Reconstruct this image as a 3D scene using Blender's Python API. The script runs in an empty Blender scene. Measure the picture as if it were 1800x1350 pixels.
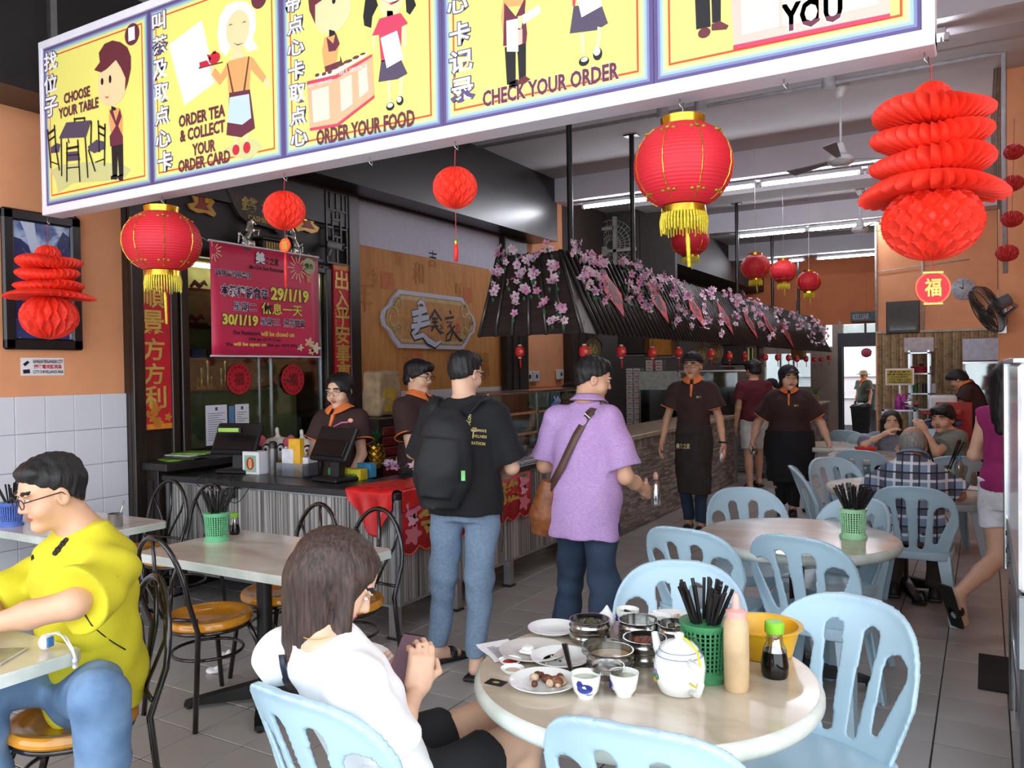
import bpy,math,random
import numpy as np
from mathutils import Vector,Matrix
try:
 import openvdb
except ImportError:
 import pyopenvdb as openvdb
C=bpy.context.scene.collection
sc=bpy.context.scene
random.seed(7)
rs=np.random.RandomState(5)
sin,cos,pi,rad=math.sin,math.cos,math.pi,math.radians
#camera
F,CAMH=1422.0,1.62
def _n(v):v=np.array(v,float);return v/np.linalg.norm(v)
_Y=_n((832,35,-F));_X=np.array((2436,13,F),float);_X=_n(_X-_Y*_X.dot(_Y));_Z=np.cross(_X,_Y)
RC=np.array([_X,_Y,_Z])
CAM=np.array((0,0,CAMH))
cd=bpy.data.cameras.new('camera');cam=bpy.data.objects.new('camera',cd);C.objects.link(cam)
cd.sensor_width=36;cd.lens=F/1800*36;cd.clip_start=.05;cd.clip_end=200
m4=Matrix([list(RC[i])+[CAM[i]]for i in range(3)]+[[0,0,0,1]])
cam.matrix_world=m4
sc.camera=cam
#world, light, exposure
sc.view_settings.view_transform='Standard';sc.view_settings.look='None'
sc.view_settings.gamma=1;sc.view_settings.use_curve_mapping=False
sc.view_settings.exposure=0.0
sc.cycles.use_denoising=True
sc.cycles.max_bounces=7;sc.cycles.diffuse_bounces=4;sc.cycles.glossy_bounces=3
sc.cycles.transmission_bounces=4;sc.cycles.transparent_max_bounces=8
sc.cycles.caustics_reflective=False;sc.cycles.caustics_refractive=False
sc.cycles.sample_clamp_indirect=6
w=bpy.data.worlds.new('sky');sc.world=w;w.use_nodes=True
nt=w.node_tree;bg=nt.nodes['Background']
bg.inputs['Color'].default_value=(.86,.93,1,1);bg.inputs['Strength'].default_value=3.9
def _ray(u,v):return RC@_n((u-900,-(v-675),-F))
def onZ(u,v,h=0.):d=_ray(u,v);return CAM+d*((h-CAMH)/d[2])
def onY(u,v,y):d=_ray(u,v);return CAM+d*(y/d[1])
def onX(u,v,x):d=_ray(u,v);return CAM+d*(x/d[0])
#materials
def lin(h):
 if not isinstance(h,str):return tuple(h)
 c=[int(h[i:i+2],16)/255 for i in(0,2,4)]
 return tuple(x/12.92 if x<=.04045 else((x+.055)/1.055)**2.4 for x in c)
_mats={}
def M(name,col='808080',rough=.5,metal=0.,var=.10,scale=14,bump=0.,bscale=60,emit=0,spec=.5,stretch=(1,1,1),col2=None,trans=0,sss=0,coat=0):
 """procedural material: noise-mottled principled"""
 if name in _mats:return _mats[name]
 m=bpy.data.materials.new(name);m.use_nodes=True;N=m.node_tree.nodes;L=m.node_tree.links
 b=N['Principled BSDF'];c=lin(col)
 tc=N.new('ShaderNodeTexCoord');mp=N.new('ShaderNodeMapping');mp.inputs['Scale'].default_value=stretch
 L.new(tc.outputs['Object'],mp.inputs['Vector'])
 nz=N.new('ShaderNodeTexNoise');nz.inputs['Scale'].default_value=scale;nz.inputs['Detail'].default_value=3
 L.new(mp.outputs['Vector'],nz.inputs['Vector'])
 rp=N.new('ShaderNodeValToRGB');L.new(nz.outputs['Fac'],rp.inputs['Fac'])
 d=lin(col2)if col2 else tuple(x*(1-var*2.2)for x in c)
 u=c if col2 else tuple(min(1,x*(1+var))for x in c)
 rp.color_ramp.elements[0].position=.3;rp.color_ramp.elements[0].color=(*d,1)
 rp.color_ramp.elements[1].position=.7;rp.color_ramp.elements[1].color=(*u,1)
 L.new(rp.outputs['Color'],b.inputs['Base Color'])
 b.inputs['Roughness'].default_value=rough;b.inputs['Metallic'].default_value=metal
 b.inputs['Specular IOR Level'].default_value=spec
 if trans:b.inputs['Transmission Weight'].default_value=trans
 if coat:b.inputs['Coat Weight'].default_value=coat;b.inputs['Coat Roughness'].default_value=.08
 if emit:b.inputs['Emission Color'].default_value=(*c,1);b.inputs['Emission Strength'].default_value=emit
 if bump:
  n2=N.new('ShaderNodeTexNoise');n2.inputs['Scale'].default_value=bscale;n2.inputs['Detail'].default_value=4
  L.new(mp.outputs['Vector'],n2.inputs['Vector'])
  bp=N.new('ShaderNodeBump');bp.inputs['Strength'].default_value=bump;bp.inputs['Distance'].default_value=.01
  L.new(n2.outputs['Fac'],bp.inputs['Height']);L.new(bp.outputs['Normal'],b.inputs['Normal'])
 _mats[name]=m;return m
def ramp_mat(name,cols,scale=(1,1,1),nscale=1.,detail=8,rough=.4,distort=0.,coord='Object',coat=0,tex='noise',bump=0,interp='LINEAR',nrough=.5):
 m=bpy.data.materials.new(name);m.use_nodes=True;N=m.node_tree.nodes;L=m.node_tree.links
 b=N['Principled BSDF'];tc=N.new('ShaderNodeTexCoord');mp=N.new('ShaderNodeMapping');mp.inputs['Scale'].default_value=scale
 L.new(tc.outputs[coord],mp.inputs['Vector'])
 t=N.new('ShaderNodeTexNoise');t.inputs['Scale'].default_value=nscale;t.inputs['Detail'].default_value=detail;t.inputs['Distortion'].default_value=distort
 t.inputs['Roughness'].default_value=nrough
 L.new(mp.outputs['Vector'],t.inputs['Vector'])
 rp=N.new('ShaderNodeValToRGB');L.new(t.outputs['Fac'],rp.inputs['Fac']);cr=rp.color_ramp;cr.interpolation=interp
 while len(cr.elements)<len(cols):cr.elements.new(.5)
 for e,(p,c)in zip(cr.elements,cols):e.position=p;e.color=(*lin(c),1)
 L.new(rp.outputs['Color'],b.inputs['Base Color']);b.inputs['Roughness'].default_value=rough
 if coat:b.inputs['Coat Weight'].default_value=coat;b.inputs['Coat Roughness'].default_value=.06
 if bump:
  bp=N.new('ShaderNodeBump');bp.inputs['Strength'].default_value=bump;bp.inputs['Distance'].default_value=.01
  L.new(t.outputs['Fac'],bp.inputs['Height']);L.new(bp.outputs['Normal'],b.inputs['Normal'])
 return m
def pane_mat(name,tint='e8f0ee',fac=.16,rough=.04):
 m=bpy.data.materials.new(name);m.use_nodes=True;N=m.node_tree.nodes;L=m.node_tree.links
 N.remove(N['Principled BSDF']);o=N['Material Output']
 t=N.new('ShaderNodeBsdfTransparent');t.inputs[0].default_value=(*lin(tint),1)
 g=N.new('ShaderNodeBsdfGlossy');g.inputs['Roughness'].default_value=rough
 nz=N.new('ShaderNodeTexNoise');nz.inputs['Scale'].default_value=3
 mr=N.new('ShaderNodeMapRange');mr.inputs['To Min'].default_value=fac*.8;mr.inputs['To Max'].default_value=fac*1.2
 L.new(nz.outputs['Fac'],mr.inputs['Value'])
 mx=N.new('ShaderNodeMixShader');L.new(mr.outputs['Result'],mx.inputs[0]);L.new(t.outputs[0],mx.inputs[1]);L.new(g.outputs[0],mx.inputs[2])
 L.new(mx.outputs[0],o.inputs['Surface']);return m
#mesh building
class MB:
 def __init__(s):s.v=[];s.f=[];s.m=[]
 def add(s,vs,fs,mi=0):
  o=len(s.v);s.v+=[tuple(map(float,p))for p in vs];s.f+=[tuple(i+o for i in f)for f in fs];s.m+=[mi]*len(fs);return s
 def box(s,lo,hi,mi=0,ch=0.):
  lo=[min(a,b)for a,b in zip(lo,hi)],[max(a,b)for a,b in zip(lo,hi)];lo,hi=lo
  if not ch:
   v=[(x,y,z)for z in(lo[2],hi[2])for y in(lo[1],hi[1])for x in(lo[0],hi[0])]
   return s.add(v,[(0,2,3,1),(4,5,7,6),(0,1,5,4),(2,6,7,3),(0,4,6,2),(1,3,7,5)],mi)
  c=[(a+b)/2 for a,b in zip(lo,hi)];h=[(b-a)/2 for a,b in zip(lo,hi)];ch=min(ch,*[x*.9 for x in h]);v=[];idx={}
  for sx in(-1,1):
   for sy in(-1,1):
    for sz in(-1,1):
     for k in range(3):
      p=[sx*h[0],sy*h[1],sz*h[2]];g=[sx,sy,sz]
      for j in range(3):
       if j!=k:p[j]-=g[j]*ch
      idx[(sx,sy,sz,k)]=len(v);v.append([c[j]+p[j]for j in range(3)])
  fs=[]
  for k in range(3):
   a,b=(k+1)%3,(k+2)%3
   for sg in(-1,1):
    q=[]
    for(p,r)in((-1,-1),(1,-1),(1,1),(-1,1)):
     g=[0,0,0];g[k]=sg;g[a]=p;g[b]=r;q.append(idx[(*g,k)])
    fs.append(q if sg>0 else q[::-1])
  for k in range(3):
   a,b=(k+1)%3,(k+2)%3
   for p in(-1,1):
    for r in(-1,1):
     g1=[0]*3;g1[a]=p;g1[b]=r;g2=g1[:];g1[k]=-1;g2[k]=1
     q=[idx[(*g1,a)],idx[(*g2,a)],idx[(*g2,b)],idx[(*g1,b)]];fs.append(q if p*r<0 else q[::-1])
  for sx in(-1,1):
   for sy in(-1,1):
    for sz in(-1,1):
     q=[idx[(sx,sy,sz,k)]for k in range(3)];fs.append(q if sx*sy*sz>0 else q[::-1])
  return s.add(v,fs,mi)
 def bar(s,a,b,w,h,up=(0,0,1),mi=0):
  a=Vector(a);b=Vector(b);d=(b-a).normalized();u=Vector(up);r=d.cross(u)
  if r.length<1e-4:r=d.cross(Vector((1,0,0)))
  r.normalize();u=r.cross(d);r*=w/2;u*=h/2
  v=[p+q for p in(a,b)for q in(-r-u,r-u,r+u,-r+u)]
  return s.add(v,[(3,2,1,0),(4,5,6,7),(0,1,5,4),(1,2,6,5),(2,3,7,6),(3,0,4,7)],mi)
 def tube(s,pts,r,n=8,closed=False,mi=0,flat=1.):
  P=[Vector(p)for p in pts];k=len(P);R=r if hasattr(r,'__len__')else[r]*k;vs=[];fs=[];pu=None
  for i in range(k):
   a=P[i-1]if(i or closed)else P[i];b=P[(i+1)%k]if(i<k-1 or closed)else P[i];d=(b-a).normalized()
   if pu is None:pu=Vector((0,0,1))if abs(d.z)<.9 else Vector((1,0,0))
   x=d.cross(pu)
   if x.length<1e-5:x=d.orthogonal()
   x.normalize();y=x.cross(d).normalized();pu=y
   for j in range(n):
    t=2*pi*j/n;vs.append(P[i]+x*(R[i]*cos(t))+y*(R[i]*flat*sin(t)))
  for i in range(k if closed else k-1):
   for j in range(n):
    a=i*n+j;b=i*n+(j+1)%n;c=((i+1)%k)*n;fs.append((a,b,c+(j+1)%n,c+j))
  if not closed:fs+=[tuple(range(n))[::-1],tuple((k-1)*n+j for j in range(n))]
  return s.add(vs,fs,mi)
 def lathe(s,prof,n=24,c=(0,0,0),mi=0,ax=None,close=True,fn=None):
  """prof [(r,z)], around z through c; ax = 3x3 matrix of a tilted frame"""
  vs=[];fs=[];k=len(prof)
  for i,(r,z)in enumerate(prof):
   for j in range(n):
    t=2*pi*j/n;q=fn(r,z,t)if fn else(r*cos(t),r*sin(t),z)
    if ax is not None:q=ax@Vector(q)
    vs.append((q[0]+c[0],q[1]+c[1],q[2]+c[2]))
  for i in range(k-1):
   for j in range(n):
    a=i*n+j;b=i*n+(j+1)%n;fs.append((a,b,b+n,a+n))
  if close:
   if prof[0][0]>1e-5:fs.append(tuple(range(n))[::-1])
   if prof[-1][0]>1e-5:fs.append(tuple((k-1)*n+j for j in range(n)))
  return s.add(vs,fs,mi)
 def cyl(s,a,b,r,r2=None,n=12,mi=0):return s.tube([a,b],[r,r if r2 is None else r2],n,mi=mi)
 def ball(s,c,r,n=12,m=8,mi=0,rot=None):
  if not hasattr(r,'__len__'):r=(r,r,r)
  prof=[(sin(pi*i/m),-cos(pi*i/m))for i in range(m+1)];vs=[]
  o=len(s.v);s.lathe(prof,n,mi=mi,close=False)
  for i in range(o,len(s.v)):
   p=Vector((s.v[i][0]*r[0],s.v[i][1]*r[1],s.v[i][2]*r[2]))
   if rot is not None:p=rot@p
   s.v[i]=(p[0]+c[0],p[1]+c[1],p[2]+c[2])
  return s
 def prism(s,poly,fr,w0,w1,mi=0):
  """poly in 2D, fr(u,v,w) -> point"""
  k=len(poly);v=[fr(a,b,w0)for a,b in poly]+[fr(a,b,w1)for a,b in poly]
  return s.add(v,[tuple(range(k))[::-1],tuple(range(k,2*k))]+[(i,(i+1)%k,(i+1)%k+k,i+k)for i in range(k)],mi)
 def sheet(s,fn,nu,nv,mi=0,closed=False):
  vs=[fn(i/nu,j/nv)for j in range(nv+1)for i in range(nu+(0 if closed else 1))];W=nu if closed else nu+1
  return s.add(vs,[(j*W+i,j*W+(i+1)%W,(j+1)*W+(i+1)%W,(j+1)*W+i)for j in range(nv)for i in range(nu)],mi)
 def mesh(s,name,mats,smooth=0):
  me=bpy.data.meshes.new(name);me.from_pydata(s.v,[],s.f)
  for m in(mats if isinstance(mats,(list,tuple))else[mats]):me.materials.append(m)
  if any(s.m):me.polygons.foreach_set('material_index',s.m)
  if smooth:me.shade_smooth()if smooth is True else me.shade_auto(smooth)if hasattr(me,'shade_auto')else sm_angle(me,smooth)
  me.update();return me
 def obj(s,name,mats,parent=None,smooth=0,solid=0):
  o=bpy.data.objects.new(name,s.mesh(name,mats,smooth));C.objects.link(o)
  if parent is not None:o.parent=parent
  if solid:md=o.modifiers.new('s','SOLIDIFY');md.thickness=solid;md.offset=0
  return o
def sm_angle(me,ang):
 me.shade_smooth()
 if hasattr(me,'set_sharp_from_angle'):me.set_sharp_from_angle(angle=rad(ang))
def tag(o,label,cat,group=None,kind=None):
 o['label']=label;o['category']=cat
 if group:o['group']=group
 if kind:o['kind']=kind
 return o
def thing(name,label,cat,loc=(0,0,0),rz=0.,group=None):
 o=bpy.data.objects.new(name,None);C.objects.link(o);o.location=tuple(map(float,loc));o.rotation_euler=(0,0,rz);o.empty_display_size=.1
 return tag(o,label,cat,group)
def struct(o):o['kind']='structure';return o
def inst(src,parent,loc=(0,0,0),rot=(0,0,0),sc_=(1,1,1),name=None):
 c=src.copy();C.objects.link(c);c.parent=parent;c.location=tuple(map(float,loc));c.rotation_euler=rot;c.scale=sc_
 return c
def dup(root,loc,rz,label,group=None,scale=None):
 r=root.copy();C.objects.link(r);r.location=tuple(map(float,loc));r.rotation_euler=(0,0,rz);r['label']=label
 if group:r['group']=group
 if scale:r.scale=(scale,)*3 if not hasattr(scale,'__len__')else scale
 for ch in list(root.children):
  c=ch.copy();C.objects.link(c);c.parent=r
  for g in list(ch.children):
   d=g.copy();C.objects.link(d);d.parent=c
 return r
def children_pre(o):return list(o.children)
def frame(o,r,u):
 o=Vector(o);r=Vector(r).normalized();u=Vector(u).normalized();n=r.cross(u)
 return lambda a,b,w=0:o+r*a+u*b+n*w
_font={}
def glyph(txt,bold=0.):
 k=(txt,bold)
 if k in _font:return _font[k]
 cu=bpy.data.curves.new('t','FONT');cu.body=txt;cu.resolution_u=2;cu.offset=bold;cu.fill_mode='FRONT';cu.extrude=0
 ob=bpy.data.objects.new('t',cu);C.objects.link(ob)
 dg=bpy.context.evaluated_depsgraph_get();me=bpy.data.meshes.new_from_object(ob.evaluated_get(dg))
 v=[(p.co.x,p.co.y)for p in me.vertices];f=[tuple(p.vertices)for p in me.polygons]
 bpy.data.objects.remove(ob);bpy.data.curves.remove(cu);bpy.data.meshes.remove(me)
 _font[k]=(v,f);return v,f
def write(mb,txt,fr,cx,cy,w,h,lift=.002,bold=.0,mi=0,slant=0.,box=None):
 """txt fitted to a w x h rectangle centred at (cx,cy) of the plane frame"""
 v,f=glyph(txt,bold)
 if not v:return mb
 v0=glyph(txt,box if box is not None else 0)[0]
 x0=min(p[0]for p in v0);x1=max(p[0]for p in v0);y0=min(p[1]for p in v0);y1=max(p[1]for p in v0)
 sy=h/max(1e-6,y1-y0)if h else w/max(1e-6,x1-x0);sx=w/max(1e-6,x1-x0)if w else sy
 if txt in '一-' and h:sy=sx
 return mb.add([fr(cx+(a-(x0+x1)/2)*sx+slant*(b-(y0+y1)/2)*sy,cy+(b-(y0+y1)/2)*sy,lift)for a,b in v],f,mi)
#signed distance shapes (people, moulded chairs, soft things)
f4=np.float32
class SDF:
 def __init__(s,vox):s.vox=vox;s.ops=[];s.post=[]
 def add(s,fn,lo,hi,k=.0,mode='u'):s.ops.append((fn,np.array(lo,float),np.array(hi,float),k,mode));return s
 def cone(s,a,b,ra,rb=None,k=.015,mode='u'):
  a=np.array(a,float);b=np.array(b,float);rb=ra if rb is None else rb;ba=b-a;L2=max(1e-9,ba.dot(ba))
  def fn(x,y,z):
   px,py,pz=x-f4(a[0]),y-f4(a[1]),z-f4(a[2])
   t=np.clip((px*f4(ba[0])+py*f4(ba[1])+pz*f4(ba[2]))/f4(L2),0,1)
   return np.sqrt((px-t*f4(ba[0]))**2+(py-t*f4(ba[1]))**2+(pz-t*f4(ba[2]))**2)-(f4(ra)+t*f4(rb-ra))
  R=max(ra,rb);return s.add(fn,np.minimum(a,b)-R,np.maximum(a,b)+R,k,mode)
 def ell(s,c,r,k=.015,rot=None,mode='u'):
  c=np.array(c,float);r=np.array(r if hasattr(r,'__len__')else(r,)*3,float);Q=np.eye(3)if rot is None else np.array(rot,float)
  def fn(x,y,z):
   p=(x-f4(c[0]),y-f4(c[1]),z-f4(c[2]))
   q=[p[0]*f4(Q[0,i])+p[1]*f4(Q[1,i])+p[2]*f4(Q[2,i])for i in range(3)]
   k0=np.sqrt(sum((q[i]/f4(r[i]))**2 for i in range(3)));k1=np.sqrt(sum((q[i]/f4(r[i]**2))**2 for i in range(3)))
   return k0*(k0-1)/np.maximum(k1,1e-6)
  R=(np.abs(Q)@r)if rot is not None else r
  return s.add(fn,c-R,c+R,k,mode)
 def rbox(s,c,h,rr=.01,k=.01,rot=None,mode='u'):
  c=np.array(c,float);h=np.array(h,float)-rr;Q=np.eye(3)if rot is None else np.array(rot,float)
  def fn(x,y,z):
   p=(x-f4(c[0]),y-f4(c[1]),z-f4(c[2]))
   q=[np.abs(p[0]*f4(Q[0,i])+p[1]*f4(Q[1,i])+p[2]*f4(Q[2,i]))-f4(h[i])for i in range(3)]
   return np.sqrt(sum(np.maximum(t,0)**2 for t in q))+np.minimum(np.maximum(q[0],np.maximum(q[1],q[2])),0)-f4(rr)
  R=np.abs(Q)@(h+rr);return s.add(fn,c-R,c+R,k,mode)
 def loft(s,a,b,right,st,e=0.,k=.02,cap=.0,mode='u'):
  """st: (t, rx, ry, oy) stations along a->b; rx along 'right', ry along the forward axis"""
  a=np.array(a,float);b=np.array(b,float);L=np.linalg.norm(b-a);ax=(b-a)/L;r=np.array(right,float);r=_n(r-ax*r.dot(ax));fw=np.cross(ax,r)
  T=np.array([q[0]for q in st]);RX=np.array([q[1]for q in st])+e;RY=np.array([q[2]for q in st])+e;OY=np.array([q[3]if len(q)>3 else 0 for q in st])
  tt=np.linspace(-.2,1.2,57);sm=np.array([.1,.2,.4,.2,.1])
  def smt(A):
   q=np.interp(tt,T,A);q=np.pad(q,2,'edge');return np.convolve(q,sm,'valid')
  RXs,RYs,OYs=smt(RX),smt(RY),smt(OY)
  def fn(x,y,z):
   px,py,pz=x-f4(a[0]),y-f4(a[1]),z-f4(a[2])
   h=px*f4(ax[0])+py*f4(ax[1])+pz*f4(ax[2]);t=np.clip(h/f4(L),0,1)
   rx=np.interp(t,tt,RXs).astype(f4);ry=np.interp(t,tt,RYs).astype(f4);oy=np.interp(t,tt,OYs).astype(f4)
   u=px*f4(r[0])+py*f4(r[1])+pz*f4(r[2]);v=px*f4(fw[0])+py*f4(fw[1])+pz*f4(fw[2])-oy
   k0=np.sqrt((u/rx)**2+(v/ry)**2);k1=np.sqrt((u/rx**2)**2+(v/ry**2)**2)
   d=k0*(k0-1)/np.maximum(k1,1e-4);g=np.maximum(-h,h-f4(L))-f4(cap)
   return np.maximum(d,g)
  R=max(RX.max(),RY.max())+abs(OY).max();return s.add(fn,np.minimum(a,b)-R-cap,np.maximum(a,b)+R+cap,k,mode)
 def cut(s,fn):s.post.append(fn);return s
 def plane(s,p,nrm,k=0):
  p=np.array(p,float);nrm=_n(nrm)
  return s.cut(lambda x,y,z,d:np.maximum(d,(x-f4(p[0]))*f4(nrm[0])+(y-f4(p[1]))*f4(nrm[1])+(z-f4(p[2]))*f4(nrm[2])))
 def fold(s,amp=.004,fr=(30,30,14),seed=0):
  a,b,c=fr
  return s.cut(lambda x,y,z,d:d+f4(amp)*np.sin(a*x+5*np.sin(7*z+seed)+seed)*np.sin(b*y+3*np.sin(9*z+2*seed))+f4(amp*.8)*np.sin(c*z+3*np.sin(8*x+seed)+3*np.sin(7*y+seed)))
 def bake(s,name,mats,midx=None,adapt=0.):
  vox=s.vox;U=[o for o in s.ops if o[4]=='u']
  lo=np.min([o[1]for o in U],0)-4*vox-.01;hi=np.max([o[2]for o in U],0)+4*vox+.01
  n=np.ceil((hi-lo)/vox).astype(int)+1;ax=[(lo[i]+vox*np.arange(n[i])).astype(f4)for i in range(3)]
  D=np.full(n,.05,f4)
  for fn,a,b,k,mode in s.ops:
   pad=k+3*vox+.012
   i0=np.clip(np.floor((a-pad-lo)/vox).astype(int),0,n-1);i1=np.clip(np.ceil((b+pad-lo)/vox).astype(int)+1,1,n)
   if(i1<=i0).any():continue
   sl=tuple(slice(i0[j],i1[j])for j in range(3))
   x=ax[0][sl[0]][:,None,None];y=ax[1][sl[1]][None,:,None];z=ax[2][sl[2]][None,None,:]
   d=fn(x,y,z);A=D[sl]
   if mode=='s':d=-d
   if mode=='u':
    if k>0:h=np.clip(.5+.5*(A-d)/k,0,1);D[sl]=A+(d-A)*h-k*h*(1-h)
    else:D[sl]=np.minimum(A,d)
   else:
    if k>0:h=np.clip(.5-.5*(A-d)/k,0,1);D[sl]=A+(d-A)*h+k*h*(1-h)
    else:D[sl]=np.maximum(A,d)
  x=ax[0][:,None,None];y=ax[1][None,:,None];z=ax[2][None,None,:]
  for fn in s.post:D=fn(x,y,z,D)
  D=np.clip(D,-.05,.05).astype(f4)
  D[0]=D[-1]=.05;D[:,0]=D[:,-1]=.05;D[:,:,0]=D[:,:,-1]=.05
  g=openvdb.FloatGrid(.05);g.copyFromArray(D);g.transform=openvdb.createLinearTransform(voxelSize=1.0)
  if adapt:P,T,Q=g.convertToPolygons(0.0,adapt)
  else:P,Q=g.convertToQuads(0.0);T=np.zeros((0,3),int)
  P=P.astype(np.float64)*vox+lo;nq,ntr=len(Q),len(T)
  me=bpy.data.meshes.new(name);me.vertices.add(len(P));me.vertices.foreach_set('co',P.ravel().astype(f4))
  Q=np.array(Q);T=np.array(T)
  me.loops.add(nq*4+ntr*3);me.loops.foreach_set('vertex_index',np.concatenate([Q.ravel(),T.ravel()]).astype(np.int32))
  me.polygons.add(nq+ntr);me.polygons.foreach_set('loop_start',np.concatenate([np.arange(nq)*4,nq*4+np.arange(ntr)*3]).astype(np.int32))
  me.update(calc_edges=True)
  for m in(mats if isinstance(mats,(list,tuple))else[mats]):me.materials.append(m)
  if midx is not None:
   cen=np.concatenate([P[Q].mean(1),P[T].mean(1)]if ntr else[P[Q].mean(1)])
   me.polygons.foreach_set('material_index',midx(cen).astype(np.int32))
  me.shade_smooth();me.update();return me
 def obj(s,name,mats,parent=None,midx=None,adapt=0.):
  o=bpy.data.objects.new(name,s.bake(name,mats,midx,adapt));C.objects.link(o)
  if parent is not None:o.parent=parent
  return o
#people
SK=M('skin','d9a888',.5,var=.05,scale=9,sss=.1);SKd=M('skin_tan','b5805f',.5,var=.05,scale=9)
LIP=M('lip','b0675c',.45);BROW=M('brow','1c1614',.8);EYEW=M('eye_white','e9e4dc',.25);EYEB=M('iris','120c0a',.15)
def hairmat(name,c,c2):
 return ramp_mat(name,[(.35,c),(.65,c2)],(60,60,5),2.5,4,.55,bump=.35)
HB=hairmat('hair_black','070607','171416');HBR=hairmat('hair_brown','1f1310','4a332b');HG=hairmat('hair_grey','6f6a66','a09a94')
def rotm(yaw=0,pitch=0,roll=0):
 """head frame columns right, forward, up; yaw + turns to the left, pitch + looks down"""
 return np.array(Matrix.Rotation(rad(yaw),3,'Z')@Matrix.Rotation(rad(-pitch),3,'X')@Matrix.Rotation(rad(roll),3,'Y'))
ST_M=[(0,.145,.105),(.18,.160,.115),(.42,.142,.102),(.68,.165,.112,.005),(.85,.160,.098),(.95,.085,.066),(1,.060,.055)]
ST_F=[(0,.150,.110),(.16,.165,.118),(.42,.122,.090),(.66,.140,.108,.012),(.84,.140,.088),(.95,.072,.058),(1,.050,.048)]
def stand(h=1.7,**kw):
 s=h/1.7;q=dict(pel=(0,0,.93),neck=(0,0,1.45),head=(0,.015,1.585),shl=(-.157,0,1.362),shr=(.157,0,1.362),ell=(-.212,-.01,1.09),elr=(.212,-.01,1.09),wrl=(-.228,.06,.86),wrr=(.228,.06,.86),hpl=(-.088,0,.89),hpr=(.088,0,.89),knl=(-.10,.01,.49),knr=(.10,.01,.49),anl=(-.11,-.02,.085),anr=(.11,-.02,.085))
 q={k:np.array(v,float)*s for k,v in q.items()}
 for k,v in kw.items():q[k]=np.array(v,float)
 return q
def sit(h=1.7,seat=.46,lean=.03,**kw):
 s=h/1.7;z0=seat+.09*s
 q=dict(pel=(0,0,z0),neck=(0,lean,z0+.52*s),head=(0,lean+.02,z0+.655*s),shl=(-.157*s,lean,z0+.432*s),shr=(.157*s,lean,z0+.432*s),ell=(-.25,lean+.08,z0+.2),elr=(.25,lean+.08,z0+.2),wrl=(-.18,lean+.3,z0+.2),wrr=(.18,lean+.3,z0+.2),hpl=(-.09,0,z0-.01),hpr=(.09,0,z0-.01),knl=(-.13,.42*s,z0+.0),knr=(.13,.42*s,z0+.0),anl=(-.13,.40*s,.085),anr=(.13,.40*s,.085))
 q={k:np.array(v,float)for k,v in q.items()}
 for k,v in kw.items():q[k]=np.array(v,float)
 return q
def flat_end(S,a,b,ra,rb,k=.02,start=False,grow=0):
 a=np.array(a,float);b=np.array(b,float);d=_n(b-a);ba=b-a;L2=ba.dot(ba)
 def fn(x,y,z):
  px,py,pz=x-f4(a[0]),y-f4(a[1]),z-f4(a[2]);h=px*f4(d[0])+py*f4(d[1])+pz*f4(d[2])
  t=np.clip(h/f4(math.sqrt(L2)),0,1)
  q=np.sqrt((px-t*f4(ba[0]))**2+(py-t*f4(ba[1]))**2+(pz-t*f4(ba[2]))**2)-(f4(ra)+t*f4(rb-ra))
  return np.maximum(q,h-f4(math.sqrt(L2)))
 R=max(ra,rb);return S.add(fn,np.minimum(a,b)-R,np.maximum(a,b)+R,k)
def hand(S,W,d,n,side,curl=.6,hs=1.,spread=0.):
 """W wrist, d along the hand, n out of the palm, side +1/-1 = thumb direction sign"""
 d=_n(d);n=np.array(n,float);n=_n(n-d*n.dot(d));s=np.cross(d,n)*side;W=np.array(W,float)
 R=np.stack([s,d,n],1)
 S.rbox(W+d*.048*hs,(.040*hs,.050*hs,.015*hs),.013*hs,.012,R)
 S.cone(W,W+d*.03*hs,.027*hs,.026*hs,.015)
 for i,(o,L,bx)in enumerate(((.030,.066,.088),(.010,.076,.095),(-.011,.070,.092),(-.031,.054,.084))):
  p=W+d*bx*hs+s*o*hs;a=0;dd=d+s*(o*6*spread)
  dd=_n(dd)
  for j,(fr,c)in enumerate(((.42,.55),(.32,.95),(.26,.7))):
   a+=curl*c*(1+.08*i);q=p+(dd*cos(a)+n*sin(a))*L*fr*hs
   S.cone(p,q,(.0092-.0008*j)*hs,(.0086-.0008*j)*hs,.004);p=q
 p=W+d*.025*hs+s*.032*hs;q=p+_n(d*.65+s*.75+n*.35)*.042*hs;r=q+_n(d*.85+s*(.25-.5*curl)+n*(.2+.6*curl))*.036*hs
 S.cone(p-s*.01*hs,q,.0145*hs,.0110*hs,.012);S.cone(q,r,.0110*hs,.0088*hs,.005)
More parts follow.
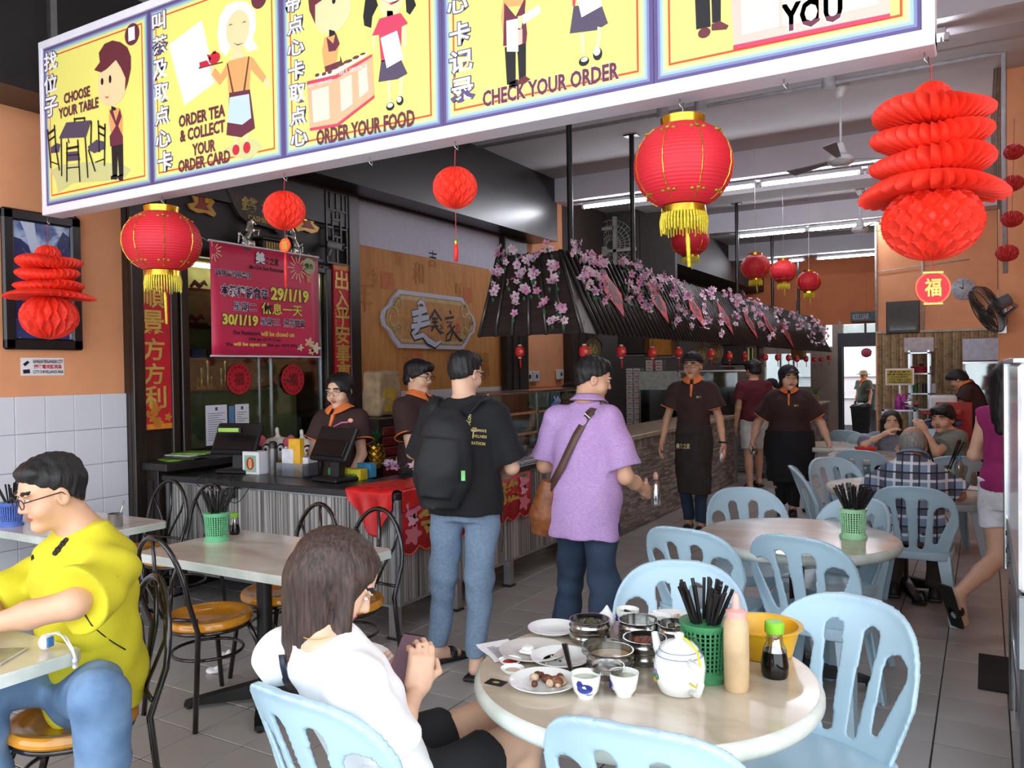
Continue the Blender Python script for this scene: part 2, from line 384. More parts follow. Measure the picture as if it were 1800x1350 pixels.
def person(label,loc,rz,P,vox=.009,skin=SK,fem=False,w=1.,hy=0,hp=0,hr=0,hs=1.,hair='short',hmat=None,shirt=None,legs=None,shoes=None,hl=None,hr_=None,glasses=None,sex_s=None,extras=None,adapt=.02,fat=0.,group=None,feet=True,cap=None,nose=1.,parent_name='person'):
 root=thing(parent_name,label,'person',loc,rz,group)
 hmat=hmat or HB;st=[tuple([q[0],q[1]*(w if q[0]<.9 else 1)+fat*(q[0]<.9),q[2]*(w if q[0]<.9 else 1)+fat*(q[0]<.9)]+list(q[3:]))for q in(ST_F if fem else ST_M)]
 pel,neck,hc=P['pel'],P['neck'],P['head'];up=_n(neck-pel);rt=_n(P['shr']-P['shl']);bot=pel-up*.10
 fwd=_n(np.cross(up,rt));rt_h=_n(P['hpr']-P['hpl'])
 H=rotm(hy,hp,hr);T=lambda x,y,z:hc+H@(np.array((x,y,z))*hs)
 Rm=(H[:,0],H[:,1],H[:,2])
 B=SDF(vox)
 B.loft(bot,neck,rt,st,0,.02)
 ax=.9 if fem else 1.
 for sd in 'lr':
  sh,el,wr=P['sh'+sd],P['el'+sd],P['wr'+sd];hp_,kn,an=P['hp'+sd],P['kn'+sd],P['an'+sd]
  B.cone(neck-up*.035,sh,.040*ax,.048*ax,.04);B.cone(sh,el,.050*ax*w,.038*ax*w,.03);B.cone(el,el*.5+wr*.5,.039*ax*w,.036*ax*w,.02);B.cone(el*.5+wr*.5,wr,.036*ax*w,.025*ax,.02)
  B.cone(hp_,kn,.082*w,.055*w,.03);B.cone(kn,kn*.6+an*.4,.055*w,.052*w,.02);B.cone(kn*.6+an*.4,an,.052*w,.034,.02)
  hd=(hl if sd=='l' else hr_)or{}
  dd=hd.get('d',wr-el);nn=hd.get('n',(1 if sd=='l' else-1,0,0));side=hd.get('side')
  if side is None:
   sv=np.cross(_n(dd),np.array(nn,float));side=1 if sv.dot(fwd+up*.3)>0 else-1
  hand(B,wr,dd,nn,side,hd.get('curl',.45),hs*(.93 if fem else 1.))
  if feet:
   td=hd.get('toe');td=P.get('toe'+sd,None);td=fwd*(1,1,0)if td is None else td;td=_n(td)
   B.cone(an+td*-.03-np.array((0,0,.035)),an+td*.12-np.array((0,0,.055)),.032,.026,.03);B.cone(an,an+td*.05-np.array((0,0,.035)),.034,.03,.02)
 nk=.048 if fem else.058
 B.cone(neck-up*.03,hc-H[:,2]*.05*hs-H[:,1]*.02*hs,nk*1.08*(w*.5+.5),nk*(w*.5+.5),.03)
 E=lambda c,r,k,mode='u':B.ell(T(*c),np.array(r)*hs,k,H,mode)
 E((0,-.012,.035),(.076,.095,.084),.01);E((0,.018,-.030),(.060+.1*fat,.066,.078),.03);E((0,.062,-.090),(.024,.022,.018),.025)
 for sx in(-1,1):
  E((sx*.038,.050,-.030),(.028,.030,.028),.02)
  E((sx*.077,-.008,-.006),(.009,.020,.031),.006);E((sx*.083,-.002,-.004),(.006,.010,.016),.005,'s')
  E((sx*.032,.094,.008),(.020,.012,.012),.012,'s')
  E((sx*.032,.082,.030),(.024,.012,.007),.012)
 nz=T(0,.080,.014),T(0,.094+.004*nose,-.022)
 B.cone(nz[0],nz[1],.007*hs,.0105*hs,.012);E((-.012,.088,-.026),(.008,.008,.007),.006);E((.012,.088,-.026),(.008,.008,.007),.006)
 E((0,.0815,-.047),(.021,.0085,.0048),.006);E((0,.0795,-.056),(.018,.0085,.0055),.006)
 def midx(c):
  q=((c-hc)@H)/hs;m=np.zeros(len(c),int)
  m[((q[:,0]/.024)**2+((q[:,1]-.09)/.02)**2+((q[:,2]+.052)/.012)**2)<1]=1
  for sx in(-1,1):m[(((q[:,0]-sx*.033)/.022)**2+((q[:,1]-.09)/.03)**2+((q[:,2]-.034+abs(0))/.0055)**2)<1]=2
  return m
 B.obj('body',[skin,LIP,BROW],root,midx,adapt)
 ey=MB();HM=Matrix(H.tolist())
 for sx in(-1,1):
  ey.ball(T(sx*.032,.0800,.010),(.0130*hs,.0075*hs,.0046*hs),10,6,0,HM);ey.ball(T(sx*.032,.0838,.010),(.0052*hs,.0045*hs,.0044*hs),8,6,1,HM)
 ey.obj('eyes',[EYEW,EYEB],root,True)
 hv=max(.006,vox*.8)*hs;G=SDF(hv)
 def EH(c,r,k=.01,mode='u'):G.ell(T(*c),np.array(r)*hs,k,H,mode)
 def hplane(a,b,yy=0.):
  return lambda x,y,z,d:np.maximum(d,-((lambda q:q[2]-f4(a*hs)-f4(b)*q[1])([(x-f4(hc[0]))*f4(H[0,i])+(y-f4(hc[1]))*f4(H[1,i])+(z-f4(hc[2]))*f4(H[2,i])for i in range(3)])))
 if hair=='short':
  EH((0,-.018,.042),(.083,.100,.089));EH((0,-.040,-.005),(.072,.060,.072),.02);EH((0,.038,.092),(.062,.044,.030),.02)
  EH((0,.110,.030),(.052,.048,.044),.012,'s');G.cut(hplane(.010,.74));EH((.070,.030,.012),(.012,.014,.022),.008);EH((-.070,.030,.012),(.012,.014,.022),.008);G.fold(.0034,(170,130,70),1)
 elif hair=='fringe':
  EH((0,-.016,.040),(.090,.104,.093));EH((0,-.048,-.016),(.078,.066,.080),.02);EH((0,.060,.075),(.070,.044,.040),.02)
  EH((.06,.02,.02),(.026,.045,.045),.02);EH((-.06,.02,.02),(.026,.045,.045),.02)
  G.cut(hplane(-.010,.68));G.fold(.003,(150,120,60),2)
 elif hair=='long':
  EH((0,-.018,.036),(.088,.106,.093));bk=-H[:,1]*(1,1,0)*hs
  def hang(x,y,z,L,r0,r1,back=.035):p=T(x,y,z);G.cone(p,p+bk*back+np.array((0,0,-L))*hs,r0*hs,r1*hs,.03)
  hang(0,-.045,.02,.20,.078,.060);hang(-.045,-.04,0,.23,.050,.030);hang(.045,-.04,0,.23,.050,.030);hang(0,-.07,-.03,.24,.055,.036);hang(.078,.03,.03,.13,.014,.022);hang(-.078,.03,.03,.13,.014,.022)
  EH((0,.100,.006),(.060,.062,.082),.01,'s');G.fold(.0022,(170,170,10),3)
 elif hair=='bob':
  EH((0,-.018,.038),(.087,.104,.090));G.cone(T(0,-.06,-.01),T(0,-.085,-.11),.066*hs,.040*hs,.03)
  G.cone(T(.075,.02,.02),T(.075,-.02,-.08),.014*hs,.02*hs,.02);G.cone(T(-.075,.02,.02),T(-.075,-.02,-.08),.014*hs,.02*hs,.02)
  EH((0,.104,.008),(.060,.062,.078),.01,'s');G.fold(.002,(150,150,20),3)
 elif hair=='bald':
  EH((0,-.022,.020),(.083,.098,.086));G.cut(hplane(-.030,.5));EH((0,.02,.085),(.060,.085,.060),.015,'s');G.fold(.002,(150,120,90),4)
 if hair:G.obj('hair',hmat,root,None,adapt)
 if cap:
  K=SDF(max(.005,vox*.7));K.ell(T(0,-.012,.048),np.array((.092,.108,.085))*hs,0,H);K.cut(hplane(.042,.10));K.ell(T(0,.115,.056),np.array((.068,.070,.010))*hs,.01,H)
  K.ell(T(0,-.012,.134),(.008,.008,.006),.002,H)
  K.obj('cap',M('cap_'+cap,cap,.8),root,None,adapt)
 if glasses:
  g=MB()
  for sx in(-1,1):
   g.tube([T(sx*.034+.025*cos(t)*(1-.12*abs(sin(2*t))),.103-.004*abs(cos(t)),.006+.017*sin(t))for t in np.linspace(0,2*pi,17)[:-1]],.0016*hs*glasses,5,True)
   g.tube([T(sx*.059,.100,.012),T(sx*.080,.06,.014),T(sx*.083,-.005,.012),T(sx*.082,-.02,-.005)],.0018*hs*glasses,5)
  g.tube([T(-.010,.104,.010),T(0,.107,.013),T(.010,.104,.010)],.0016*hs*glasses,5)
  g.obj('glasses',M('spectacle','1b1817',.3),root,True)
 ctx=dict(root=root,P=P,H=H,T=T,hc=hc,up=up,rt=rt,fwd=fwd,st=st,bot=bot,neck=neck,pel=pel,rt_h=rt_h,w=w,vox=vox,adapt=adapt,fat=fat,ax=ax)
 if shirt:make_shirt(ctx,**shirt)
 if legs:make_legs(ctx,**legs)
 if shoes:make_shoes(ctx,**shoes)
 if extras:extras(ctx)
 return root
def make_shirt(c,mat,kind='tee',e=.020,hem=-.06,sl=.55,sw=1.,orange=None,collar=None,folds=.005,seed=0,flare=0.,name='shirt',neckcut=.0):
 P,up,rt,fwd,neck,pel,bot=c['P'],c['up'],c['rt'],c['fwd'],c['neck'],c['pel'],c['bot'];S=SDF(max(.007,c['vox']));w,ax=c['w'],c['ax']
 hemp=pel+up*hem;b2=hemp;L=np.linalg.norm(neck-b2);L0=np.linalg.norm(neck-bot)
 st=[tuple([1-(1-q[0])*L0/L,q[1]+(flare*(1-q[0])),q[2]+(flare*(1-q[0]))]+list(q[3:]))for q in c['st']]
 st=[(0,)+st[0][1:]]+st
 S.loft(b2,neck+up*.0,rt,st,e,.02)
 for sd in 'lr':
  sh,el=P['sh'+sd],P['el'+sd];S.cone(neck-up*.045,sh,.040*ax+e*.7,.048*ax+e*.8,.04)
  if sl>0:
   en=sh+(el-sh)*min(sl,1.);flat_end(S,sh,en,(.050*ax*w+e)*sw,(.050*ax*w+e*1.7)*sw,.035)
   if sl>1:flat_end(S,el,el+(P['wr'+sd]-el)*(sl-1),.048*ax*w+e,.038+e,.02)
  else:
   S.ell(sh+(P['sh'+sd]-P['el'+sd])*-.06,(.05,.05,.05),.02)
   S.ell(sh+_n(sh-neck)*.075-up*.02,(.055,.10,.10),.015,None,'s')
 S.ell(neck+up*.055+fwd*(.014+neckcut),(.068+neckcut,.070+neckcut,.074),.008,None,'s')
 if folds:S.fold(folds,(26,26,15),seed)
 S.obj(name,mat,c['root'],None,c['adapt'])
 Rm=Matrix(np.stack([rt,fwd,up],1).tolist())
 pt=lambda x,y,z:neck+rt*x+fwd*y+up*z
 if collar:
  g=MB()
  def fn(u,v):
   t=(u-.5)*2*pi*.94;ct,sn=cos(t),sin(t)
   r=.060+.034*v;front=max(0,-ct)
   z=.048-.034*v-.030*v*front**2-.020*front
   return pt(r*sn*(1+.10*v),-r*ct+.008+.022*v*front,z)
  g.sheet(fn,28,4);g.obj('collar',collar,c['root'],True,.006)
 if orange:
  g=MB();ry=max(q[2]for q in c['st'][3:5])+e
  g.prism([(-.013,-.035),(.013,-.035),(.011,-.150),(-.002,-.160)],lambda a,b,o:pt(a,.092+(ry-.084)*min(1,(-.035-b)/.09)+o,b),-.012,.006);g.obj('placket',orange,c['root'])
  g=MB()
  for sd in 'lr':
   sh,el=P['sh'+sd],P['el'+sd];en=sh+(el-sh)*sl;R=(.050*ax*w+e*1.7)*sw;d=Vector(el-sh).normalized();a=d.orthogonal().normalized();b=d.cross(a)
   g.tube([Vector(en)+(a*cos(t)+b*sin(t))*(R+.001)for t in np.linspace(0,2*pi,25)[:-1]],.005,6,True)
  g.obj('sleeve_trim',orange,c['root'],True)
def make_legs(c,mat,kind='trousers',e=.009,top=.02,end=.97,r_end=.055,folds=.006,seed=3,skirt=None,name=None):
 P,up,rt,pel=c['P'],c['up'],c['rt_h'],c['pel'];S=SDF(max(.007,c['vox']));w=c['w'];bot=c['bot'];L=np.linalg.norm(c['neck']-bot)
 S.loft(bot-up*.02,pel+up*(top+.03),rt,[(0,.125*w+c['fat']*.6,.095*w+c['fat']*.6),(.4,c['st'][1][1],c['st'][1][2]),(1,c['st'][1][1],c['st'][1][2])],e,.03)
 for sd in 'lr':
  hp_,kn,an=P['hp'+sd],P['kn'+sd],P['an'+sd]
  if end<=1 and kind=='shorts':
   flat_end(S,hp_,hp_+(kn-hp_)*end,.085*w+e,.074*w+e*1.3,.03)
  else:
   S.cone(hp_,kn,.084*w+e,.060*w+e,.03);flat_end(S,kn,kn+(an-kn)*end,.060*w+e,r_end,.02)
 if skirt:
  S.loft(pel-up*skirt[0],pel+up*.05,rt,[(0,skirt[1],skirt[2]),(.7,c['st'][1][1]+.02,c['st'][1][2]+.03),(1,c['st'][1][1],c['st'][1][2])],.02,.03)
 if folds:S.fold(folds,(22,22,18),seed)
 S.obj(name or kind,mat,c['root'],None,c['adapt'])
def make_shoes(c,mat,kind='shoe',sole=None):
 P=c['P']
 for sd in 'lr':
  an=P['an'+sd];td=P.get('toe'+sd,c['fwd']*(1,1,0));td=_n(td);n=_n(np.array((0,0,1))-td*td[2]);s=np.cross(td,n)
  S=SDF(.006);R=np.stack([s,td,n],1);b=an-n*.068
  if kind=='shoe':
   S.rbox(b+td*.045,(.044,.135,.014),.012,.01,R);S.ell(b+td*.10+n*.02,(.040,.075,.034),.02,R);S.cone(b-td*.035+n*.03,b-td*.02+n*.065,.042,.040,.02)
  else:
   S.rbox(b+td*.045-n*.002,(.046,.138,.012),.010,.004,R)
   S.ell(b+td*.085+n*.020,(.051,.040,.040),.004,R);S.ell(b+td*.085+n*.016,(.042,.060,.034),.002,R,'s')
  S.obj('shoe' if kind=='shoe' else 'slipper',mat,c['root'],None,.02)
#materials of the place
ORW=M('orange_paint','efa777',.7,var=.04,scale=3);ORD=M('orange_paint_deep','cc7444',.7,var=.05,scale=3);MUR=ramp_mat('mural_paper',[(.3,'c07f3e'),(.6,'d4924c')],(1,8,1.2),3,6,.7)
WHT=M('white_tile','e6e8f0',.25,var=.03,scale=2);LIL=M('white_band','cfcfe0',.7,var=.03);GRY=M('ceiling_paint','cbc9cc',.85,var=.06,scale=1.5,col2='bfbdc0')
BEAM=M('beam_paint','e2e1ea',.8,var=.03,scale=2);BLK=M('dark_soffit','2a2727',.32,var=.08,scale=2);DWD=ramp_mat('dark_wood',[(.3,'1d1614'),(.7,'33261f')],(6,6,.8),4,6,.35)
DWD2=ramp_mat('dark_laminate',[(.3,'201a1a'),(.7,'302828')],(1,1,12),4,6,.4)
TILE=ramp_mat('floor_tile',[(.25,'a29f9a'),(.75,'b3b0ab')],(1,1,1),2.5,6,.30);GROUT=M('grout','241f1c',.9)
ALU=M('aluminium','b4b6b8',.32,1,var=.05);STL=M('stainless','b9bcbe',.22,1,var=.06,scale=5);STD=M('dull_steel','8f9192',.38,1,var=.08,scale=6)
BLM=M('black_metal','141313',.35,0,var=.1);BLP=M('black_plastic','1a1a1c',.4);WPL=M('white_plastic','dfe0e2',.4,var=.03)
STR=ramp_mat('striped_laminate',[(.30,'121011'),(.40,'2e2a2a'),(.45,'9a9692'),(.50,'383331'),(.57,'dedcd8'),(.62,'4a4543'),(.70,'1c1a1a')],(1,1,.003),46,3,.35,nrough=.8)
GLS=pane_mat('clear_pane');GLS2=pane_mat('greenish_pane','b9cfc6',.22)
RED=M('red_print','c81e2c',.6,var=.04);GOLD=M('gold_print','d9b75a',.4,.3,var=.1);GOLDM=M('gold_foil','e2b23c',.22,.9,var=.15,scale=40);WHP=M('white_print','f0eef2',.6,var=.02);BKP=M('black_print','17131a',.6)
TUBE=M('lamp_tube','f4f6ff',.5,emit=85,var=.01)
#room shell
XL=-5.5;ZC=4.25;YB=20.6;YP=14.2
y_fac=float(onX(217,600,XL)[1]);y_mur=float(onX(620,560,XL)[1]);y_pil=float(onX(880,560,XL)[1]);y_or2=float(onX(915,560,XL)[1]);y_end2=float(onX(990,560,XL)[1])
fl=MB().box((-7,-3,-.12),(3,26,-.006)).obj('floor',GROUT);struct(fl)
px0,py0,pt_=-.201,float(onZ(1635,1305)[1]),.29
def proj(p):
 c=RC.T@(np.array(p,float)-CAM);return(900+F*c[0]/-c[2],675-F*c[1]/-c[2],-c[2])if c[2]<-.05 else(-1e4,-1e4,-1)
tm=MB().box((-.1425,-.1425,-.006),(.1425,.1425,0),ch=.0025).mesh('floor_tile',TILE)
tl=[]
for i in range(-24,6):
 for j in range(-14,62):
  x,y=px0+pt_*(i+.5),py0+pt_*(j+.5)
  if x<XL or x>1.2 or y>YB:continue
  q=proj((x,y,0));vis=q[2]>0 and-60<q[0]<1860 and q[1]<1420 and q[2]<20
  hid=(x<-3.6 and y>4.2)
  tl.append((0 if(vis and not hid)else 1,y*y+x*x,x,y))
tl.sort();fm=MB()
for k,(a,b,x,y)in enumerate(tl):
 if k<298:
  o=bpy.data.objects.new('floor_tile',tm);C.objects.link(o);o.parent=fl;o.location=(x,y,rs.uniform(-.0008,.0006))
 elif y>1 or x>-4:fm.box((x-.1425,y-.1425,-.006),(x+.1425,y+.1425,rs.uniform(-.0008,.0006)))
o=fm.obj('floor_tile_field',TILE,fl);o['kind']='stuff'
struct(MB().box((-7.2,-1.6,ZC),(2.6,YB+.2,ZC+.15)).obj('ceiling',GRY))
struct(MB().box((-6,24.0,-.1),(2,24.2,4.5)).obj('wall_yard',M('yard_wall','eceef2',.8,var=.02)))
for z in(1.32,.72):
 struct(MB().box((-5,23.96,z),(1,24.0,z+.015)).obj('trim_yard',M('yard_line','a8aab0',.8)))
wl=struct(MB().box((XL-.35,-1.6,0),(XL,y_fac,3.46)).obj('wall_left',ORW))
struct(MB().box((XL-.6,y_fac-.1,0),(XL-.34,y_mur+.1,ZC)).obj('wall_left',M('recess_paint','6f6a4a',.8)))
wm=struct(MB().box((XL-.35,y_mur,0),(XL,y_pil,ZC)).obj('wall_left',MUR))
struct(MB().box((XL-.35,y_pil,0),(XL,y_or2+.02,ZC)).obj('wall_left',DWD))
wo=struct(MB().box((XL-.35,y_or2+.02,0),(XL,y_end2,ZC)).obj('wall_left',ORW))
struct(MB().box((XL-.35,y_end2,0),(XL,YB,ZC)).obj('wall_left',M('kitchen_dark','40363200'[:6],.6)))
struct(MB().box((XL-.35,-1.6,3.46),(XL+.01,y_fac,3.56),0).obj('trim_1',M('brown_strip','4a3026',.6)))
struct(MB().box((XL-.35,-1.6,3.40),(-5.1,10.02,ZC)).obj('wall_bulkhead',BLK))
struct(MB().box((XL,12.75,3.5),(-4.75,YB,ZC)).obj('wall_bulkhead',M('kitchen_soffit','2e2826',.6)))
zt=1.5;wt=MB().box((XL,-.4,0),(XL+.010,y_fac,zt-.002)).obj('tile_backing',M('tile_joint','c6c9d2',.8),wl)
wtm=MB().box((0,.002,.002),(.014,.198,.248),ch=.002).mesh('tile',WHT)
for i in range(20):
 for j in range(6):
  o=bpy.data.objects.new('tile',wtm);C.objects.link(o);o.parent=wl;o.location=(XL+.010,y_fac-.2*(i+1),j*.25)
zb0=float(onX(620,430,XL)[2]);zb1=float(onX(620,690,XL)[2])
MB().box((XL,y_mur,2.93),(XL+.006,y_pil,3.40)).obj('white_band',LIL,wm)
MB().box((XL,y_mur,0),(XL+.012,y_pil,1.42)).obj('wainscot',WHT,wm)
MB().box((XL,y_mur,3.38),(XL+.06,y_pil,3.44)).obj('dark_rail',DWD,wm)
MB().box((XL,y_or2+.04,0),(XL+.012,y_end2,1.36)).obj('wainscot',WHT,wo)
MB().box((XL,y_or2+.04,1.36),(XL+.02,y_end2,1.39)).obj('orange_rail',ORD,wo)
fr=frame((XL+.004,0,0),(0,1,0),(0,0,1))
mk=MB()
for(u,v,ch,s_)in((655,490,'令',.14),(735,480,'和',.16),(700,455,'家',.1),(808,515,'乐',.16),(712,628,'令',.13),(790,630,'和',.12),(640,520,'年',.2),(850,640,'福',.2),(760,455,'吉',.12)):
 q=onX(u,v,XL);write(mk,ch,fr,q[1],q[2],s_*1.3,s_*1.6)
o=mk.obj('faint_characters',M('mural_mark','c07a38',.7),wm);o['kind']='stuff'
mk=MB()
for(u,v)in((680,493),(733,628),(822,518)):
 q=onX(u,v,XL);mk.box((XL,q[1]-.1,q[2]-.09),(XL+.004,q[1]+.1,q[2]+.09))
o=mk.obj('faint_seals',M('seal_mark','cc7440',.7),wm);o['kind']='stuff'
for(a,b,c)in((y_pil-.02,y_or2+.04,.10),(y_end2-.02,y_end2+.9,.16)):
 p=struct(MB().box((XL,a,0),(XL+c,b,3.42),ch=.01).obj('trim_pillar',DWD))
 for k in range(2):
  yy=a+(b-a)*(.25+.3*k);MB().box((XL+c,yy,.3),(XL+c+.012,yy+(b-a)*.2,3.2),ch=.004).obj('moulding',DWD,p)
def beam(y,x0=-5.1,x1=1.0,z=3.93,t=.35,nm='ceiling_beam'):return struct(MB().box((x0,y,z),(x1,y+t,ZC)).obj(nm,BEAM))
beam(6.15,-5.1);beam(9.95);beam(13.75,-4.75);beam(17.4,-4.75)
struct(MB().box((-4.75,6.9,4.18),(1,7.5,ZC)).obj('ceiling_rib',GRY));struct(MB().box((-4.75,11.9,4.15),(1,12.5,ZC)).obj('ceiling_rib',GRY))
p=thing('conduit_pipe','thin grey pipe running across the ceiling with round junction boxes','pipe',(0,0,0))
a,b=onZ(838,259,4.2),onZ(1735,97,4.2);MB().tube([a,b,(b[0]+.12,b[1]-.02,4.19),(b[0]+.12,b[1]+.1,3.6),(b[0]+.13,b[1]+.3,2.4)],.020,8).obj('pipe',M('pipe_grey','b4b3b8',.6),p,True)
g=MB()
for u,v in((1165,199),(1232,187),(1457,147)):q=onZ(u,v,4.2);MB().cyl((q[0],q[1],4.15),(q[0],q[1],4.25),.06,.06,14).obj('junction_box',M('pipe_grey'),p,40)
wp=struct(MB().box((-1.52,YP,0),(1.0,YP+.15,ZC)).obj('wall_partition',ORW))
g=MB();x=-1.50;k=0
while x<1.0:
 r=rs.uniform(.016,.021);z0=0;
 while z0<2.13:
  z1=min(2.13,z0+rs.uniform(.22,.38));g.tube([(x+r,YP-.006,z0),(x+r,YP-.006,z1-.012)],r,6,mi=k%3);g.tube([(x+r,YP-.006,z1-.012),(x+r,YP-.006,z1)],r*1.13,6,mi=3);z0=z1
 x+=2*r+.004;k+=1
o=g.obj('bamboo_cladding',[M('bamboo_a','b09a74',.5,var=.2),M('bamboo_b','9a8562',.5,var=.2),M('bamboo_c','c2ac82',.5,var=.2),M('bamboo_joint','6e5d44',.6)],wp,40);o['kind']='stuff'
MB().box((-1.52,YP-.03,2.13),(1,YP,2.17)).obj('cap_rail',M('pale_rail','c9b79c',.6),wp)
for u in(1540,1622,1757):q=onY(u,450,YP);MB().tube([(q[0],YP-.02,2.17),(q[0],YP-.02,3.9)],.018,8).obj('conduit',M('conduit_pale','c9c2bd',.6),wp,True)
MB().tube([(-1.5,YP-.02,3.12),(-.2,YP-.02,3.22)],.008,6).obj('cable',M('conduit_pale'),wp,True)
xd0,xd1,zd=-2.93,-2.18,2.08
def wseg(x0,x1,z0,z1,m):return struct(MB().box((x0,YB,z0),(x1,YB+.2,z1)).obj('wall_back',m))
BT=ramp_mat('back_tile',[(.3,'a89588'),(.7,'b8a698')],(1,1,1),2,4,.5)
xw0,xw1,zw0,zw1=-4.75,-3.66,1.13,1.95
wseg(-5.9,xw0,0,2.62,BT);wseg(xw0,xw1,0,zw0,BT);wseg(xw0,xw1,zw1,2.62,BT);wseg(xw1,xd0,0,2.0,BT);wseg(xw1,-3.34,2.0,2.62,BT);wseg(-3.16,xd0,2.0,2.62,BT)
wseg(xd0,xd1,zd,2.38,M('lintel_dark','3b3c42',.5));wseg(xd1,1,0,2.62,BT);wseg(-5.9,1,2.62,ZC,ORD)
wbk=bpy.data.objects['wall_back']
g=MB()
for i in range(12):
 for j in range(9):
  x0=-3.66+i*.062;
g=MB()
for z in np.arange(.0,2.6,.3):
 for x in np.arange(-3.64,-2.95,.31):
  if z>1.95 and x<-3.1:continue
  g.box((x,YB-.01,z),(min(x+.303,-2.96),YB,z+.293))
o=g.obj('tile_field',BT,wbk);o['kind']='stuff'
dr=struct(MB().box((xd0-.10,YB-.05,0),(xd0,YB+.2,zd+.05)).box((xd1,YB-.05,0),(xd1+.08,YB+.2,zd+.05)).obj('door_1',M('door_frame','2a2826',.5)))
MB().box((xd0-.1,YB-.06,zd),(xd1+.1,YB+.2,2.40)).obj('shutter_box',M('lintel_dark'),dr)
wn=struct(MB().box((xd0,YB+.02,2.38),(xd1,YB+.08,2.40)).obj('window_1',M('door_frame')));MB().box((xd0,YB+.05,2.40),(xd0+.48,YB+.06,2.60)).obj('pane',GLS,wn);MB().box((xd0+.52,YB+.05,2.40),(xd1,YB+.06,2.60)).obj('pane',GLS,wn);MB().box((xd0+.48,YB,2.38),(xd0+.52,YB+.1,2.62)).obj('mullion',M('door_frame'),wn)
wn=struct(MB().box((xw0,YB+.03,zw0-.03),(xw1,YB+.1,zw0)).obj('window_2',ALU));MB().box((xw0,YB+.06,zw0),(xw1,YB+.07,zw1)).obj('pane',GLS,wn)
for t in(.33,.62):MB().box((xw0+(xw1-xw0)*t,YB,zw0),(xw0+(xw1-xw0)*t+.04,YB+.1,zw1)).obj('mullion',ALU,wn)
yk=12.6;struct(MB().box((XL,yk,2.6),(-4.3,yk+.1,ZC)).obj('wall_kitchen',M('kitchen_panel','3a3330',.6)))
cx=.105;wr_=struct(MB().box((cx,8.5,0),(1.0,9.0,ZC),ch=.01).obj('wall_column',ORW));MB().box((cx-.006,8.62,2.3),(cx,8.66,ZC)).obj('brown_edge',M('brown_strip'),wr_)
struct(MB().box((1.0,2.2,0),(1.15,YB,ZC)).obj('wall_right',ORW))
for k in range(4):MB().tube([(cx-.03+.018*k,8.46-.012*k,3.2-.1*k),(cx-.05+.02*k,8.44,3.75),(cx-.02+.02*k,8.45,ZC)],.010,6).obj('cable',M('cable_tan','8f7a6a',.6),wr_,True)
#fluorescent battens
def batten(x0,x1,y,z,label):
 t=thing('tube_light',label,'light',((x0+x1)/2,y,z),0,'fluorescent tubes under the ceiling beams');h=(x1-x0)/2
 MB().box((-h,-.03,.02),(h,.03,.065),ch=.006).obj('housing',WPL,t);MB().cyl((-h+.04,0,0),(h-.04,0,0),.019,.019,12).obj('tube',TUBE,t,40)
 for s in(-1,1):MB().box((s*h-.02,-.02,-.022),(s*h+.02,.02,.03),ch=.004).obj('end_holder',WPL,t)
 MB().tube([(-h*.8,0,.06),(-h*.8,0,max(.1,3.93-z))],.006,6).obj('hanger',WPL,t);MB().tube([(h*.8,0,.06),(h*.8,0,max(.1,3.93-z))],.006,6).obj('hanger',WPL,t)
batten(-4.75,-3.62,10.12,3.85,'leftmost fluorescent tube of the near row, beside the dark bulkhead');batten(-3.55,-2.42,10.12,3.85,'fluorescent tube behind the large red lantern');batten(-2.36,-1.22,10.12,3.85,'fluorescent tube just below the ceiling fan blades');batten(-1.15,-.05,10.12,3.85,'fluorescent tube partly behind the big honeycomb decoration')
batten(-3.61,-2.52,13.9,3.85,'left fluorescent tube of the far row above the canopy');batten(-2.48,-1.42,13.9,3.85,'right fluorescent tube of the far row beside the orange partition')
batten(-1.5,-.22,6.3,3.85,'fluorescent tube whose end shows right of the menu board')
for(x,y)in((-4.4,17.7),(-3.0,17.7)):batten(x,x+1.15,y,3.85,'far fluorescent tube at x over the back of the hall'.replace('at x ','left ' if x<-4 else 'right '))
def ceiling_fan(p,hub,label,R=.60,rz=.5):
 t=thing('ceiling_fan',label,'fan',p,rz,'white ceiling fans');d=p[2]-hub
 MB().lathe([(.005,-.12),(.03,-.115),(.075,-.01),(.075,0)],20).obj('canopy_cup',WPL,t,40);MB().cyl((0,0,-.1),(0,0,-d+.1),.012,.012,8).obj('rod',WPL,t,True)
 MB().lathe([(.005,-d+.17),(.03,-d+.16),(.06,-d+.06),(.11,-d+.03),(.12,-d-.01),(.08,-d-.045),(.0,-d-.05)],24).obj('motor',WPL,t,40)
 for k in range(3):
  a=2*pi*k/3;c,s=cos(a),sin(a);g=MB()
  g.add([(c*r-s*w_,s*r+c*w_,-d+zz)for r,w_,zz in((.10,-.02,.01),(.10,.02,.02),(R,.065,.03),(R,-.055,0))]+[(c*r-s*w_,s*r+c*w_,-d+zz-.008)for r,w_,zz in((.10,-.02,.01),(.10,.02,.02),(R,.065,.03),(R,-.055,0))],[(0,1,2,3),(7,6,5,4),(0,4,5,1),(1,5,6,2),(2,6,7,3),(3,7,4,0)])
  g.obj('blade',M('fan_blade','8d8c8e',.5),t)
ceiling_fan(tuple(onZ(1477,152,4.24)[:2])+(4.25,),3.55,'white ceiling fan with grey blades right of the large lantern')
ceiling_fan((-1.58,12.9,4.25),3.62,'far ceiling fan half hidden beside the honeycomb decoration',.55,1.0)
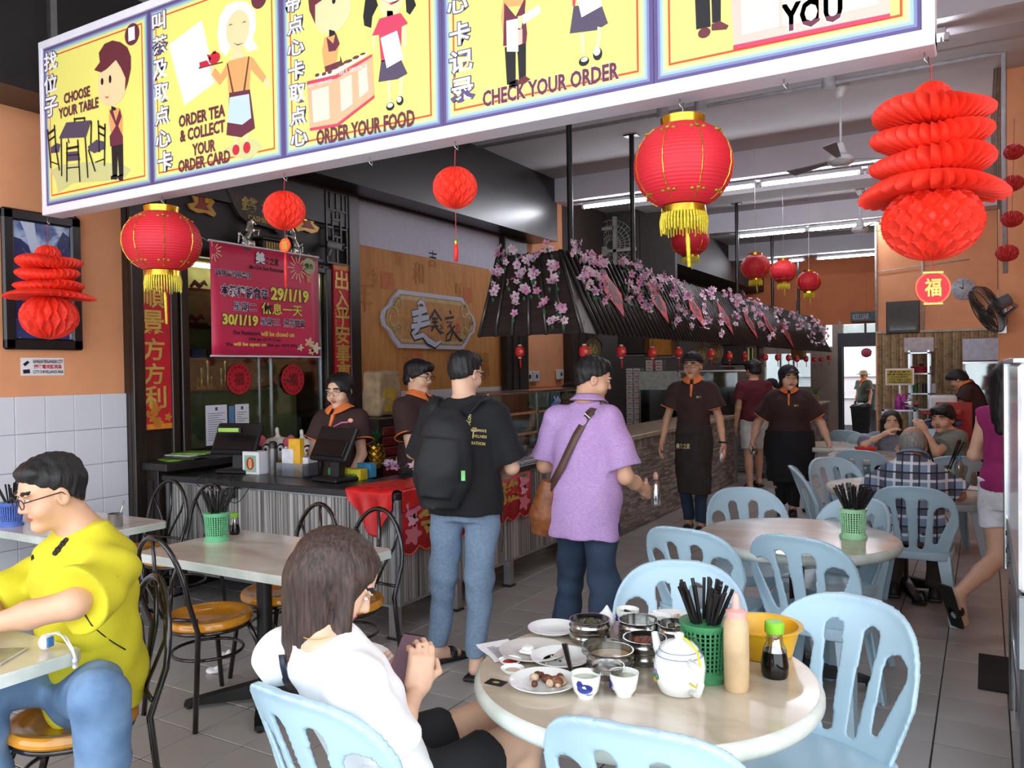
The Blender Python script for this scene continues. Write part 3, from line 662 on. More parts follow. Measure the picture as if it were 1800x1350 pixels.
#helpers for flat print on real planes
class PL:
 def __init__(s,kind,val):
  s.kind,s.val=kind,val
  s.fr=frame((0,val,0),(1,0,0),(0,0,1))if kind=='y' else frame((val,0,0),(0,1,0),(0,0,1))
 def pt(s,u,v):
  q=onY(u,v,s.val)if s.kind=='y' else onX(u,v,s.val);return(float(q[0]),float(q[2]))if s.kind=='y' else(float(q[1]),float(q[2]))
 def sc(s,u,v):
  q=onY(u,v,s.val)if s.kind=='y' else onX(u,v,s.val);return proj(q)[2]/F
 def text(s,mb,t,uL,vL,uR,vR,h,lift=.004,bold=0.,mi=0,box=None,slant=0):
  a,b=s.pt(uL,vL),s.pt(uR,vR);m=((uL+uR)/2,(vL+vR)/2)
  return write(mb,t,s.fr,(a[0]+b[0])/2,(a[1]+b[1])/2,abs(b[0]-a[0]),h*s.sc(*m),lift,bold,mi,slant,box)
 def poly(s,mb,px,lift=.003,mi=0,th=.0006):return mb.prism([s.pt(*p)for p in px],s.fr,lift-th,lift,mi)
 def ell(s,mb,u,v,ru,rv,lift=.003,mi=0,n=20,th=.0006,tilt=0.):
  c=s.pt(u,v);k=s.sc(u,v);e=s.pt(u+ru,v);rx=abs(e[0]-c[0]);ry=rv*k
  ct,st=cos(tilt),sin(tilt)
  return mb.prism([(c[0]+rx*cos(t)*ct-ry*sin(t)*st,c[1]+rx*cos(t)*st+ry*sin(t)*ct)for t in np.linspace(0,2*pi,n+1)[:-1]],s.fr,lift-th,lift,mi)
 def rect(s,mb,x0,z0,x1,z1,lift=.002,mi=0,th=.001):return mb.prism([(x0,z0),(x1,z0),(x1,z1),(x0,z1)],s.fr,lift-th,lift,mi)
def W(mb,name,mat,root,smooth=0,solid=0):
 o=mb.obj(name,mat,root,smooth,solid)
 if root is not None:o.matrix_parent_inverse=Matrix.Translation(-Vector(root.location))
 return o
def flat(name,col,r=.6):return M(name,col,r,var=.02,scale=3)
#the hanging menu board
SY=2.80;S_=PL('y',SY);sx=[-4.868,-3.857,-2.877,-1.952,-1.026,-.141];sz0,sz1=2.600,3.625
sg=thing('menu_board','long hanging board of yellow ordering-step panels with white frame','sign board',((sx[0]+sx[-1])/2,SY,sz0))
W(MB().box((sx[0],SY+.012,sz0),(sx[-1],SY+.10,sz1)),'backing_box',M('board_side','c9c8d4',.5),sg)
FRM=M('board_frame','f2f0fa',.35,var=.02);g=MB();fw=.045
W(MB().box((sx[0]-.012,SY-.015,sz0-.006),(sx[-1]+.014,SY+.11,sz0+fw),ch=.004),'frame_rail',FRM,sg);W(MB().box((sx[0]-.012,SY-.015,sz1-fw),(sx[-1]+.014,SY+.11,sz1),ch=.004),'frame_rail',FRM,sg)
W(MB().box((sx[0]-.012,SY-.014,sz0),(sx[0]+.022,SY+.11,sz1),ch=.004),'frame_stile',FRM,sg);W(MB().box((sx[-1]-.022,SY-.014,sz0),(sx[-1]+.014,SY+.11,sz1),ch=.004),'frame_stile',FRM,sg)
CM={k:flat('print_'+k,v)for k,v in dict(purple='5f4f80',violet='8284b4',blue='9fc0cc',green='c4dcae',yel1='efe79a',red='e5502f',yel='f6ee7c',maroon='6d2a3e',hair='6b2a35',skin='f6dba6',oran='f0a868',blk='17131a',white='fbfafa',tea='d2203a',grey='56485f',rose='d6405f',pale='e9d9c6',peach='f2b48c',shade='d5d290',brown='6b3f2a',silver='c8dce8',lil='d7b7e0',rosy='f0c0b0').items()}
def layer(root,key,fn,nm='print',lift=.004):
 mb=MB();fn(mb,lift);return W(mb,nm,CM[key],root)
bands=[('purple',0),('violet',.012),('blue',.021),('green',.030),('yel1',.038),('yel',.046),('red',.052),('yel',.060)]
panels=[]
for i in range(5):
 x0,x1=sx[i]+(.02 if i==0 else.001),sx[i+1]-(.02 if i==4 else.001);z0,z1=sz0+fw,sz1-fw
 pn=W(MB().box((x0,SY-.002,z0),(x1,SY+.012,z1)),'panel',CM['purple'],sg);panels.append(pn)
 for j,(c,ins)in enumerate(bands[1:]):
  ins+=.003;mb=MB();S_.rect(mb,x0+ins,z0+ins,x1-ins,z1-ins,.0026+.0004*j,th=.0004);o=mb.obj('border_band' if j<6 else 'panel_ground',CM[c],pn);o.matrix_parent_inverse=Matrix.Translation(-Vector(sg.location))if False else Matrix.Identity(4)
  o.matrix_parent_inverse=Matrix.Identity(4)
def art(i,key,lift,polys=(),ells=(),name='printed_figure'):
 for p in polys:mb=MB();S_.poly(mb,p,lift);mb.obj(name,CM[key],panels[i])
 for e in ells:mb=MB();S_.ell(mb,*e[:4],lift);mb.obj(name,CM[key],panels[i])
L0=.0062
def cjk(i,items,col='lil',edge='purple'):
 mb=MB();m2=MB()
 for ch,u,v,w_,h_ in items:
  S_.text(m2,ch,u-w_/2,v+w_*.12,u+w_/2,v-w_*.12,h_,L0+.0008,.07,box=0);S_.text(mb,ch,u-w_/2,v+w_*.12,u+w_/2,v-w_*.12,h_,L0+.0016,.022,box=0)
 m2.obj('lettering_edge',CM[edge],panels[i]);mb.obj('lettering',CM['white'],panels[i])
def words(i,rows,edge=None):
 mb=MB();m2=MB()
 for t,a,b,c,d,h in rows:
  S_.text(mb,t,a,b,c,d,h,L0+.0022,.034,box=0)
  if edge:S_.text(m2,t,a,b,c,d,h,L0+.0014,edge,box=0)
 mb.obj('lettering',CM['maroon'],panels[i])
 m2.obj('lettering_edge',CM['white'],panels[i])if edge else None
art(0,'shade',L0,[[(90,300),(110,290),(160,285),(215,288),(232,298),(222,312),(190,318),(130,322),(104,340),(100,318)]])
cjk(0,[('找',91,108,22,30),('位',91,148,22,30),('子',92,188,22,32)])
words(0,[('CHOOSE',115,173,160,162,17),('YOUR TABLE',106,197,175,184,17)])
art(0,'maroon',L0+.0008,ells=[(234,61,13,19)]);
mb=MB();S_.text(mb,'1',230,61,238,60,22,L0+.0034,.02);mb.obj('number',CM['white'],panels[0])
art(0,'skin',L0+.001,ells=[(200,145,27,42)]);art(0,'skin',L0+.001,[[(192,214),(200,214),(200,232),(193,230)]],name='hand')
art(0,'hair',L0+.0022,[[(168,124),(178,110),(176,94),(186,78),(200,72),(214,75),(226,84),(232,100),(232,122),(226,150),(222,160),(223,138),(215,120),(206,106),(190,122),(180,128)]])
art(0,'blk',L0+.003,ells=[(182,144,2.2,6),(196,140,2.2,7)]);art(0,'rose',L0+.003,[[(186,170),(192,171),(195,168),(191,174)]],name='mouth')
art(0,'oran',L0+.0012,[[(194,192),(212,190),(217,205),(217,238),(198,240),(194,212)]]);art(0,'maroon',L0+.002,[[(195,196),(200,192),(206,214),(213,192),(216,206),(210,222),(218,240),(218,254),(196,258),(195,240),(206,222)]])
art(0,'blk',L0+.0016,[[(198,256),(218,252),(219,308),(212,312),(209,270),(208,310),(200,312)],[(197,310),(208,306),(208,316),(197,316)],[(207,310),(219,306),(218,318),(212,318)],[(198,187),(206,190),(206,194),(198,196)]])
art(0,'grey',L0+.0028,[[(119,216),(163,212),(153,242),(106,244)]]);art(0,'grey',L0+.0018,[[(91,260),(102,252),(108,254),(106,268),(92,270)],[(157,258),(172,246),(187,250),(186,262),(168,270),(158,264)],[(118,268),(140,266),(143,282),(120,284)]])
mb=MB()
for a,b,c,d,w_ in((110,244,111,310,3),(122,244,124,252,2),(152,242,157,313,3),(163,214,162,255,3),(86,228,92,296,3),(98,220,101,268,3),(101,262,107,300,3),(87,236,98,228,4),(88,248,99,240,3),(175,212,177,268,3),(187,218,186,292,3),(176,222,187,228,4),(176,234,187,240,3),(158,264,170,302,3),(120,250,120,320,3),(139,246,143,320,3),(120,262,141,258,4),(120,274,142,272,2),(133,210,152,208,3),(133,208,134,216,3),(151,207,151,214,3),(120,296,142,294,2),(92,285,106,290,2),(170,286,186,280,2)):
 a_,b_=S_.pt(a,b),S_.pt(c,d);dx,dz=b_[0]-a_[0],b_[1]-a_[1];L=math.hypot(dx,dz);k=w_*.0017;nx,nz=-dz/L*k,dx/L*k
 mb.prism([(a_[0]+nx,a_[1]+nz),(a_[0]-nx,a_[1]-nz),(b_[0]-nx,b_[1]-nz),(b_[0]+nx,b_[1]+nz)],S_.fr,L0+.0028,L0+.0034)
mb.obj('printed_chairs',CM['blk'],panels[0])
cjk(1,[('叫',281,38,22,30),('茶',283,80,24,30),('及',284,122,24,32),('取',286,163,24,30),('点',287,203,23,30),('心',289,244,25,28),('卡',292,284,24,34)])
words(1,[('ORDER TEA',317,213,397,196,20),('& COLLECT',319,240,397,222,20),('YOUR',341,264,380,256,20),('ORDER CARD',316,292,406,276,20)])
art(1,'white',L0,[[(298,80),(356,36),(382,144),(326,186)]]);art(1,'maroon',L0+.0008,ells=[(457,-4,14,20)])
art(1,'shade',L0,[[(395,262),(420,250),(450,244),(464,258),(452,270),(440,280),(410,276)]])
art(1,'white',L0+.0008,[[(388,90),(384,60),(388,30),(400,10),(418,3),(436,4),(450,20),(452,48),(446,70),(456,86),(438,92),(430,80),(408,82),(400,100)]])
art(1,'skin',L0+.0018,ells=[(420,52,21,33)]);art(1,'skin',L0+.001,[[(411,84),(428,84),(432,104),(407,108)],[(413,240),(421,238),(421,258),(415,258)],[(431,236),(439,234),(438,254),(431,254)],[(370,118),(378,116),(384,140),(380,146),(374,136)],[(464,138),(470,134),(478,148),(472,158)]])
art(1,'hair',L0+.0026,[[(412,76),(420,81),(432,76),(420,79)],[(403,47),(408,43),(412,44),(408,45)],[(427,42),(432,38),(436,40),(432,40)]])
art(1,'oran',L0+.0014,[[(404,108),(436,100),(446,102),(470,136),(464,146),(442,122),(440,160),(404,166),(402,132),(388,150),(374,132),(380,120),(390,132)]])
art(1,'maroon',L0+.0016,[[(405,164),(441,158),(444,180),(450,226),(426,242),(400,238),(404,190)]]);art(1,'silver',L0+.0024,[[(406,172),(440,166),(444,208),(428,220),(402,216)]])
art(1,'brown',L0+.0028,[[(401,112),(403,112),(414,166),(411,166)],[(439,100),(441,100),(433,160),(430,160)],[(352,119),(394,109),(394,111),(352,122)]])
art(1,'tea',L0+.0032,[[(353,111),(366,107),(372,116),(354,119)]],[(379,103,10,10),(417,264,6,9),(436,260,6,10)]);art(1,'tea',L0+.0032,[[(366,97),(370,97),(374,106),(370,106)],[(376,92),(382,90),(382,95),(376,96)]],name='printed_teapot')
cjk(2,[('带',517,6,25,30),('点',521,44,26,30),('心',522,84,28,26),('卡',523,124,26,32),('取',525,164,26,30),('点',526,204,26,30),('心',528,242,28,28)])
words(2,[('ORDER YOUR FOOD',559,243,730,207,26)])
art(2,'skin',L0+.001,ells=[(585,20,34,40),(690,4,22,26)]);art(2,'hair',L0+.002,[[(543,-10),(600,-30),(570,0),(556,10),(556,43),(546,20)]]);art(2,'blk',L0+.003,[[(581,53),(591,56),(591,62),(581,66)]],[(589,3,3,5)])
art(2,'oran',L0+.0012,[[(572,68),(590,58),(597,80),(594,104),(590,120),(572,122),(568,90)]]);art(2,'maroon',L0+.002,[[(576,66),(588,78),(592,58),(599,78),(592,90),(580,92)],[(573,118),(600,108),(600,98),(604,112),(594,122),(574,128)]])
art(2,'skin',L0+.001,[[(682,20),(692,20),(694,34),(682,34)],[(682,140),(690,140),(688,185),(684,185)],[(704,138),(712,134),(708,175),(702,178)],[(657,60),(664,62),(660,92),(656,86)],[(706,48),(716,44),(718,80),(710,86)]])
art(2,'blk',L0+.0006,[[(645,-10),(660,-10),(666,10),(656,30),(654,50),(642,46),(640,30)],[(714,-10),(726,-10),(733,10),(722,27),(716,22)]])
art(2,'rose',L0+.0018,[[(669,34),(706,24),(719,42),(708,48),(706,100),(672,110),(668,62),(656,64)],[(672,0),(690,10),(706,0),(700,5),(686,7)]])
art(2,'grey',L0+.0018,[[(672,108),(704,100),(718,130),(700,140),(667,145)]]);art(2,'white',L0+.0026,[[(671,68),(700,55),(712,104),(682,121)],[(672,-8),(702,-8),(697,4),(682,4)]])
art(2,'blk',L0+.0024,ells=[(688,188,7,7),(705,178,6,8)]);art(2,'white',L0+.003,ells=[(688,186,5,4),(704,176,4,5)])
art(2,'peach',L0+.0022,[[(542,150),(594,134),(656,98),(660,172),(596,222),(547,231)]]);art(2,'rose',L0+.0027,[[(542,144),(592,133),(656,96),(656,101),(594,139),(542,150)],[(547,226),(595,218),(660,168),(660,173),(596,223),(547,231)]]);art(2,'pale',L0+.0028,[[(550,160),(580,152),(582,210),(553,217)],[(600,142),(620,132),(622,184),(602,198)],[(632,126),(647,118),(650,160),(634,174)]])
art(2,'white',L0+.0026,[[(556,134),(594,122),(640,96),(650,92),(644,100),(594,130),(560,142)]]);art(2,'brown',L0+.0032,ells=[(560,133,4,3),(572,131,4,3),(582,127,4,4),(600,115,8,3),(614,109,8,3),(628,102,6,3),(640,96,5,2)])
mb=MB();S_.text(mb,'SELF SERVICE',545,153,586,142,5,L0+.0036);S_.text(mb,'SELF SERVICE',598,136,648,111,7,L0+.0036);mb.obj('lettering',CM['white'],panels[2])
cjk(3,[('心',806,8,34,30),('卡',810,60,34,38),('记',812,108,38,36),('录',815,158,36,38)])
words(3,[('CHECK YOUR ORDER',851,173,1088,127,27)],.05)
art(3,'oran',L0+.0008,[[(886,4),(894,4),(896,62),(886,64),(882,30)]]);art(3,'maroon',L0+.001,[[(888,6),(908,30),(926,-6),(924,20),(928,60),(926,78),(886,82)]]);art(3,'skin',L0+.002,[[(912,30),(922,28),(918,52),(912,50)],[(1020,60),(1030,60),(1030,98),(1024,98)],[(1052,48),(1060,50),(1056,84),(1048,90)]])
art(3,'white',L0+.0026,[[(892,38),(912,34),(913,92),(893,92)]]);art(3,'rosy',L0+.002,[[(912,54),(920,52),(920,78),(912,80)]]);art(3,'white',L0+.0012,[[(916,30),(950,10),(952,24),(922,44)]])
art(3,'blk',L0+.0022,[[(889,84),(908,84),(908,148),(893,150)],[(910,82),(926,77),(926,136),(914,142),(912,100)],[(898,146),(912,140),(912,152),(896,155)]]);art(3,'hair',L0+.0023,[[(911,144),(924,134),(934,140),(924,148),(911,150)]])
art(3,'grey',L0+.0018,[[(1010,12),(1058,8),(1070,42),(1050,54),(1003,60)]]);art(3,'white',L0+.0026,[[(1014,-10),(1056,-10),(1060,12),(1024,32)]]);art(3,'rose',L0+.002,[[(1008,0),(1014,-2),(1012,12),(1008,12)]])
art(3,'blk',L0+.0024,ells=[(1028,109,9,8),(1052,96,8,11)]);art(3,'white',L0+.003,ells=[(1029,106,6,4),(1051,92,6,7)])
art(3,'oran',L0+.0009,[[(886,-10),(926,-14),(926,10),(886,14)]]);art(3,'skin',L0+.001,ells=[(906,-44,25,32),(1034,-62,22,26)]);art(3,'hair',L0+.0024,[[(880,-50),(884,-76),(906,-86),(930,-76),(932,-50),(918,-62),(898,-58)]]);art(3,'blk',L0+.0006,[[(1008,-62),(1014,-94),(1036,-100),(1056,-92),(1060,-62),(1066,-34),(1052,-40),(1016,-36),(1002,-32)]]);art(3,'rose',L0+.0016,[[(1008,-32),(1058,-38),(1062,-8),(1010,0)]])
cjk(3,[('核',798,-80,34,34),('对',801,-38,34,34)]);art(4,'maroon',L0+.001,[[(1220,-76),(1270,-82),(1270,-16),(1222,-12)]]);art(4,'skin',L0+.001,ells=[(1245,-112,24,30)]);art(4,'hair',L0+.0024,[[(1220,-116),(1226,-142),(1246,-150),(1268,-142),(1272,-116),(1256,-128),(1234,-124)]]);words(4,[('THANK',1345,-36,1510,-62,42)],.07)
art(4,'blk',L0+.0012,[[(1222,-20),(1248,-20),(1250,48),(1225,53)],[(1251,-20),(1268,-20),(1268,38),(1253,42)]]);art(4,'hair',L0+.0018,[[(1252,44),(1266,38),(1282,46),(1278,53),(1252,55)]],[(1239,59,11,9)])
art(4,'rosy',L0+.001,[[(1285,-20),(1565,-20),(1565,26),(1290,82)]]);art(4,'rose',L0+.0018,[[(1290,81),(1565,25),(1565,33),(1290,89)]]);art(4,'pale',L0+.0022,[[(1303,-20),(1545,-20),(1545,10),(1304,64)]]);art(4,'rosy',L0+.0026,[[(1370,-20),(1376,-20),(1376,48),(1370,50)],[(1440,-20),(1446,-20),(1446,32),(1440,34)]])
words(4,[('YOU',1377,30,1480,16,46)],.07)
for(u,v)in((285,345),(500,300),(800,240),(1195,160),(1625,92),(84,372),(1378,126),(650,275)):
 q=onY(u,v,SY+.05);x=q[0];g=MB().tube([(x,SY+.05,sz0),(x,SY+.045,sz0-.03),(x+.012,SY+.05,sz0-.045),(x+.01,SY+.055,sz0-.02)],.0025,5);W(g,'hook',ALU,sg,True)
for x in(sx[0]+.03,-2.4,sx[-1]-.05):W(MB().box((x-.02,SY+.03,sz1),(x+.02,SY+.07,ZC)),'hanging_strut',ALU,sg)
#lanterns and honeycomb decorations
LR=M('lantern_silk','d81f30',.55,var=.05,scale=8);TAS=M('tassel_yellow','e8d33a',.6,var=.15,scale=90);HCR=M('honeycomb_paper','ee3018',.6,var=.06,scale=12);HCD=M('honeycomb_deep','b81c1e',.6,var=.08)
def lantern(loc,R,H,label,top=.12,tas=.13,ctas=.17,n=72,rib=26,group='red silk lanterns with yellow tassels',rz=0.):
 t=thing('red_lantern',label,'lantern',loc,rz,group)
 pr=[];k=rib*4
 for i in range(k+1):
  a=-1.12+2.24*i/k;r=R*cos(a)**.92*(1+.006*cos(2*pi*i/4));pr.append((r,H/2*sin(a)/sin(1.12)))
 MB().lathe(pr,n).obj('shade',LR,t,True);r0=pr[0][0]
 for s,nm in((1,'top_ring'),(-1,'bottom_ring')):MB().lathe([(r0*.93,s*H/2-.004),(r0*.97,s*(H/2+.03*R/.18)),(r0*.85,s*(H/2+.03*R/.18)),(r0*.85,s*H/2-.004)][::s],32).obj(nm,GOLDM,t,40)
 for j in range(8):
  a=2*pi*j/8+.2;g=MB();pts=[(pr[i][0]*1.006*cos(a),pr[i][0]*1.006*sin(a),pr[i][1])for i in range(6,k-5,3)]
  g.tube(pts,.0022*R/.18,5);g.obj('gold_line',GOLDM,t)
  for zz in(.78,-.78):
   i=int(k*(.5+zz*.42));g2=MB();r,z=pr[i]
   for m in range(3):
    da=(m-1)*.16;g2.ball((r*1.0*cos(a+da),r*1.0*sin(a+da),z+.004*(m%2)),(R*.05,R*.05,R*.03),8,5)
   g2.obj('gold_emblem',M('emblem_gold','b09a30',.4,.4,var=.3,scale=60),t,True)
 g=MB()
 for j in range(44):
  a=2*pi*j/44;r=r0*.9;L=tas*rs.uniform(.82,1.05);g.tube([(r*cos(a),r*sin(a),-H/2-.02),(r*1.12*cos(a),r*1.12*sin(a),-H/2-.02-L*.5),(r*1.10*cos(a),r*1.1*sin(a),-H/2-.02-L)],[.0045*R/.18,.004*R/.18,.002],4)
 o=g.obj('fringe',TAS,t);o['kind']='stuff'
 z=-H/2-.02;g=MB().tube([(.01,0,z),(.012,0,z-tas)],.0025,5).tube([(.012,0,z-tas),(.014,.002,z-tas-.02),(.018,.004,z-tas-ctas)],[.006,.008,.006],8);g.obj('long_tassel',TAS,t,True)
 MB().tube([(0,0,H/2+.02),(0,0,H/2+top)],.0015,5).obj('hanging_wire',ALU,t)
 g=MB().tube([(-r0*.8,0,H/2+.02),(0,0,H/2+.025),(r0*.8,0,H/2+.02)],.002,5);g.obj('wire_bridge',ALU,t)
 return t
q=onY(1201,292,SY+.05);s1=proj(q)[2]/F
lantern(q,86*s1,138*s1,'largest red silk lantern hanging in the middle of the menu board',top=q[2]*0+(sz0-.04-q[2]-69*s1),tas=40*s1,ctas=58*s1,rz=.5)
q=onY(285,425,SY+.05);s2=proj(q)[2]/F
lantern(q,65*s2,100*s2,'red silk lantern at the left before the gold couplet',top=sz0-.04-q[2]-50*s2,tas=32*s2,ctas=56*s2)
for(u,v,y,r,h,lb)in((1213,422,7.6,33,52,'smaller red lantern right behind the largest one'),(1328,469,9.5,25,40,'leftmost of three red lanterns above the canopy blossoms'),(1377,477,11.0,22,37,'middle one of three red lanterns above the canopy'),(1422,495,13.0,20,34,'rightmost and smallest red lantern above the canopy')):
 q=onY(u,v,y);s_=proj(q)[2]/F;lantern(q,r*s_,h*s_,lb,top=ZC-q[2]-h*s_/2,tas=10*s_,ctas=12*s_,n=32,rib=14,group='smaller red lanterns over the hall')
def comb_surface(rad_fn,z0,z1,nz,nt,fins,R):
 """honeycomb tissue: zig-zag fins whose edges reach rad_fn(z), cells sunk between"""
 g=MB();vs=[];
 for j in range(nz+1):
  z=z0+(z1-z0)*j/nz;ph=(j/nz)*nz/5.;tri=abs((ph%2)-1)
  for i in range(nt):
   u=i/nt*fins;k=math.floor(u);best=9
   for kk in(k-1,k,k+1,k+2):
    pos=kk+(.45 if kk%2 else-.45)*(tri-.5)*2*.5*1.05;best=min(best,abs(u-pos))
   r=rad_fn(z);d=min(1,best*2.4)*.15*R*min(1,r/(R*.3));rr=max(.001,r-d);t=2*pi*i/nt;vs.append((rr*cos(t),rr*sin(t),z))
 g.add(vs,[(j*nt+i,j*nt+(i+1)%nt,(j+1)*nt+(i+1)%nt,(j+1)*nt+i)for j in range(nz)for i in range(nt)]);return g
def comb_ball(loc,R,label,top=.1,charm=None,mat=None,squash=.92,tassel=0,group='round red honeycomb paper balls',nz=40,nt=144):
 t=thing('honeycomb_ball',label,'paper ball',loc,0,group)
 comb_surface(lambda z:R*math.sqrt(max(0,1-(z/(R*squash))**2)),-R*squash,R*squash,nz,nt,24,R).obj('paper_ball',mat or HCR,t)
 if top:MB().tube([(0,0,R*squash),(.004,0,R*squash+top)],.0022,5).obj('string',M('red_string','b32a2a'),t)
 if tassel:
  z=-R*squash;MB().tube([(0,0,z),(0,0,z-tassel*.6)],.0016,5).obj('string',M('red_string'),t)
  MB().ball((0,0,z-tassel*.61),.007,8,6).obj('bead',M('jade','3f8a5a',.3),t,True);MB().cyl((0,0,z-tassel*.62),(0,0,z-tassel*.68),.008,.007,8).obj('tassel_cap',GOLDM,t);MB().tube([(0,0,z-tassel*.68),(0,0,z-tassel*.8),(-.002,0,z-tassel)],[.008,.011,.009],8).obj('tassel',M('tassel_red','d82a2a',.6),t,True)
 return t
q=onY(800,330,SY+.05);s_=proj(q)[2]/F;comb_ball(q,40*s_,'red honeycomb ball with a long tassel over the white wall band',top=sz0-.04-q[2]-37*s_,tassel=92*s_)
q=onY(500,370,SY+.05);s_=proj(q)[2]/F;bt=comb_ball(q,37*s_,'red honeycomb ball hanging before the cashier ornaments',top=sz0-.04-q[2]-34*s_,tassel=0)
z=-34*s_;MB().lathe([(0,-.004),(.034,-.004),(.034,.004),(0,.004)],20,(0,0,z-.075),ax=Matrix.Rotation(rad(90),3,'X')).obj('charm',M('charm_orange','f0602a',.4),bt);MB().tube([(0,0,z),(0,0,z-.04)],.0016,5).obj('string',M('red_string'),bt);MB().tube([(0,0,z-.11),(0,0,z-.16),(.002,0,z-.28)],[.004,.008,.007],8).obj('tassel',M('tassel_red','d82a2a',.6),bt,True)
mb=MB();write(mb,'福',frame((0,-.005,z-.075),(1,0,0),(0,0,1)),0,0,.035,.038,.001,.02);mb.obj('lettering',GOLD,bt)
for k,(u,v)in enumerate(((1782,267),(1781,322),(1779,385),(1770,445))):
 q=onY(u,v,6.0);s_=proj(q)[2]/F
 o=comb_ball(q,(17+.6*k)*s_,('topmost','second from the top','third from the top','lowest')[k]+' dark red paper ball strung by the right column',top=.16,mat=HCD,squash=.82,group='dark red paper balls strung by the right column',nz=16,nt=56)
def spring(loc,prof,label,s,top,charm=False,rz=0.,droop=0.):
 """the honeycomb decoration in the outline of the character for spring: lobed discs over a ball"""
 t=thing('honeycomb_decoration',label,'paper decoration',loc,rz,'red honeycomb decorations of stacked discs and a ball')
 for nm,z0,z1,rfn,pl in prof:
  z0_,z1_=z0*s,z1*s
  if nm=='paper_ball':comb_surface(lambda z:rfn((z-z0_)/(z1_-z0_))*s,z0_,z1_,50 if z1-z0>80 else 25,160,22,rfn(.5)*s).obj(nm,HCR,t)
  else:
   g=MB();nt,nz=300,12;vs=[]
   for j in range(nz+1):
    f=j/nz
    for i in range(nt):
     a=2*pi*i/nt;pleat=((i/nt*30)%1)**.8;lob=1+.07*sin(2*a+pl)+.05*sin(3*a+2*pl);r=rfn(f)*s*lob*(1-.20*pleat*(rfn(f)/100.));rr=r/(100*s)
     if nm=='paper_skirt':z=z0_+(z1_-z0_)*f-(.28*(rr**2)*60*s)+.04*60*s*sin(2*a)*rr
     else:z=z0_+(z1_-z0_)*f+.06*60*s*rr*sin(2*a+pl)+(.5-pleat)*.13*60*s*rr
     vs.append((r*cos(a),r*sin(a),z))
   g.add(vs,[(j*nt+i,j*nt+(i+1)%nt,(j+1)*nt+(i+1)%nt,(j+1)*nt+i)for j in range(nz)for i in range(nt)]);g.obj(nm,HCR,t)
 MB().tube([(0,0,prof[0][2]*s),(0,0,prof[0][2]*s+top)],.0022,5).obj('string',M('red_string'),t)
 if charm:
  zc=prof[-1][1]*s;A=Matrix.Rotation(rad(90),3,'X');MB().tube([(0,0,zc),(0,0,zc-.03)],.002,5).obj('string',M('red_string'),t)
  MB().lathe([(0,-.003),(.048,-.003),(.048,.003),(0,.003)],28,(0,0,zc-.085),ax=A).obj('charm',RED,t);MB().lathe([(.047,-.0045),(.052,-.0045),(.052,.0045),(.047,.0045),(.047,-.0045)],28,(0,0,zc-.085),ax=A,close=False).obj('charm_rim',M('charm_orange','f0602a',.4),t)
  f_=frame((0,-.0035,zc-.085),(1,0,0),(0,0,1));mb=MB();write(mb,'福',f_,0,.002,.046,.054,.0012,.025);mb.box((-.03,-.006,.045+zc-.085),(.03,-.002,.051+zc-.085)).box((-.028,-.006,zc-.085-.052),(.028,-.002,zc-.085-.046));mb.obj('lettering',GOLD,t)
 return t
q=onY(1638,300,SY+.05);s_=proj(q)[2]/F
el=lambda R,p=.5,c=0:(lambda f:c+(R-c)*max(0,4*f*(1-f))**p)
dsk=lambda R:(lambda f:R*min(1,max(0,math.sin(pi*f))**.28))
spring(q,[('paper_ball',70,156,el(38),0),('paper_disc',74,122,dsk(98),.6),('paper_disc',29,76,dsk(92),2.2),('paper_disc',-14,34,dsk(100),3.6),('paper_skirt',-38,0,dsk(122),.4),('paper_ball',-158,-22,el(84),0)],'large red honeycomb decoration with gold character charm at the right',s_,sz0-.04-q[2]-156*s_,True,.35)
q=onY(86,515,SY+.05);s_=proj(q)[2]/F
spring(q,[('paper_ball',52,84,el(21),0),('paper_disc',40,64,dsk(52),.6),('paper_disc',19,42,dsk(48),2.2),('paper_disc',1,20,dsk(56),3.6),('paper_skirt',-6,8,dsk(72),.4),('paper_ball',-82,-2,el(48),0)],'smaller red honeycomb decoration hanging before the waterfall picture',s_,sz0-.04-q[2]-84*s_,False,1.2)
q=onY(1523,620,20.2);comb_ball(q,9*proj(q)[2]/F,'pink ball hanging in the bright back doorway',top=ZC-float(q[2])-.1,mat=M('pink_ball','d9607e',.6),nz=12,nt=40,group='ball in the back doorway')
#cashier front along the left wall
def Yx(u,X=XL,v=600):return float(onX(u,v,X)[1])
def Zx(u,v,X=XL):return float(onX(u,v,X)[2])
FX=-5.40
fac=struct(MB().box((XL-.33,y_fac+.0,3.05),(FX,y_mur,3.40)).obj('wall_cashier',DWD2))
zc1=2.62
MB().box((XL-.33,y_fac,zc1),(FX-.04,y_mur,3.40)).obj('upper_panel',M('upper_panel','211e20',.5),fac)
cols=[(y_fac,Yx(243,FX)),(Yx(300,FX),Yx(332,FX)),(Yx(575,FX),Yx(583,FX)),(Yx(614,FX),y_mur)]
for a,b in((y_fac,Yx(332,FX)),(Yx(574,FX),y_mur)):MB().box((XL-.33,a,0),(FX-.03,b,zc1+.02)).obj('side_column',DWD,fac)
for a,b in((y_fac,y_fac+.10),(Yx(300,FX),Yx(313,FX)),(Yx(318,FX),Yx(332,FX)),(Yx(574,FX),Yx(583,FX)),(Yx(616,FX),y_mur)):MB().box((FX-.03,a,0),(FX+.012,b,3.38 if b>6 or b<4 else zc1),ch=.006).obj('post_moulding',DWD,fac)
yc0,yc1=Yx(334,FX),Yx(573,FX)
MB().box((FX-.05,yc0,zc1-.05),(FX+.01,yc1,zc1),ch=.005).obj('lintel_bar',DWD,fac)
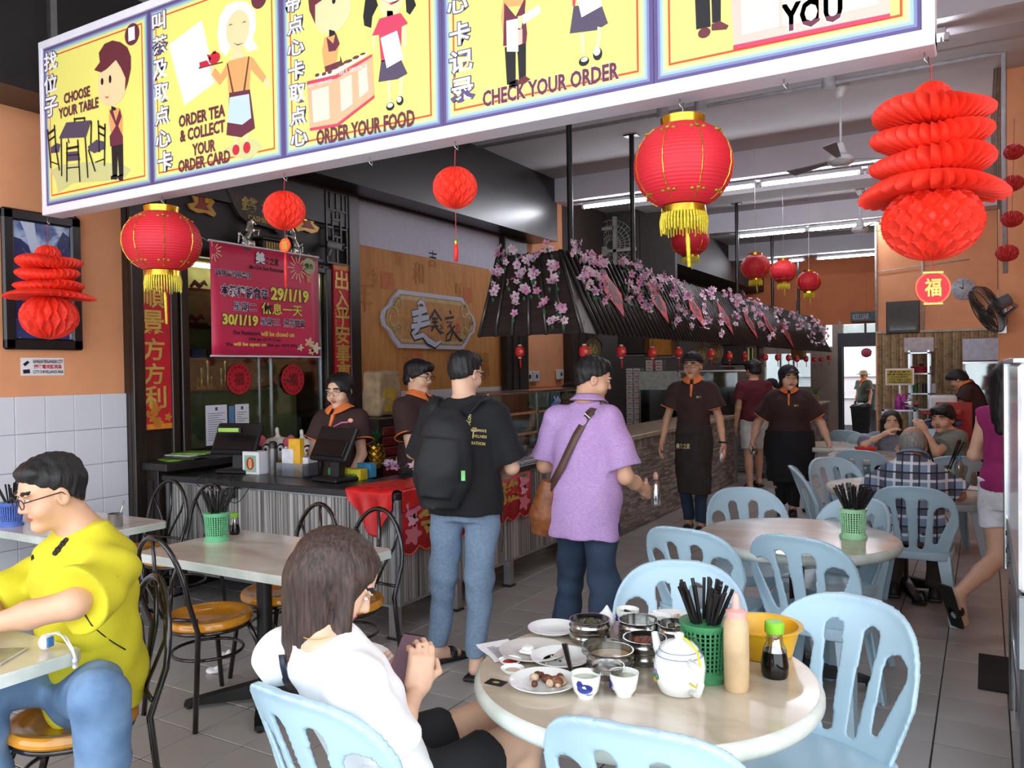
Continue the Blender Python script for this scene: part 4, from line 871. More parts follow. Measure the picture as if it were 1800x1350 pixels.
def lattice(y0,y1,z0,z1,nm='lattice'):
 g=MB();X=FX-.01;w_=.016;d=(y1-y0);h=(z1-z0)
 L=lambda a,b,c,e:g.box((X,y0+a*d-w_/2,z0+b*h),(X+.02,y0+c*d+w_/2,z0+e*h))
 Hh=lambda a,b,c:g.box((X,y0+a*d,z0+b*h-w_/2),(X+.02,y0+c*d,z0+b*h+w_/2))
 for a in(0,1):L(a,0,a,1)
 for b in(0,1,.25,.75):Hh(0,b,1)
 L(.3,.28,.3,.72);L(.7,.28,.7,.72);Hh(.3,.38,.7);Hh(.3,.62,.7);L(.5,.62,.5,1);L(.5,0,.5,.38);Hh(0,.5,.3);Hh(.7,.5,1);L(.2,.75,.2,1);L(.8,.75,.8,1)
 o=g.obj(nm,DWD,fac);o['kind']='stuff'
lattice(Yx(577,FX),Yx(612,FX),2.68,3.36);lattice(y_fac+.1,Yx(298,FX),2.68,3.36)
cx1,cx2=PL('x',FX+.0),None
def couplet(u0,u1,vtop,vbot,chars,label,hpx):
 P=PL('x',FX-.004);y0,y1=P.pt(u0,vtop)[0],P.pt(u1,vtop)[0];z1,z0=P.pt(u0,vtop)[1],P.pt(u0,vbot)[1]
 t=thing('couplet_banner',label,'banner',(FX-.02,(y0+y1)/2,z0),0,'pair of red couplet banners beside the cashier')
 W(MB().box((FX-.03,y0,z0),(FX-.004,y1,z1)),'red_paper',RED,t);g=MB()
 for a,b in((z0,z0+.04),(z1-.06,z1)):P.rect(g,y0,a,y1,b,.001)
 W(g,'gold_border',M('border_orange','e8892c',.5),t);d=y1-y0;g=MB()
 for ch,u,v,w_,h_ in chars:P.text(g,ch,u-w_/2,v,u+w_/2,v,h_,.0040,.02)
 W(g,'lettering',GOLD,t);g=MB()
 for k in range(9):
  yy=y0+d*(.15+.7*rs.rand());zz=z0+.05+.16*rs.rand();r=.02+.02*rs.rand();g.prism([(yy+r*(1+.3*cos(5*a))*cos(a),zz+r*(1+.3*cos(5*a))*sin(a))for a in np.linspace(0,2*pi,26)[:-1]],P.fr,.0006+.0002*k,.001+.0002*k)
 o=W(g,'printed_peonies',M('peony_gold','c9802c',.5),t);o['kind']='stuff'
 g=MB()
 for zz in np.arange(z1-.45,z1-.9,-.035):write(g,rs.choice(list('福寿安康吉祥')),P.fr,y0+d*.08,zz,.022,.024,.0016)
 o=W(g,'small_print',GOLD,t);o['kind']='stuff'
couplet(243,298,440,757,[('財',268,480,38,36),('順',268,521,38,38),('景',268,567,38,42),('方',269,614,38,38),('方',270,657,36,36),('利',272,698,38,38)],'left red couplet banner with gold characters, half under the lantern',44)
couplet(586,616,462,722,[('出',600,493,22,32),('入',601,526,23,30),('平',602,556,23,30),('安',602,588,24,32),('事',603,622,24,34),('事',604,656,24,34),('成',605,694,24,34)],'right red couplet banner with gold characters beside the mural',32)
cab=thing('display_cabinet','glass-fronted display cabinet with lit shelves behind the cashiers','cabinet',(XL-.1,(yc0+yc1)/2,.9))
zs0=1.0
W(MB().box((XL-.32,yc0,zs0),(XL-.30,yc1,zc1-.02)),'back_panel',M('cab_back','a8a468',.6,var=.1),cab);W(MB().box((XL-.32,yc0,zs0-.04),(FX-.05,yc1,zs0)),'base',DWD,cab)
W(MB().box((XL-.32,yc0,zs0-.9),(FX-.05,yc1,zs0-.04)),'plinth',DWD,cab)
shz=[1.50,1.74,2.02,2.30]
for z in shz:W(MB().box((XL-.30,yc0+.005,z),(FX-.07,yc1-.005,z+.008)),'shelf',pane_mat('shelf_pane','9fb5ad',.25)if 'sp' not in globals()else sp,cab)
W(MB().box((FX-.052,yc0,zs0),(FX-.046,(yc0+yc1)/2,zc1-.05)),'sliding_pane',GLS,cab);W(MB().box((FX-.062,(yc0+yc1)/2-.03,zs0),(FX-.056,yc1,zc1-.05)),'sliding_pane',GLS,cab)
for y in(yc0+.01,(yc0+yc1)/2-.02,(yc0+yc1)/2+.12,yc1-.02):W(MB().box((FX-.06,y,zs0),(FX-.044,y+.012,zc1-.05)),'pane_edge',ALU,cab)
W(MB().box((FX-.3,(yc0+yc1)/2-.5,zc1-.09),(FX-.24,(yc0+yc1)/2+.5,zc1-.06)),'strip_lamp',M('strip_lamp','fff0c8',.5,emit=14),cab)
def small(nm,mb,mat,label,cat,loc,grp=None,smooth=40,kind=None):
 o=mb.obj(nm,mat,None,smooth);o.location=tuple(map(float,loc));return tag(o,label,cat,grp)
XS=(XL+FX)/2-.08
goldc=M('trophy_gold','e6cf86',.2,.8);jar=M('jar_glass','8d9a9a',.15,.2)
def trophy_mb(h,r):return MB().box((-r,-r,0),(r,r,h*.14)).lathe([(r*.8,h*.14),(r*.35,h*.24),(r*.3,h*.55),(r*.8,h*.7),(r,h),(r*.9,h),(r*.6,h*.75)],12)
yy=[Yx(u,XS)for u in(342,350,361,368,385,392,400,410)]
for k,y in enumerate(yy):small('trophy',trophy_mb(.10+.07*(k%3),.022),goldc,('leftmost','second','third','fourth','fifth','sixth','seventh','rightmost')[k]+' of the eight small golden cups on the lowest glass shelf','trophy',(XS+.02,y,shz[0]+.009),'golden cups in the cabinet')
y=Yx(448,XS);small('clay_teapot',MB().lathe([(0,0),(.05,.01),(.07,.05),(.05,.09),(.02,.10),(.015,.12),(0,.125)],16).tube([(.0,.06,.05),(0,.10,.09)],.01,6),M('pewter','b5ab8e',.3,.6),'round metal jar between the two red papercuts','jar',(XS,y,shz[0]+.009))
y=Yx(492,XS);small('clay_teapot',MB().lathe([(0,0),(.07,.01),(.10,.06),(.08,.10),(.02,.12),(.02,.14),(0,.145)],18).tube([(.0,.09,.05),(0,.13,.06),(0,.15,.10)],[.014,.01,.008],6).tube([(0,-.08,.10),(0,-.13,.09),(0,-.12,.04),(0,-.09,.03)],.007,6),M('clay','6a4034',.5),'brown clay teapot behind the right red papercut','teapot',(XS,y,shz[0]+.009))
for k,u in enumerate((340,352,368,380,392)):small('cup_box',MB().box((-.035,-.035,0),(.035,.035,.085),ch=.005),[M('blue_box','4a5584',.5),M('grey_box','5f6468',.5),M('dark_box','3a3b3c',.5)][k%3],('leftmost','second','middle','fourth','rightmost')[k]+' of the five small boxes on the shelf behind the notice','box',(XS,Yx(u,XS),shz[1]+.009),'boxes on the cabinet shelf')
for k,u in enumerate((440,455,500,515,536,551)):small('glass_jar',MB().lathe([(.03,0),(.036,.02),(.036,.08),(.02,.10),(.024,.105),(.024,.12),(0,.12)],12),jar,('leftmost','second','third','fourth','fifth','rightmost')[k]+' of the small glass jars on the shelf under the pink notice','jar',(XS,Yx(u,XS),shz[1]+.009),'jars on the cabinet shelf')
for k,(u,z)in enumerate(((345,shz[2]),(352,shz[3]),(344,1.95))):
 if k<2:small('dragon_figurine',MB().tube([(0,-.08,.03),(0,-.04,.07),(0,0,.04),(0,.05,.08),(0,.08,.05)],[.012,.02,.022,.018,.008],8).box((-.03,-.09,0),(.03,.09,.02)),M('dark_wood_carve','33261c',.5),('curled' if k else 'low')+' dark carving on the %s shelf left of the pink notice'%('top' if k else 'middle'),'figurine',(XS,Yx(u,XS),z+.009))
for(u,v,ru,lb)in((420,666,21,'left round red papercut stuck on the cabinet glass'),(515,667,18,'right round red papercut stuck on the cabinet glass')):
 P=PL('x',FX-.040);c=P.pt(u,v);r=27*P.sc(u,v);t=thing('papercut',lb,'papercut',(FX-.04,c[0],c[1]));g=MB()
 MBr=[(c[0]+r*cos(a),c[1]+r*sin(a))for a in np.linspace(0,2*pi,33)[:-1]];W(MB().prism(MBr,P.fr,-.0005,.0005),'paper_disc',RED,t)
 for a in np.linspace(0,2*pi,17)[:-1]:P.fr and g.prism([(c[0]+r*.78*cos(a)+.012*cos(b),c[1]+r*.78*sin(a)+.012*sin(b))for b in np.linspace(0,2*pi,9)[:-1]],P.fr,.0006,.0014)
 write(g,'福',P.fr,c[0],c[1],r*.8,r*.8,.002,.03);W(g,'cut_pattern',M('papercut_dark','7d1a22',.6),t)
for k,(u0,v0,u1,v1,cc,lb)in enumerate(((361,713,400,780,'e7e6f2','white permit paper taped behind the cash register'),(402,714,412,745,'5a86b4','narrow blue photo between two white papers'),(413,711,438,748,'e9ebf0','white letter with a crest above the register'))):
 P=PL('x',FX-.043);a,b=P.pt(u0,v0),P.pt(u1,v1);z1=P.pt(u0,v0)[1];t=thing('notice_paper',lb,'paper',(FX-.04,(a[0]+b[0])/2,b[1]));W(MB().prism([(a[0],b[1]),(b[0],b[1]),(b[0],z1),(a[0],z1)],P.fr,0,.001),'paper',flat('paper%d'%k,cc),t)
 g=MB();n=0
 zz=z1-.07
 while zz>b[1]+.04 and k!=1:P.rect(g,a[0]+.02,zz,b[0]-.02-.03*(n%3),zz+.004,.0016);zz-=.018;n+=1
 if k!=1:P.rect(g,(a[0]+b[0])/2-.012,z1-.045,(a[0]+b[0])/2+.012,z1-.018,.0018)
 if k!=1:o=W(g,'print_lines',M('print_grey','9aa0ae',.6),t);o['kind']='stuff'
UX=FX-.04;UP=PL('x',UX)
def figure_god(u,v,label,s=1.,flip=1):
 c=UP.pt(u,v);t=thing('fortune_figure',label,'ornament',(UX,c[0],c[1]),0,'gold and red hanging fortune figures');k=UP.sc(u,v)*s
 q=lambda L:[(c[0]+flip*a*k*1.55,c[1]-b*k)for a,b in L]
 def sh(L,m,nm,a,b):g=MB();g.prism(q(L),UP.fr,a,b);W(g,nm,m,t)
 sh([(-14,0),(-16,-14),(-10,-26),(0,-30),(10,-26),(16,-14),(14,0),(6,6),(-6,6)],M('figure_face','5f5068',.5),'head',.004,.03)
 sh([(-10,4),(10,4),(20,14),(14,26),(22,40),(18,48),(4,42),(-10,46),(-22,40),(-26,30),(-14,24),(-18,10)],M('figure_gold','c79a4a',.35,.4),'robe',.004,.022)
 sh([(-8,8),(6,8),(12,16),(4,28),(10,36),(-2,36),(-16,36),(-8,24)],M('figure_red','8f2a20',.4),'red_robe',.022,.028)
 sh([(2,6),(16,4),(12,20),(0,22)],GOLDM,'scroll',.028,.034)
figure_god(354,340,'gold and red fortune figure under the second menu panel',.8);figure_god(535,372,'gold fortune figure half behind the red paper ball',.8,-1)
c=UP.pt(447,372);k=UP.sc(447,372);t=thing('cashier_board','dark carved wooden CASHIER sign with gold characters','sign',(UX,c[0],c[1]))
Q=lambda L:[(c[0]+a*k*1.55,c[1]-b*k)for a,b in L]
W(MB().prism(Q([(-46,-34),(-40,-38),(-36,-24),(-20,-20),(10,-22),(30,-22),(40,-34),(46,-36),(44,-18),(40,4),(36,20),(30,34),(24,26),(4,24),(-16,22),(-26,14),(-34,-2),(-40,-18)]),UP.fr,.004,.045),'board',M('carved_wood','3a2c22',.45,bump=.6,bscale=18),t)
g=MB();write(g,'錢',UP.fr,*Q([(-12,-8)])[0],22*k*1.5,24*k,.047,.03);write(g,'櫃',UP.fr,*Q([(16,-6)])[0],22*k*1.5,24*k,.047,.03);write(g,'CASHIER',UP.fr,*Q([(2,14)])[0],34*k*1.5,9*k,.047,.03);W(g,'lettering',M('gold_dull','a68f4c',.4,.5),t)
shelf_z=UP.pt(420,436)[1]-.02
sh_=thing('ornament_ledge','narrow dark ledge carrying the silver horses above the notice','shelf',(UX,UP.pt(470,440)[0],shelf_z));W(MB().box((UX,UP.pt(405,430)[0],shelf_z-.02),(UX+.16,UP.pt(545,470)[0],shelf_z)),'board',DWD,sh_)
def horse(u,label,flip):
 y=UP.pt(u,430)[0];S=SDF(.006);f=flip;SL=M('silver_cast','c6c3bb',.22,.95,var=.1,bump=.5,bscale=60)
 S.ell((0,0,.05),(.04,.07,.045),.02);S.cone((0,-.03*f,.09),(0,.03*f,.17),.030,.032,.02);S.cone((0,.03*f,.17),(0,.035*f,.25),.030,.018,.02);S.cone((0,.035*f,.25),(0,.085*f,.225),.020,.010,.01)
 S.cone((.012,.04*f,.17),(.015,.11*f,.18),.013,.009,.01);S.cone((.015,.11*f,.18),(.015,.10*f,.13),.009,.007,.01);S.cone((-.012,.03*f,.16),(-.015,.09*f,.13),.013,.008,.01)
 S.cone((0,-.04*f,.09),(0,-.09*f,.13),.014,.012,.01);S.cone((0,-.09*f,.13),(0,-.10*f,.05),.012,.008,.01);S.cone((0,.01*f,.24),(0,-.01*f,.17),.012,.014,.01)
 for a in((.03,.03),(.03,-.03),(-.03,.03),(-.03,-.03)):S.cone((a[0],a[1],.07),(a[0]*1.1,a[1]*1.3,.0),.014,.016,.01)
 S.cut(lambda x,y,z,d:np.maximum(d,-z));o=bpy.data.objects.new('horse_statuette',S.bake('horse_statuette',SL));C.objects.link(o);o.location=(UX+.08,y,shelf_z);tag(o,label,'statuette','silver rearing horses over the cashier notice')
horse(424,'silver rearing horse statuette left, under the wooden sign',1);horse(506,'silver rearing horse statuette right, under the red paper ball',-1)
y=UP.pt(466,430)[0];t=thing('model_chest','small dark openwork chest between the silver horses','ornament',(UX+.08,y,shelf_z));W(MB().box((UX+.02,y-.14,shelf_z),(UX+.14,y+.14,shelf_z+.10),ch=.01),'box',M('carved_wood'),t);W(MB().box((UX+.01,y-.16,shelf_z+.10),(UX+.15,y+.16,shelf_z+.125),ch=.008),'lid',DWD,t)
for i in range(9):W(MB().box((UX+.14,y-.12+i*.028,shelf_z+.02),(UX+.146,y-.105+i*.028,shelf_z+.085)),'slat',M('gold_dull'),t)
c=UP.pt(573,436);t=thing('security_camera','grey bullet security camera above the right couplet','camera',(FX+.01,c[0],c[1]));W(MB().cyl((FX+.02,c[0]-.02,c[1]+.03),(FX+.16,c[0]+.02,c[1]-.01),.035,.035,16),'housing',M('cam_grey','9b9a97',.4),t,40);W(MB().cyl((FX+.16,c[0]+.02,c[1]-.01),(FX+.165,c[0]+.021,c[1]-.012),.026,.026,16),'lens',BLP,t,40);W(MB().tube([(FX+.03,c[0],c[1]),(FX+.02,c[0]-.02,c[1]-.07),(FX,c[0]-.02,c[1]-.08)],.01,6),'bracket',M('cam_grey'),t,True)
#the pink notice banner
NX=-5.28;N_=PL('x',NX);t=thing('notice_banner','pink closing-dates notice banner hung in front of the glass cabinet','banner',(NX,N_.pt(465,520)[0],N_.pt(370,628)[1]))
a,b,c_,d=N_.pt(368,422),N_.pt(559,452),N_.pt(559,628),N_.pt(374,625)
PNK=ramp_mat('banner_pink',[(.3,'d0244f'),(.7,'e03a62')],(1,1,1),2,3,.45)
zt_,zb_=(a[1]+b[1])/2,(c_[1]+d[1])/2
g=MB().sheet(lambda u,v:(NX+.004*sin(9*u+3*v),a[0]+(b[0]-a[0])*u,zb_+(zt_-zb_)*v),12,8);W(g,'cloth',PNK,t,True,.002)
for z in(zt_,zb_):W(MB().cyl((NX,a[0]-.01,z),(NX,b[0]+.01,z),.008,.008,8),'hem_rod',WHP,t,40)
y0_,y1_=a[0],b[0]
def B(txt,u0,v0,u1,v1,h,key,bold=.02,lift=.006,edge=None,nm='lettering'):
 mb=MB();N_.text(mb,txt,u0,v0,u1,v1,h,lift+.0012,bold,box=0);W(mb,nm,key,t)
 if edge:mb=MB();N_.text(mb,txt,u0,v0,u1,v1,h,lift+.0004,edge[0],box=0);W(mb,nm+'_edge',edge[1],t)
NV=flat('navy_print','1c1c46');YL=flat('yellow_print','f1df5e')
B('美',449,452,464,455,20,WHP,.04,edge=(.09,BKP));B('食之家',465,457,489,463,13,BKP,.03);B('Max Dim Sum Restaurant',438,469,498,476,7,BKP)
B('致親愛的顧客們',378,477,441,486,11,NV,.01,edge=(.045,WHP));B('本茶樓將會在',387,508,470,518,19,NV,.02,edge=(.06,WHP));B('29/1/19',476,515,541,523,20,YL,.05,edge=(.09,BKP))
B('星期二',410,537,450,541,15,NV,.01,edge=(.045,WHP));B('休息一天',459,541,530,547,20,YL,.02,edge=(.05,BKP));B('30/1/19',391,562,452,563,17,YL,.05,edge=(.09,BKP));B('星期三',457,564,491,567,13,NV,.01,edge=(.045,WHP));B('照常營業',498,567,535,570,14,NV,.01,edge=(.045,WHP))
B('Our Restaurant',409,584,456,586,7,BKP);B('will be closed on',458,587,516,588,8,YL,.03);B('29th Jan 2019 (Tue)',436,597,492,598,7,BKP);B('We',396,605,407,605,7,BKP);B('will be open on',410,606,467,606,8,YL,.03);B('30th Jan. 2019 (Wed)',468,607,526,609,7,BKP)
for(u,v,R)in((374,440,16),(523,472,20)):
 for j in range(14):
  aa=2*pi*j/14;mb=MB();k=N_.sc(u,v);c=N_.pt(u,v);f0,f1=R*k*.45,R*k*(1.0+.25*(j%2));w_=.004
  P4=[(c[0]+f0*cos(aa)-w_*sin(aa),c[1]+f0*sin(aa)+w_*cos(aa)),(c[0]+f0*cos(aa)+w_*sin(aa),c[1]+f0*sin(aa)-w_*cos(aa)),(c[0]+f1*cos(aa)+w_*sin(aa),c[1]+f1*sin(aa)-w_*cos(aa)),(c[0]+f1*cos(aa)-w_*sin(aa),c[1]+f1*sin(aa)+w_*cos(aa))]
  P4=[p for p in P4 if y0_<p[0]<y1_ and p[1]<zt_]
  if len(P4)==4:mb.prism(P4,N_.fr,.0055,.0065);W(mb,'firework_ray',flat('cream_print','f0dcae'),t)
mb=MB();N_.ell(mb,542,468,11,14,.0065);W(mb,'printed_lantern',flat('lantern_print','b9c08a'),t);mb=MB();N_.poly(mb,[(538,484),(546,485),(545,497),(538,496)],.0065);W(mb,'printed_tassel',flat('lantern_print2','d99a6a'),t);B('通告',535,467,549,469,9,BKP,.02,lift=.007)
for(u,v,r,cc)in((527,611,5,'f3d9b0'),(543,602,7,'f0cfa0'),(554,612,8,'f6e2c4'),(547,618,5,'f0cfa0')):
 mb=MB();k=N_.sc(u,v);c=N_.pt(u,v);mb.prism([(c[0]+r*k*(1+.35*cos(5*a_))*cos(a_)*1.3,c[1]+r*k*(1+.35*cos(5*a_))*sin(a_))for a_ in np.linspace(0,2*pi,31)[:-1]],N_.fr,.0055,.0068);W(mb,'printed_blossom',flat('bl'+cc,cc),t)
for(u,v)in((370,424),(558,453)):
 c=N_.pt(u,v);W(MB().tube([(NX,c[0],c[1]-.01),(FX,c[0],c[1]+.05)],.0015,4),'string',WHP,t)
#left wall: picture, notice
px_=XL+.016;P_=PL('x',px_);a,b=P_.pt(0,365),P_.pt(139,385);zb=P_.pt(137,616)[1];ya=a[0];yb=b[0];zt2=b[1]+.0
t=thing('framed_picture','dark-framed blue waterfall picture on the orange wall','picture',(px_,(ya+yb)/2,zb));fw_=.075
for lo,hi in(((XL,ya,zb),(XL+.04,yb,zb+fw_)),((XL,ya,zt2-fw_),(XL+.04,yb,zt2)),((XL,ya,zb),(XL+.04,ya+fw_,zt2)),((XL,yb-fw_,zb),(XL+.04,yb,zt2))):W(MB().box(lo,hi,ch=.012),'frame_side',M('frame_black','1c1d20',.3),t)
W(MB().box((XL,ya+fw_-.01,zb+fw_-.01),(XL+.02,yb-fw_+.01,zt2-fw_+.01)),'porcelain_panel',ramp_mat('porcelain',[(.28,'26346a'),(.45,'5570a6'),(.56,'a9bddc'),(.72,'d5deec')],(1,1.1,1.1),5.5,10,.2,1.2),t)
pic=bpy.data.objects['porcelain_panel'];PF=PL('x',XL+.0205)
def pp(nm,col,polys,lift=.001):
 mb=MB()
 for p in polys:PF.poly(mb,p,lift)
 W(mb,nm,ramp_mat('pm_'+nm,[(.35,col),(.62,col),(.75,'c9d6ea' if nm!='printed_trees' else '5c78ae')],(1,1,1),26,8,.25,1),t)
pp('printed_waterfall','c3d0e4',[[(34,386),(60,390),(64,420),(78,446),(70,452),(52,440),(46,414)]],.002)
pp('printed_trees','1f2c60',[[(12,440),(24,416),(36,420),(50,432),(58,456),(50,500),(40,560),(14,560)],[(100,430),(110,408),(122,418),(122,470),(104,462)]],.0026)
pp('printed_rocks','31457e',[[(14,560),(60,565),(122,580),(122,600),(14,598)]],.0022)
W(MB().tube([(XL+.01,ya+.42,zt2),(XL+.02,ya+.47,zt2+.03),(XL+.01,ya+.52,zt2)],.006,5),'hanger',M('brown_strip'),t,True)
P_=PL('x',XL+.002);a,b=P_.pt(36,629),P_.pt(112,628);zb=P_.pt(74,660)[1];zt2=P_.pt(74,629)[1]
t=thing('cctv_notice','small white CCTV surveillance notice under the picture','notice',(XL,(a[0]+b[0])/2,zb));W(MB().box((XL,a[0],zb),(XL+.003,b[0],zt2)),'plate',WHP,t)
for tx,u0,v0,u1,v1,h,m in(('KAWASAN PENGAWASAN CCTV',58,636,110,635,6,BKP),('閉路電視監視區',60,645,108,644,7,RED),('CCTV SURVEILLANCE AREA',58,654,111,653,5,BKP)):mb=MB();P_.text(mb,tx,u0,v0,u1,v1,h,.002,.03);W(mb,'lettering',m,t)
mb=MB();P_.poly(mb,[(40,640),(48,634),(52,637),(44,644)],.0018);P_.poly(mb,[(40,650),(52,649),(53,656),(41,657)],.0018);W(mb,'camera_symbol',BKP,t)
#plaque on the mural wall
P_=PL('x',XL+.004);c=P_.pt(757,565);ry_=(P_.pt(838,570)[0]-P_.pt(675,562)[0])/2;rz_=.315
t=thing('name_plaque','white-edged plaque with brush characters on the orange mural','sign board',(XL,c[0],c[1]))
def cart(k=1.,g=0.):
 Lp=[(-1,0),(-.97,.28),(-.86,.46),(-.80,.70),(-.68,1),(.68,1),(.80,.70),(.86,.46),(.97,.28),(1,0)];Lp=Lp+[(a,-b)for a,b in Lp[::-1][1:-1]];out=[]
 for i in range(len(Lp)):
  a,b=Lp[i],Lp[(i+1)%len(Lp)]
  for f in(0,.5):out.append((c[0]+(a[0]+(b[0]-a[0])*f)*(ry_-g),c[1]+(a[1]+(b[1]-a[1])*f)*(rz_-g)))
 return out
for nm,g_,m,l0,l1 in(('edge',0,LIL,0,.030),('outer_field',.045,M('plq_tan','b98a52',.6),.030,.034),('scroll_band',.060,M('plq_pale','cdb07a',.6),.034,.036),('inner_field',.10,M('plq_orange','c98a44',.6),.036,.039)):W(MB().prism(cart(1,g_),P_.fr,l0,l1),nm,m,t)
for s in(-1,1):
 for(a_,b_,r)in((.80,0,.13),(.70,.45,.10),(.70,-.45,.10)):
  pts=[P_.fr(c[0]+s*(a_*ry_+r*(1-.55*k/20)*cos(k*.42)*.8),c[1]+b_*rz_+r*(1-.55*k/20)*sin(k*.42),.040)for k in range(20)];W(MB().tube(pts,.014,5,flat=.4),'scroll',M('plq_pale'),t,True)
def brush(strokes,m,nm,lift,k,ky,ox,oy,fat_=1.):
 mb=MB()
 for i,st in enumerate(strokes):
  pts=[(ox+a*k,oy-b*ky,w_*(k+ky)/2*fat_)for a,b,w_ in st];L=[];R_=[]
  for j in range(len(pts)):
   p0=pts[max(0,j-1)];p1=pts[min(len(pts)-1,j+1)];dx,dy=p1[0]-p0[0],p1[1]-p0[1];l=math.hypot(dx,dy)or 1;nx,ny=-dy/l*pts[j][2]/2,dx/l*pts[j][2]/2
   L.append((pts[j][0]+nx,pts[j][1]+ny));R_.append((pts[j][0]-nx,pts[j][1]-ny))
  vs=[];fs=[]
  for j in range(len(pts)):vs+=[P_.fr(*L[j],lift+.0002*i),P_.fr(*R_[j],lift+.0002*i)]
  mb.add(vs,[(2*j,2*j+2,2*j+3,2*j+1)for j in range(len(pts)-1)])
 W(mb,nm,m,t)
mei=[[(-3,-30,5),(2,-36,6),(8,-34,6),(10,-26,5),(4,-22,6),(-2,-24,5)],[(-14,-12,8),(0,-16,8),(14,-22,7)],[(-12,0,7),(2,-4,8),(18,-8,7)],[(2,-20,6),(0,0,7),(-4,18,7)],[(-16,12,7),(2,8,7),(20,2,6)],[(-4,16,7),(-14,26,7),(-10,32,6),(6,26,7),(16,36,9),(30,44,8),(42,36,3)]]
sh_i=[[(-14,0,3),(-4,-12,6),(0,-20,6),(8,-10,6),(16,-2,4)],[(0,-8,5),(1,10,5)],[(-6,-4,4),(7,-5,4)],[(-6,2,4),(7,1,4)],[(-8,10,4),(8,8,4)],[(-2,10,4),(-8,18,4)],[(2,10,4),(14,22,5)]]
zhi=[[(-2,-6,4),(2,-3,4)],[(-7,2,3),(6,-1,4),(-4,8,4),(8,10,4)]]
jia=[[(0,-24,5),(3,-18,5)],[(-12,-10,4),(10,-14,5)],[(-8,-4,3),(6,-6,4),(-6,4,4)],[(0,-2,5),(6,10,5),(0,24,5),(-10,26,4),(-8,16,4),(4,8,4)],[(4,6,4),(14,16,6),(24,24,6),(36,22,2)],[(12,0,4),(2,8,4)]]
for st,u,v,kx,ky,m,nm,li,ft in((mei,732,565,.0098,.0060,BKP,'lettering_edge',.041,1.5),(mei,732,564,.0098,.0060,LIL,'lettering',.0445,1.0),(sh_i,759,565,.0090,.0065,BKP,'lettering',.0412,.85),(zhi,771,577,.0062,.0055,BKP,'lettering',.0412,.9),(jia,786,572,.0086,.0072,BKP,'lettering',.0412,.85)):q=P_.pt(u,v);brush(st,m,nm,li,kx,ky,*q,ft)
mb=MB();P_.rect(mb,c[0]+.50*ry_,c[1]-.12,c[0]+.58*ry_,c[1]-.01,.0405);W(mb,'red_seal',M('seal_mark2','b5452c',.6),t);mb=MB();write(mb,'之家',P_.fr,c[0]+.54*ry_,c[1]-.065,.05,.06,.0412);W(mb,'lettering',GOLD,t)
for(u,v,lb)in((930,660,'left white switch boxes under the orange panel'),(985,656,'right white switch box near the dark doorway')):
 P_=PL('x',XL+.02);c=P_.pt(u,v);t=thing('switch_box',lb,'switch',(XL,c[0],c[1]),0,'white switch boxes on the left wall');
 for k in range(2 if u<950 else 1):W(MB().box((XL+.01,c[0]-.14+.2*k,c[1]-.09),(XL+.06,c[0]+.04+.2*k,c[1]+.06),ch=.008),'box',WPL,t);W(MB().box((XL+.06,c[0]-.07+.2*k,c[1]-.04),(XL+.068,c[0]-.03+.2*k,c[1]+.01)),'rocker',BLP,t)
#counters
CX,CY,CH=-3.08,3.83,.895
t=thing('cash_counter','L-shaped cash counter with grey striped panels, black top and metal legs','counter',(CX-.3,CY,0))
TOP=M('counter_top','2b2b2d',.35,var=.1,scale=30)
xa=float(onY(290,900,CY)[0]);y_c2=6.85
W(MB().box((xa,CY+.02,.20),(CX,CY+.44,CH-.045)),'front_panel',STR,t);W(MB().box((CX-.5,CY+.441,.20),(CX,y_c2,CH-.045)),'side_panel',STR,t)
W(MB().box((xa-.02,CY-.01,CH-.045),(CX+.02,CY+.46,CH),ch=.006),'worktop',TOP,t);W(MB().box((CX-.54,CY+.46,CH-.045),(CX+.02,y_c2,CH),ch=.006),'worktop',TOP,t)
for x,y in((CX-.03,CY),(CX-.006,CY+.02)):W(MB().box((x,y,.2),(x+.028,y+.028,CH-.045)),'corner_trim',ALU,t)
W(MB().box((xa,CY+.008,CH-.058),(CX,CY+.02,CH-.045)),'edge_trim',ALU,t);W(MB().box((xa,CY+.008,.195),(CX,CY+.02,.21)),'edge_trim',ALU,t);W(MB().box((CX,CY,.195),(CX+.008,y_c2,.21)),'edge_trim',ALU,t);W(MB().box((CX,CY,CH-.06),(CX+.006,y_c2,CH-.045)),'edge_trim',ALU,t);W(MB().box((xa,CY+.01,.2),(xa+.03,CY+.03,CH-.045)),'edge_trim',ALU,t)
for u in(390,520,610):x=float(onY(u,950,CY)[0]);W(MB().box((x,CY+.012,.21),(x+.006,CY+.02,CH-.05)),'panel_joint',ALU,t)
for y in(4.72,5.62):W(MB().box((CX,y,.21),(CX+.004,y+.008,CH-.05)),'panel_joint',ALU,t)
for x,y in((CX-.06,CY+.01),(CX-.06,4.50),(CX-.06,5.2),(CX-.06,6.1),(xa+.02,CY+.01),(-4.3,CY+.01)):W(MB().box((x,y,.012),(x+.055,y+.055,.2)).box((x-.01,y-.01,0),(x+.065,y+.065,.014),1),'leg',[ALU,BLP],t)
t=thing('side_cabinet','low dark wooden cabinet against the white tiled wall','cabinet',(-5.3,4.2,0));W(MB().box((FX+.02,3.80,0),(xa-.03,4.55,.93),ch=.004),'body',DWD,t);W(MB().box((FX+.02,3.76,.93),(xa+.12,4.62,.985),ch=.004),'top_slab',M('cab_top','232021',.45),t)
W(MB().box((FX+.05,3.79,.1),(xa-.08,3.80,.85)),'door',DWD2,t)
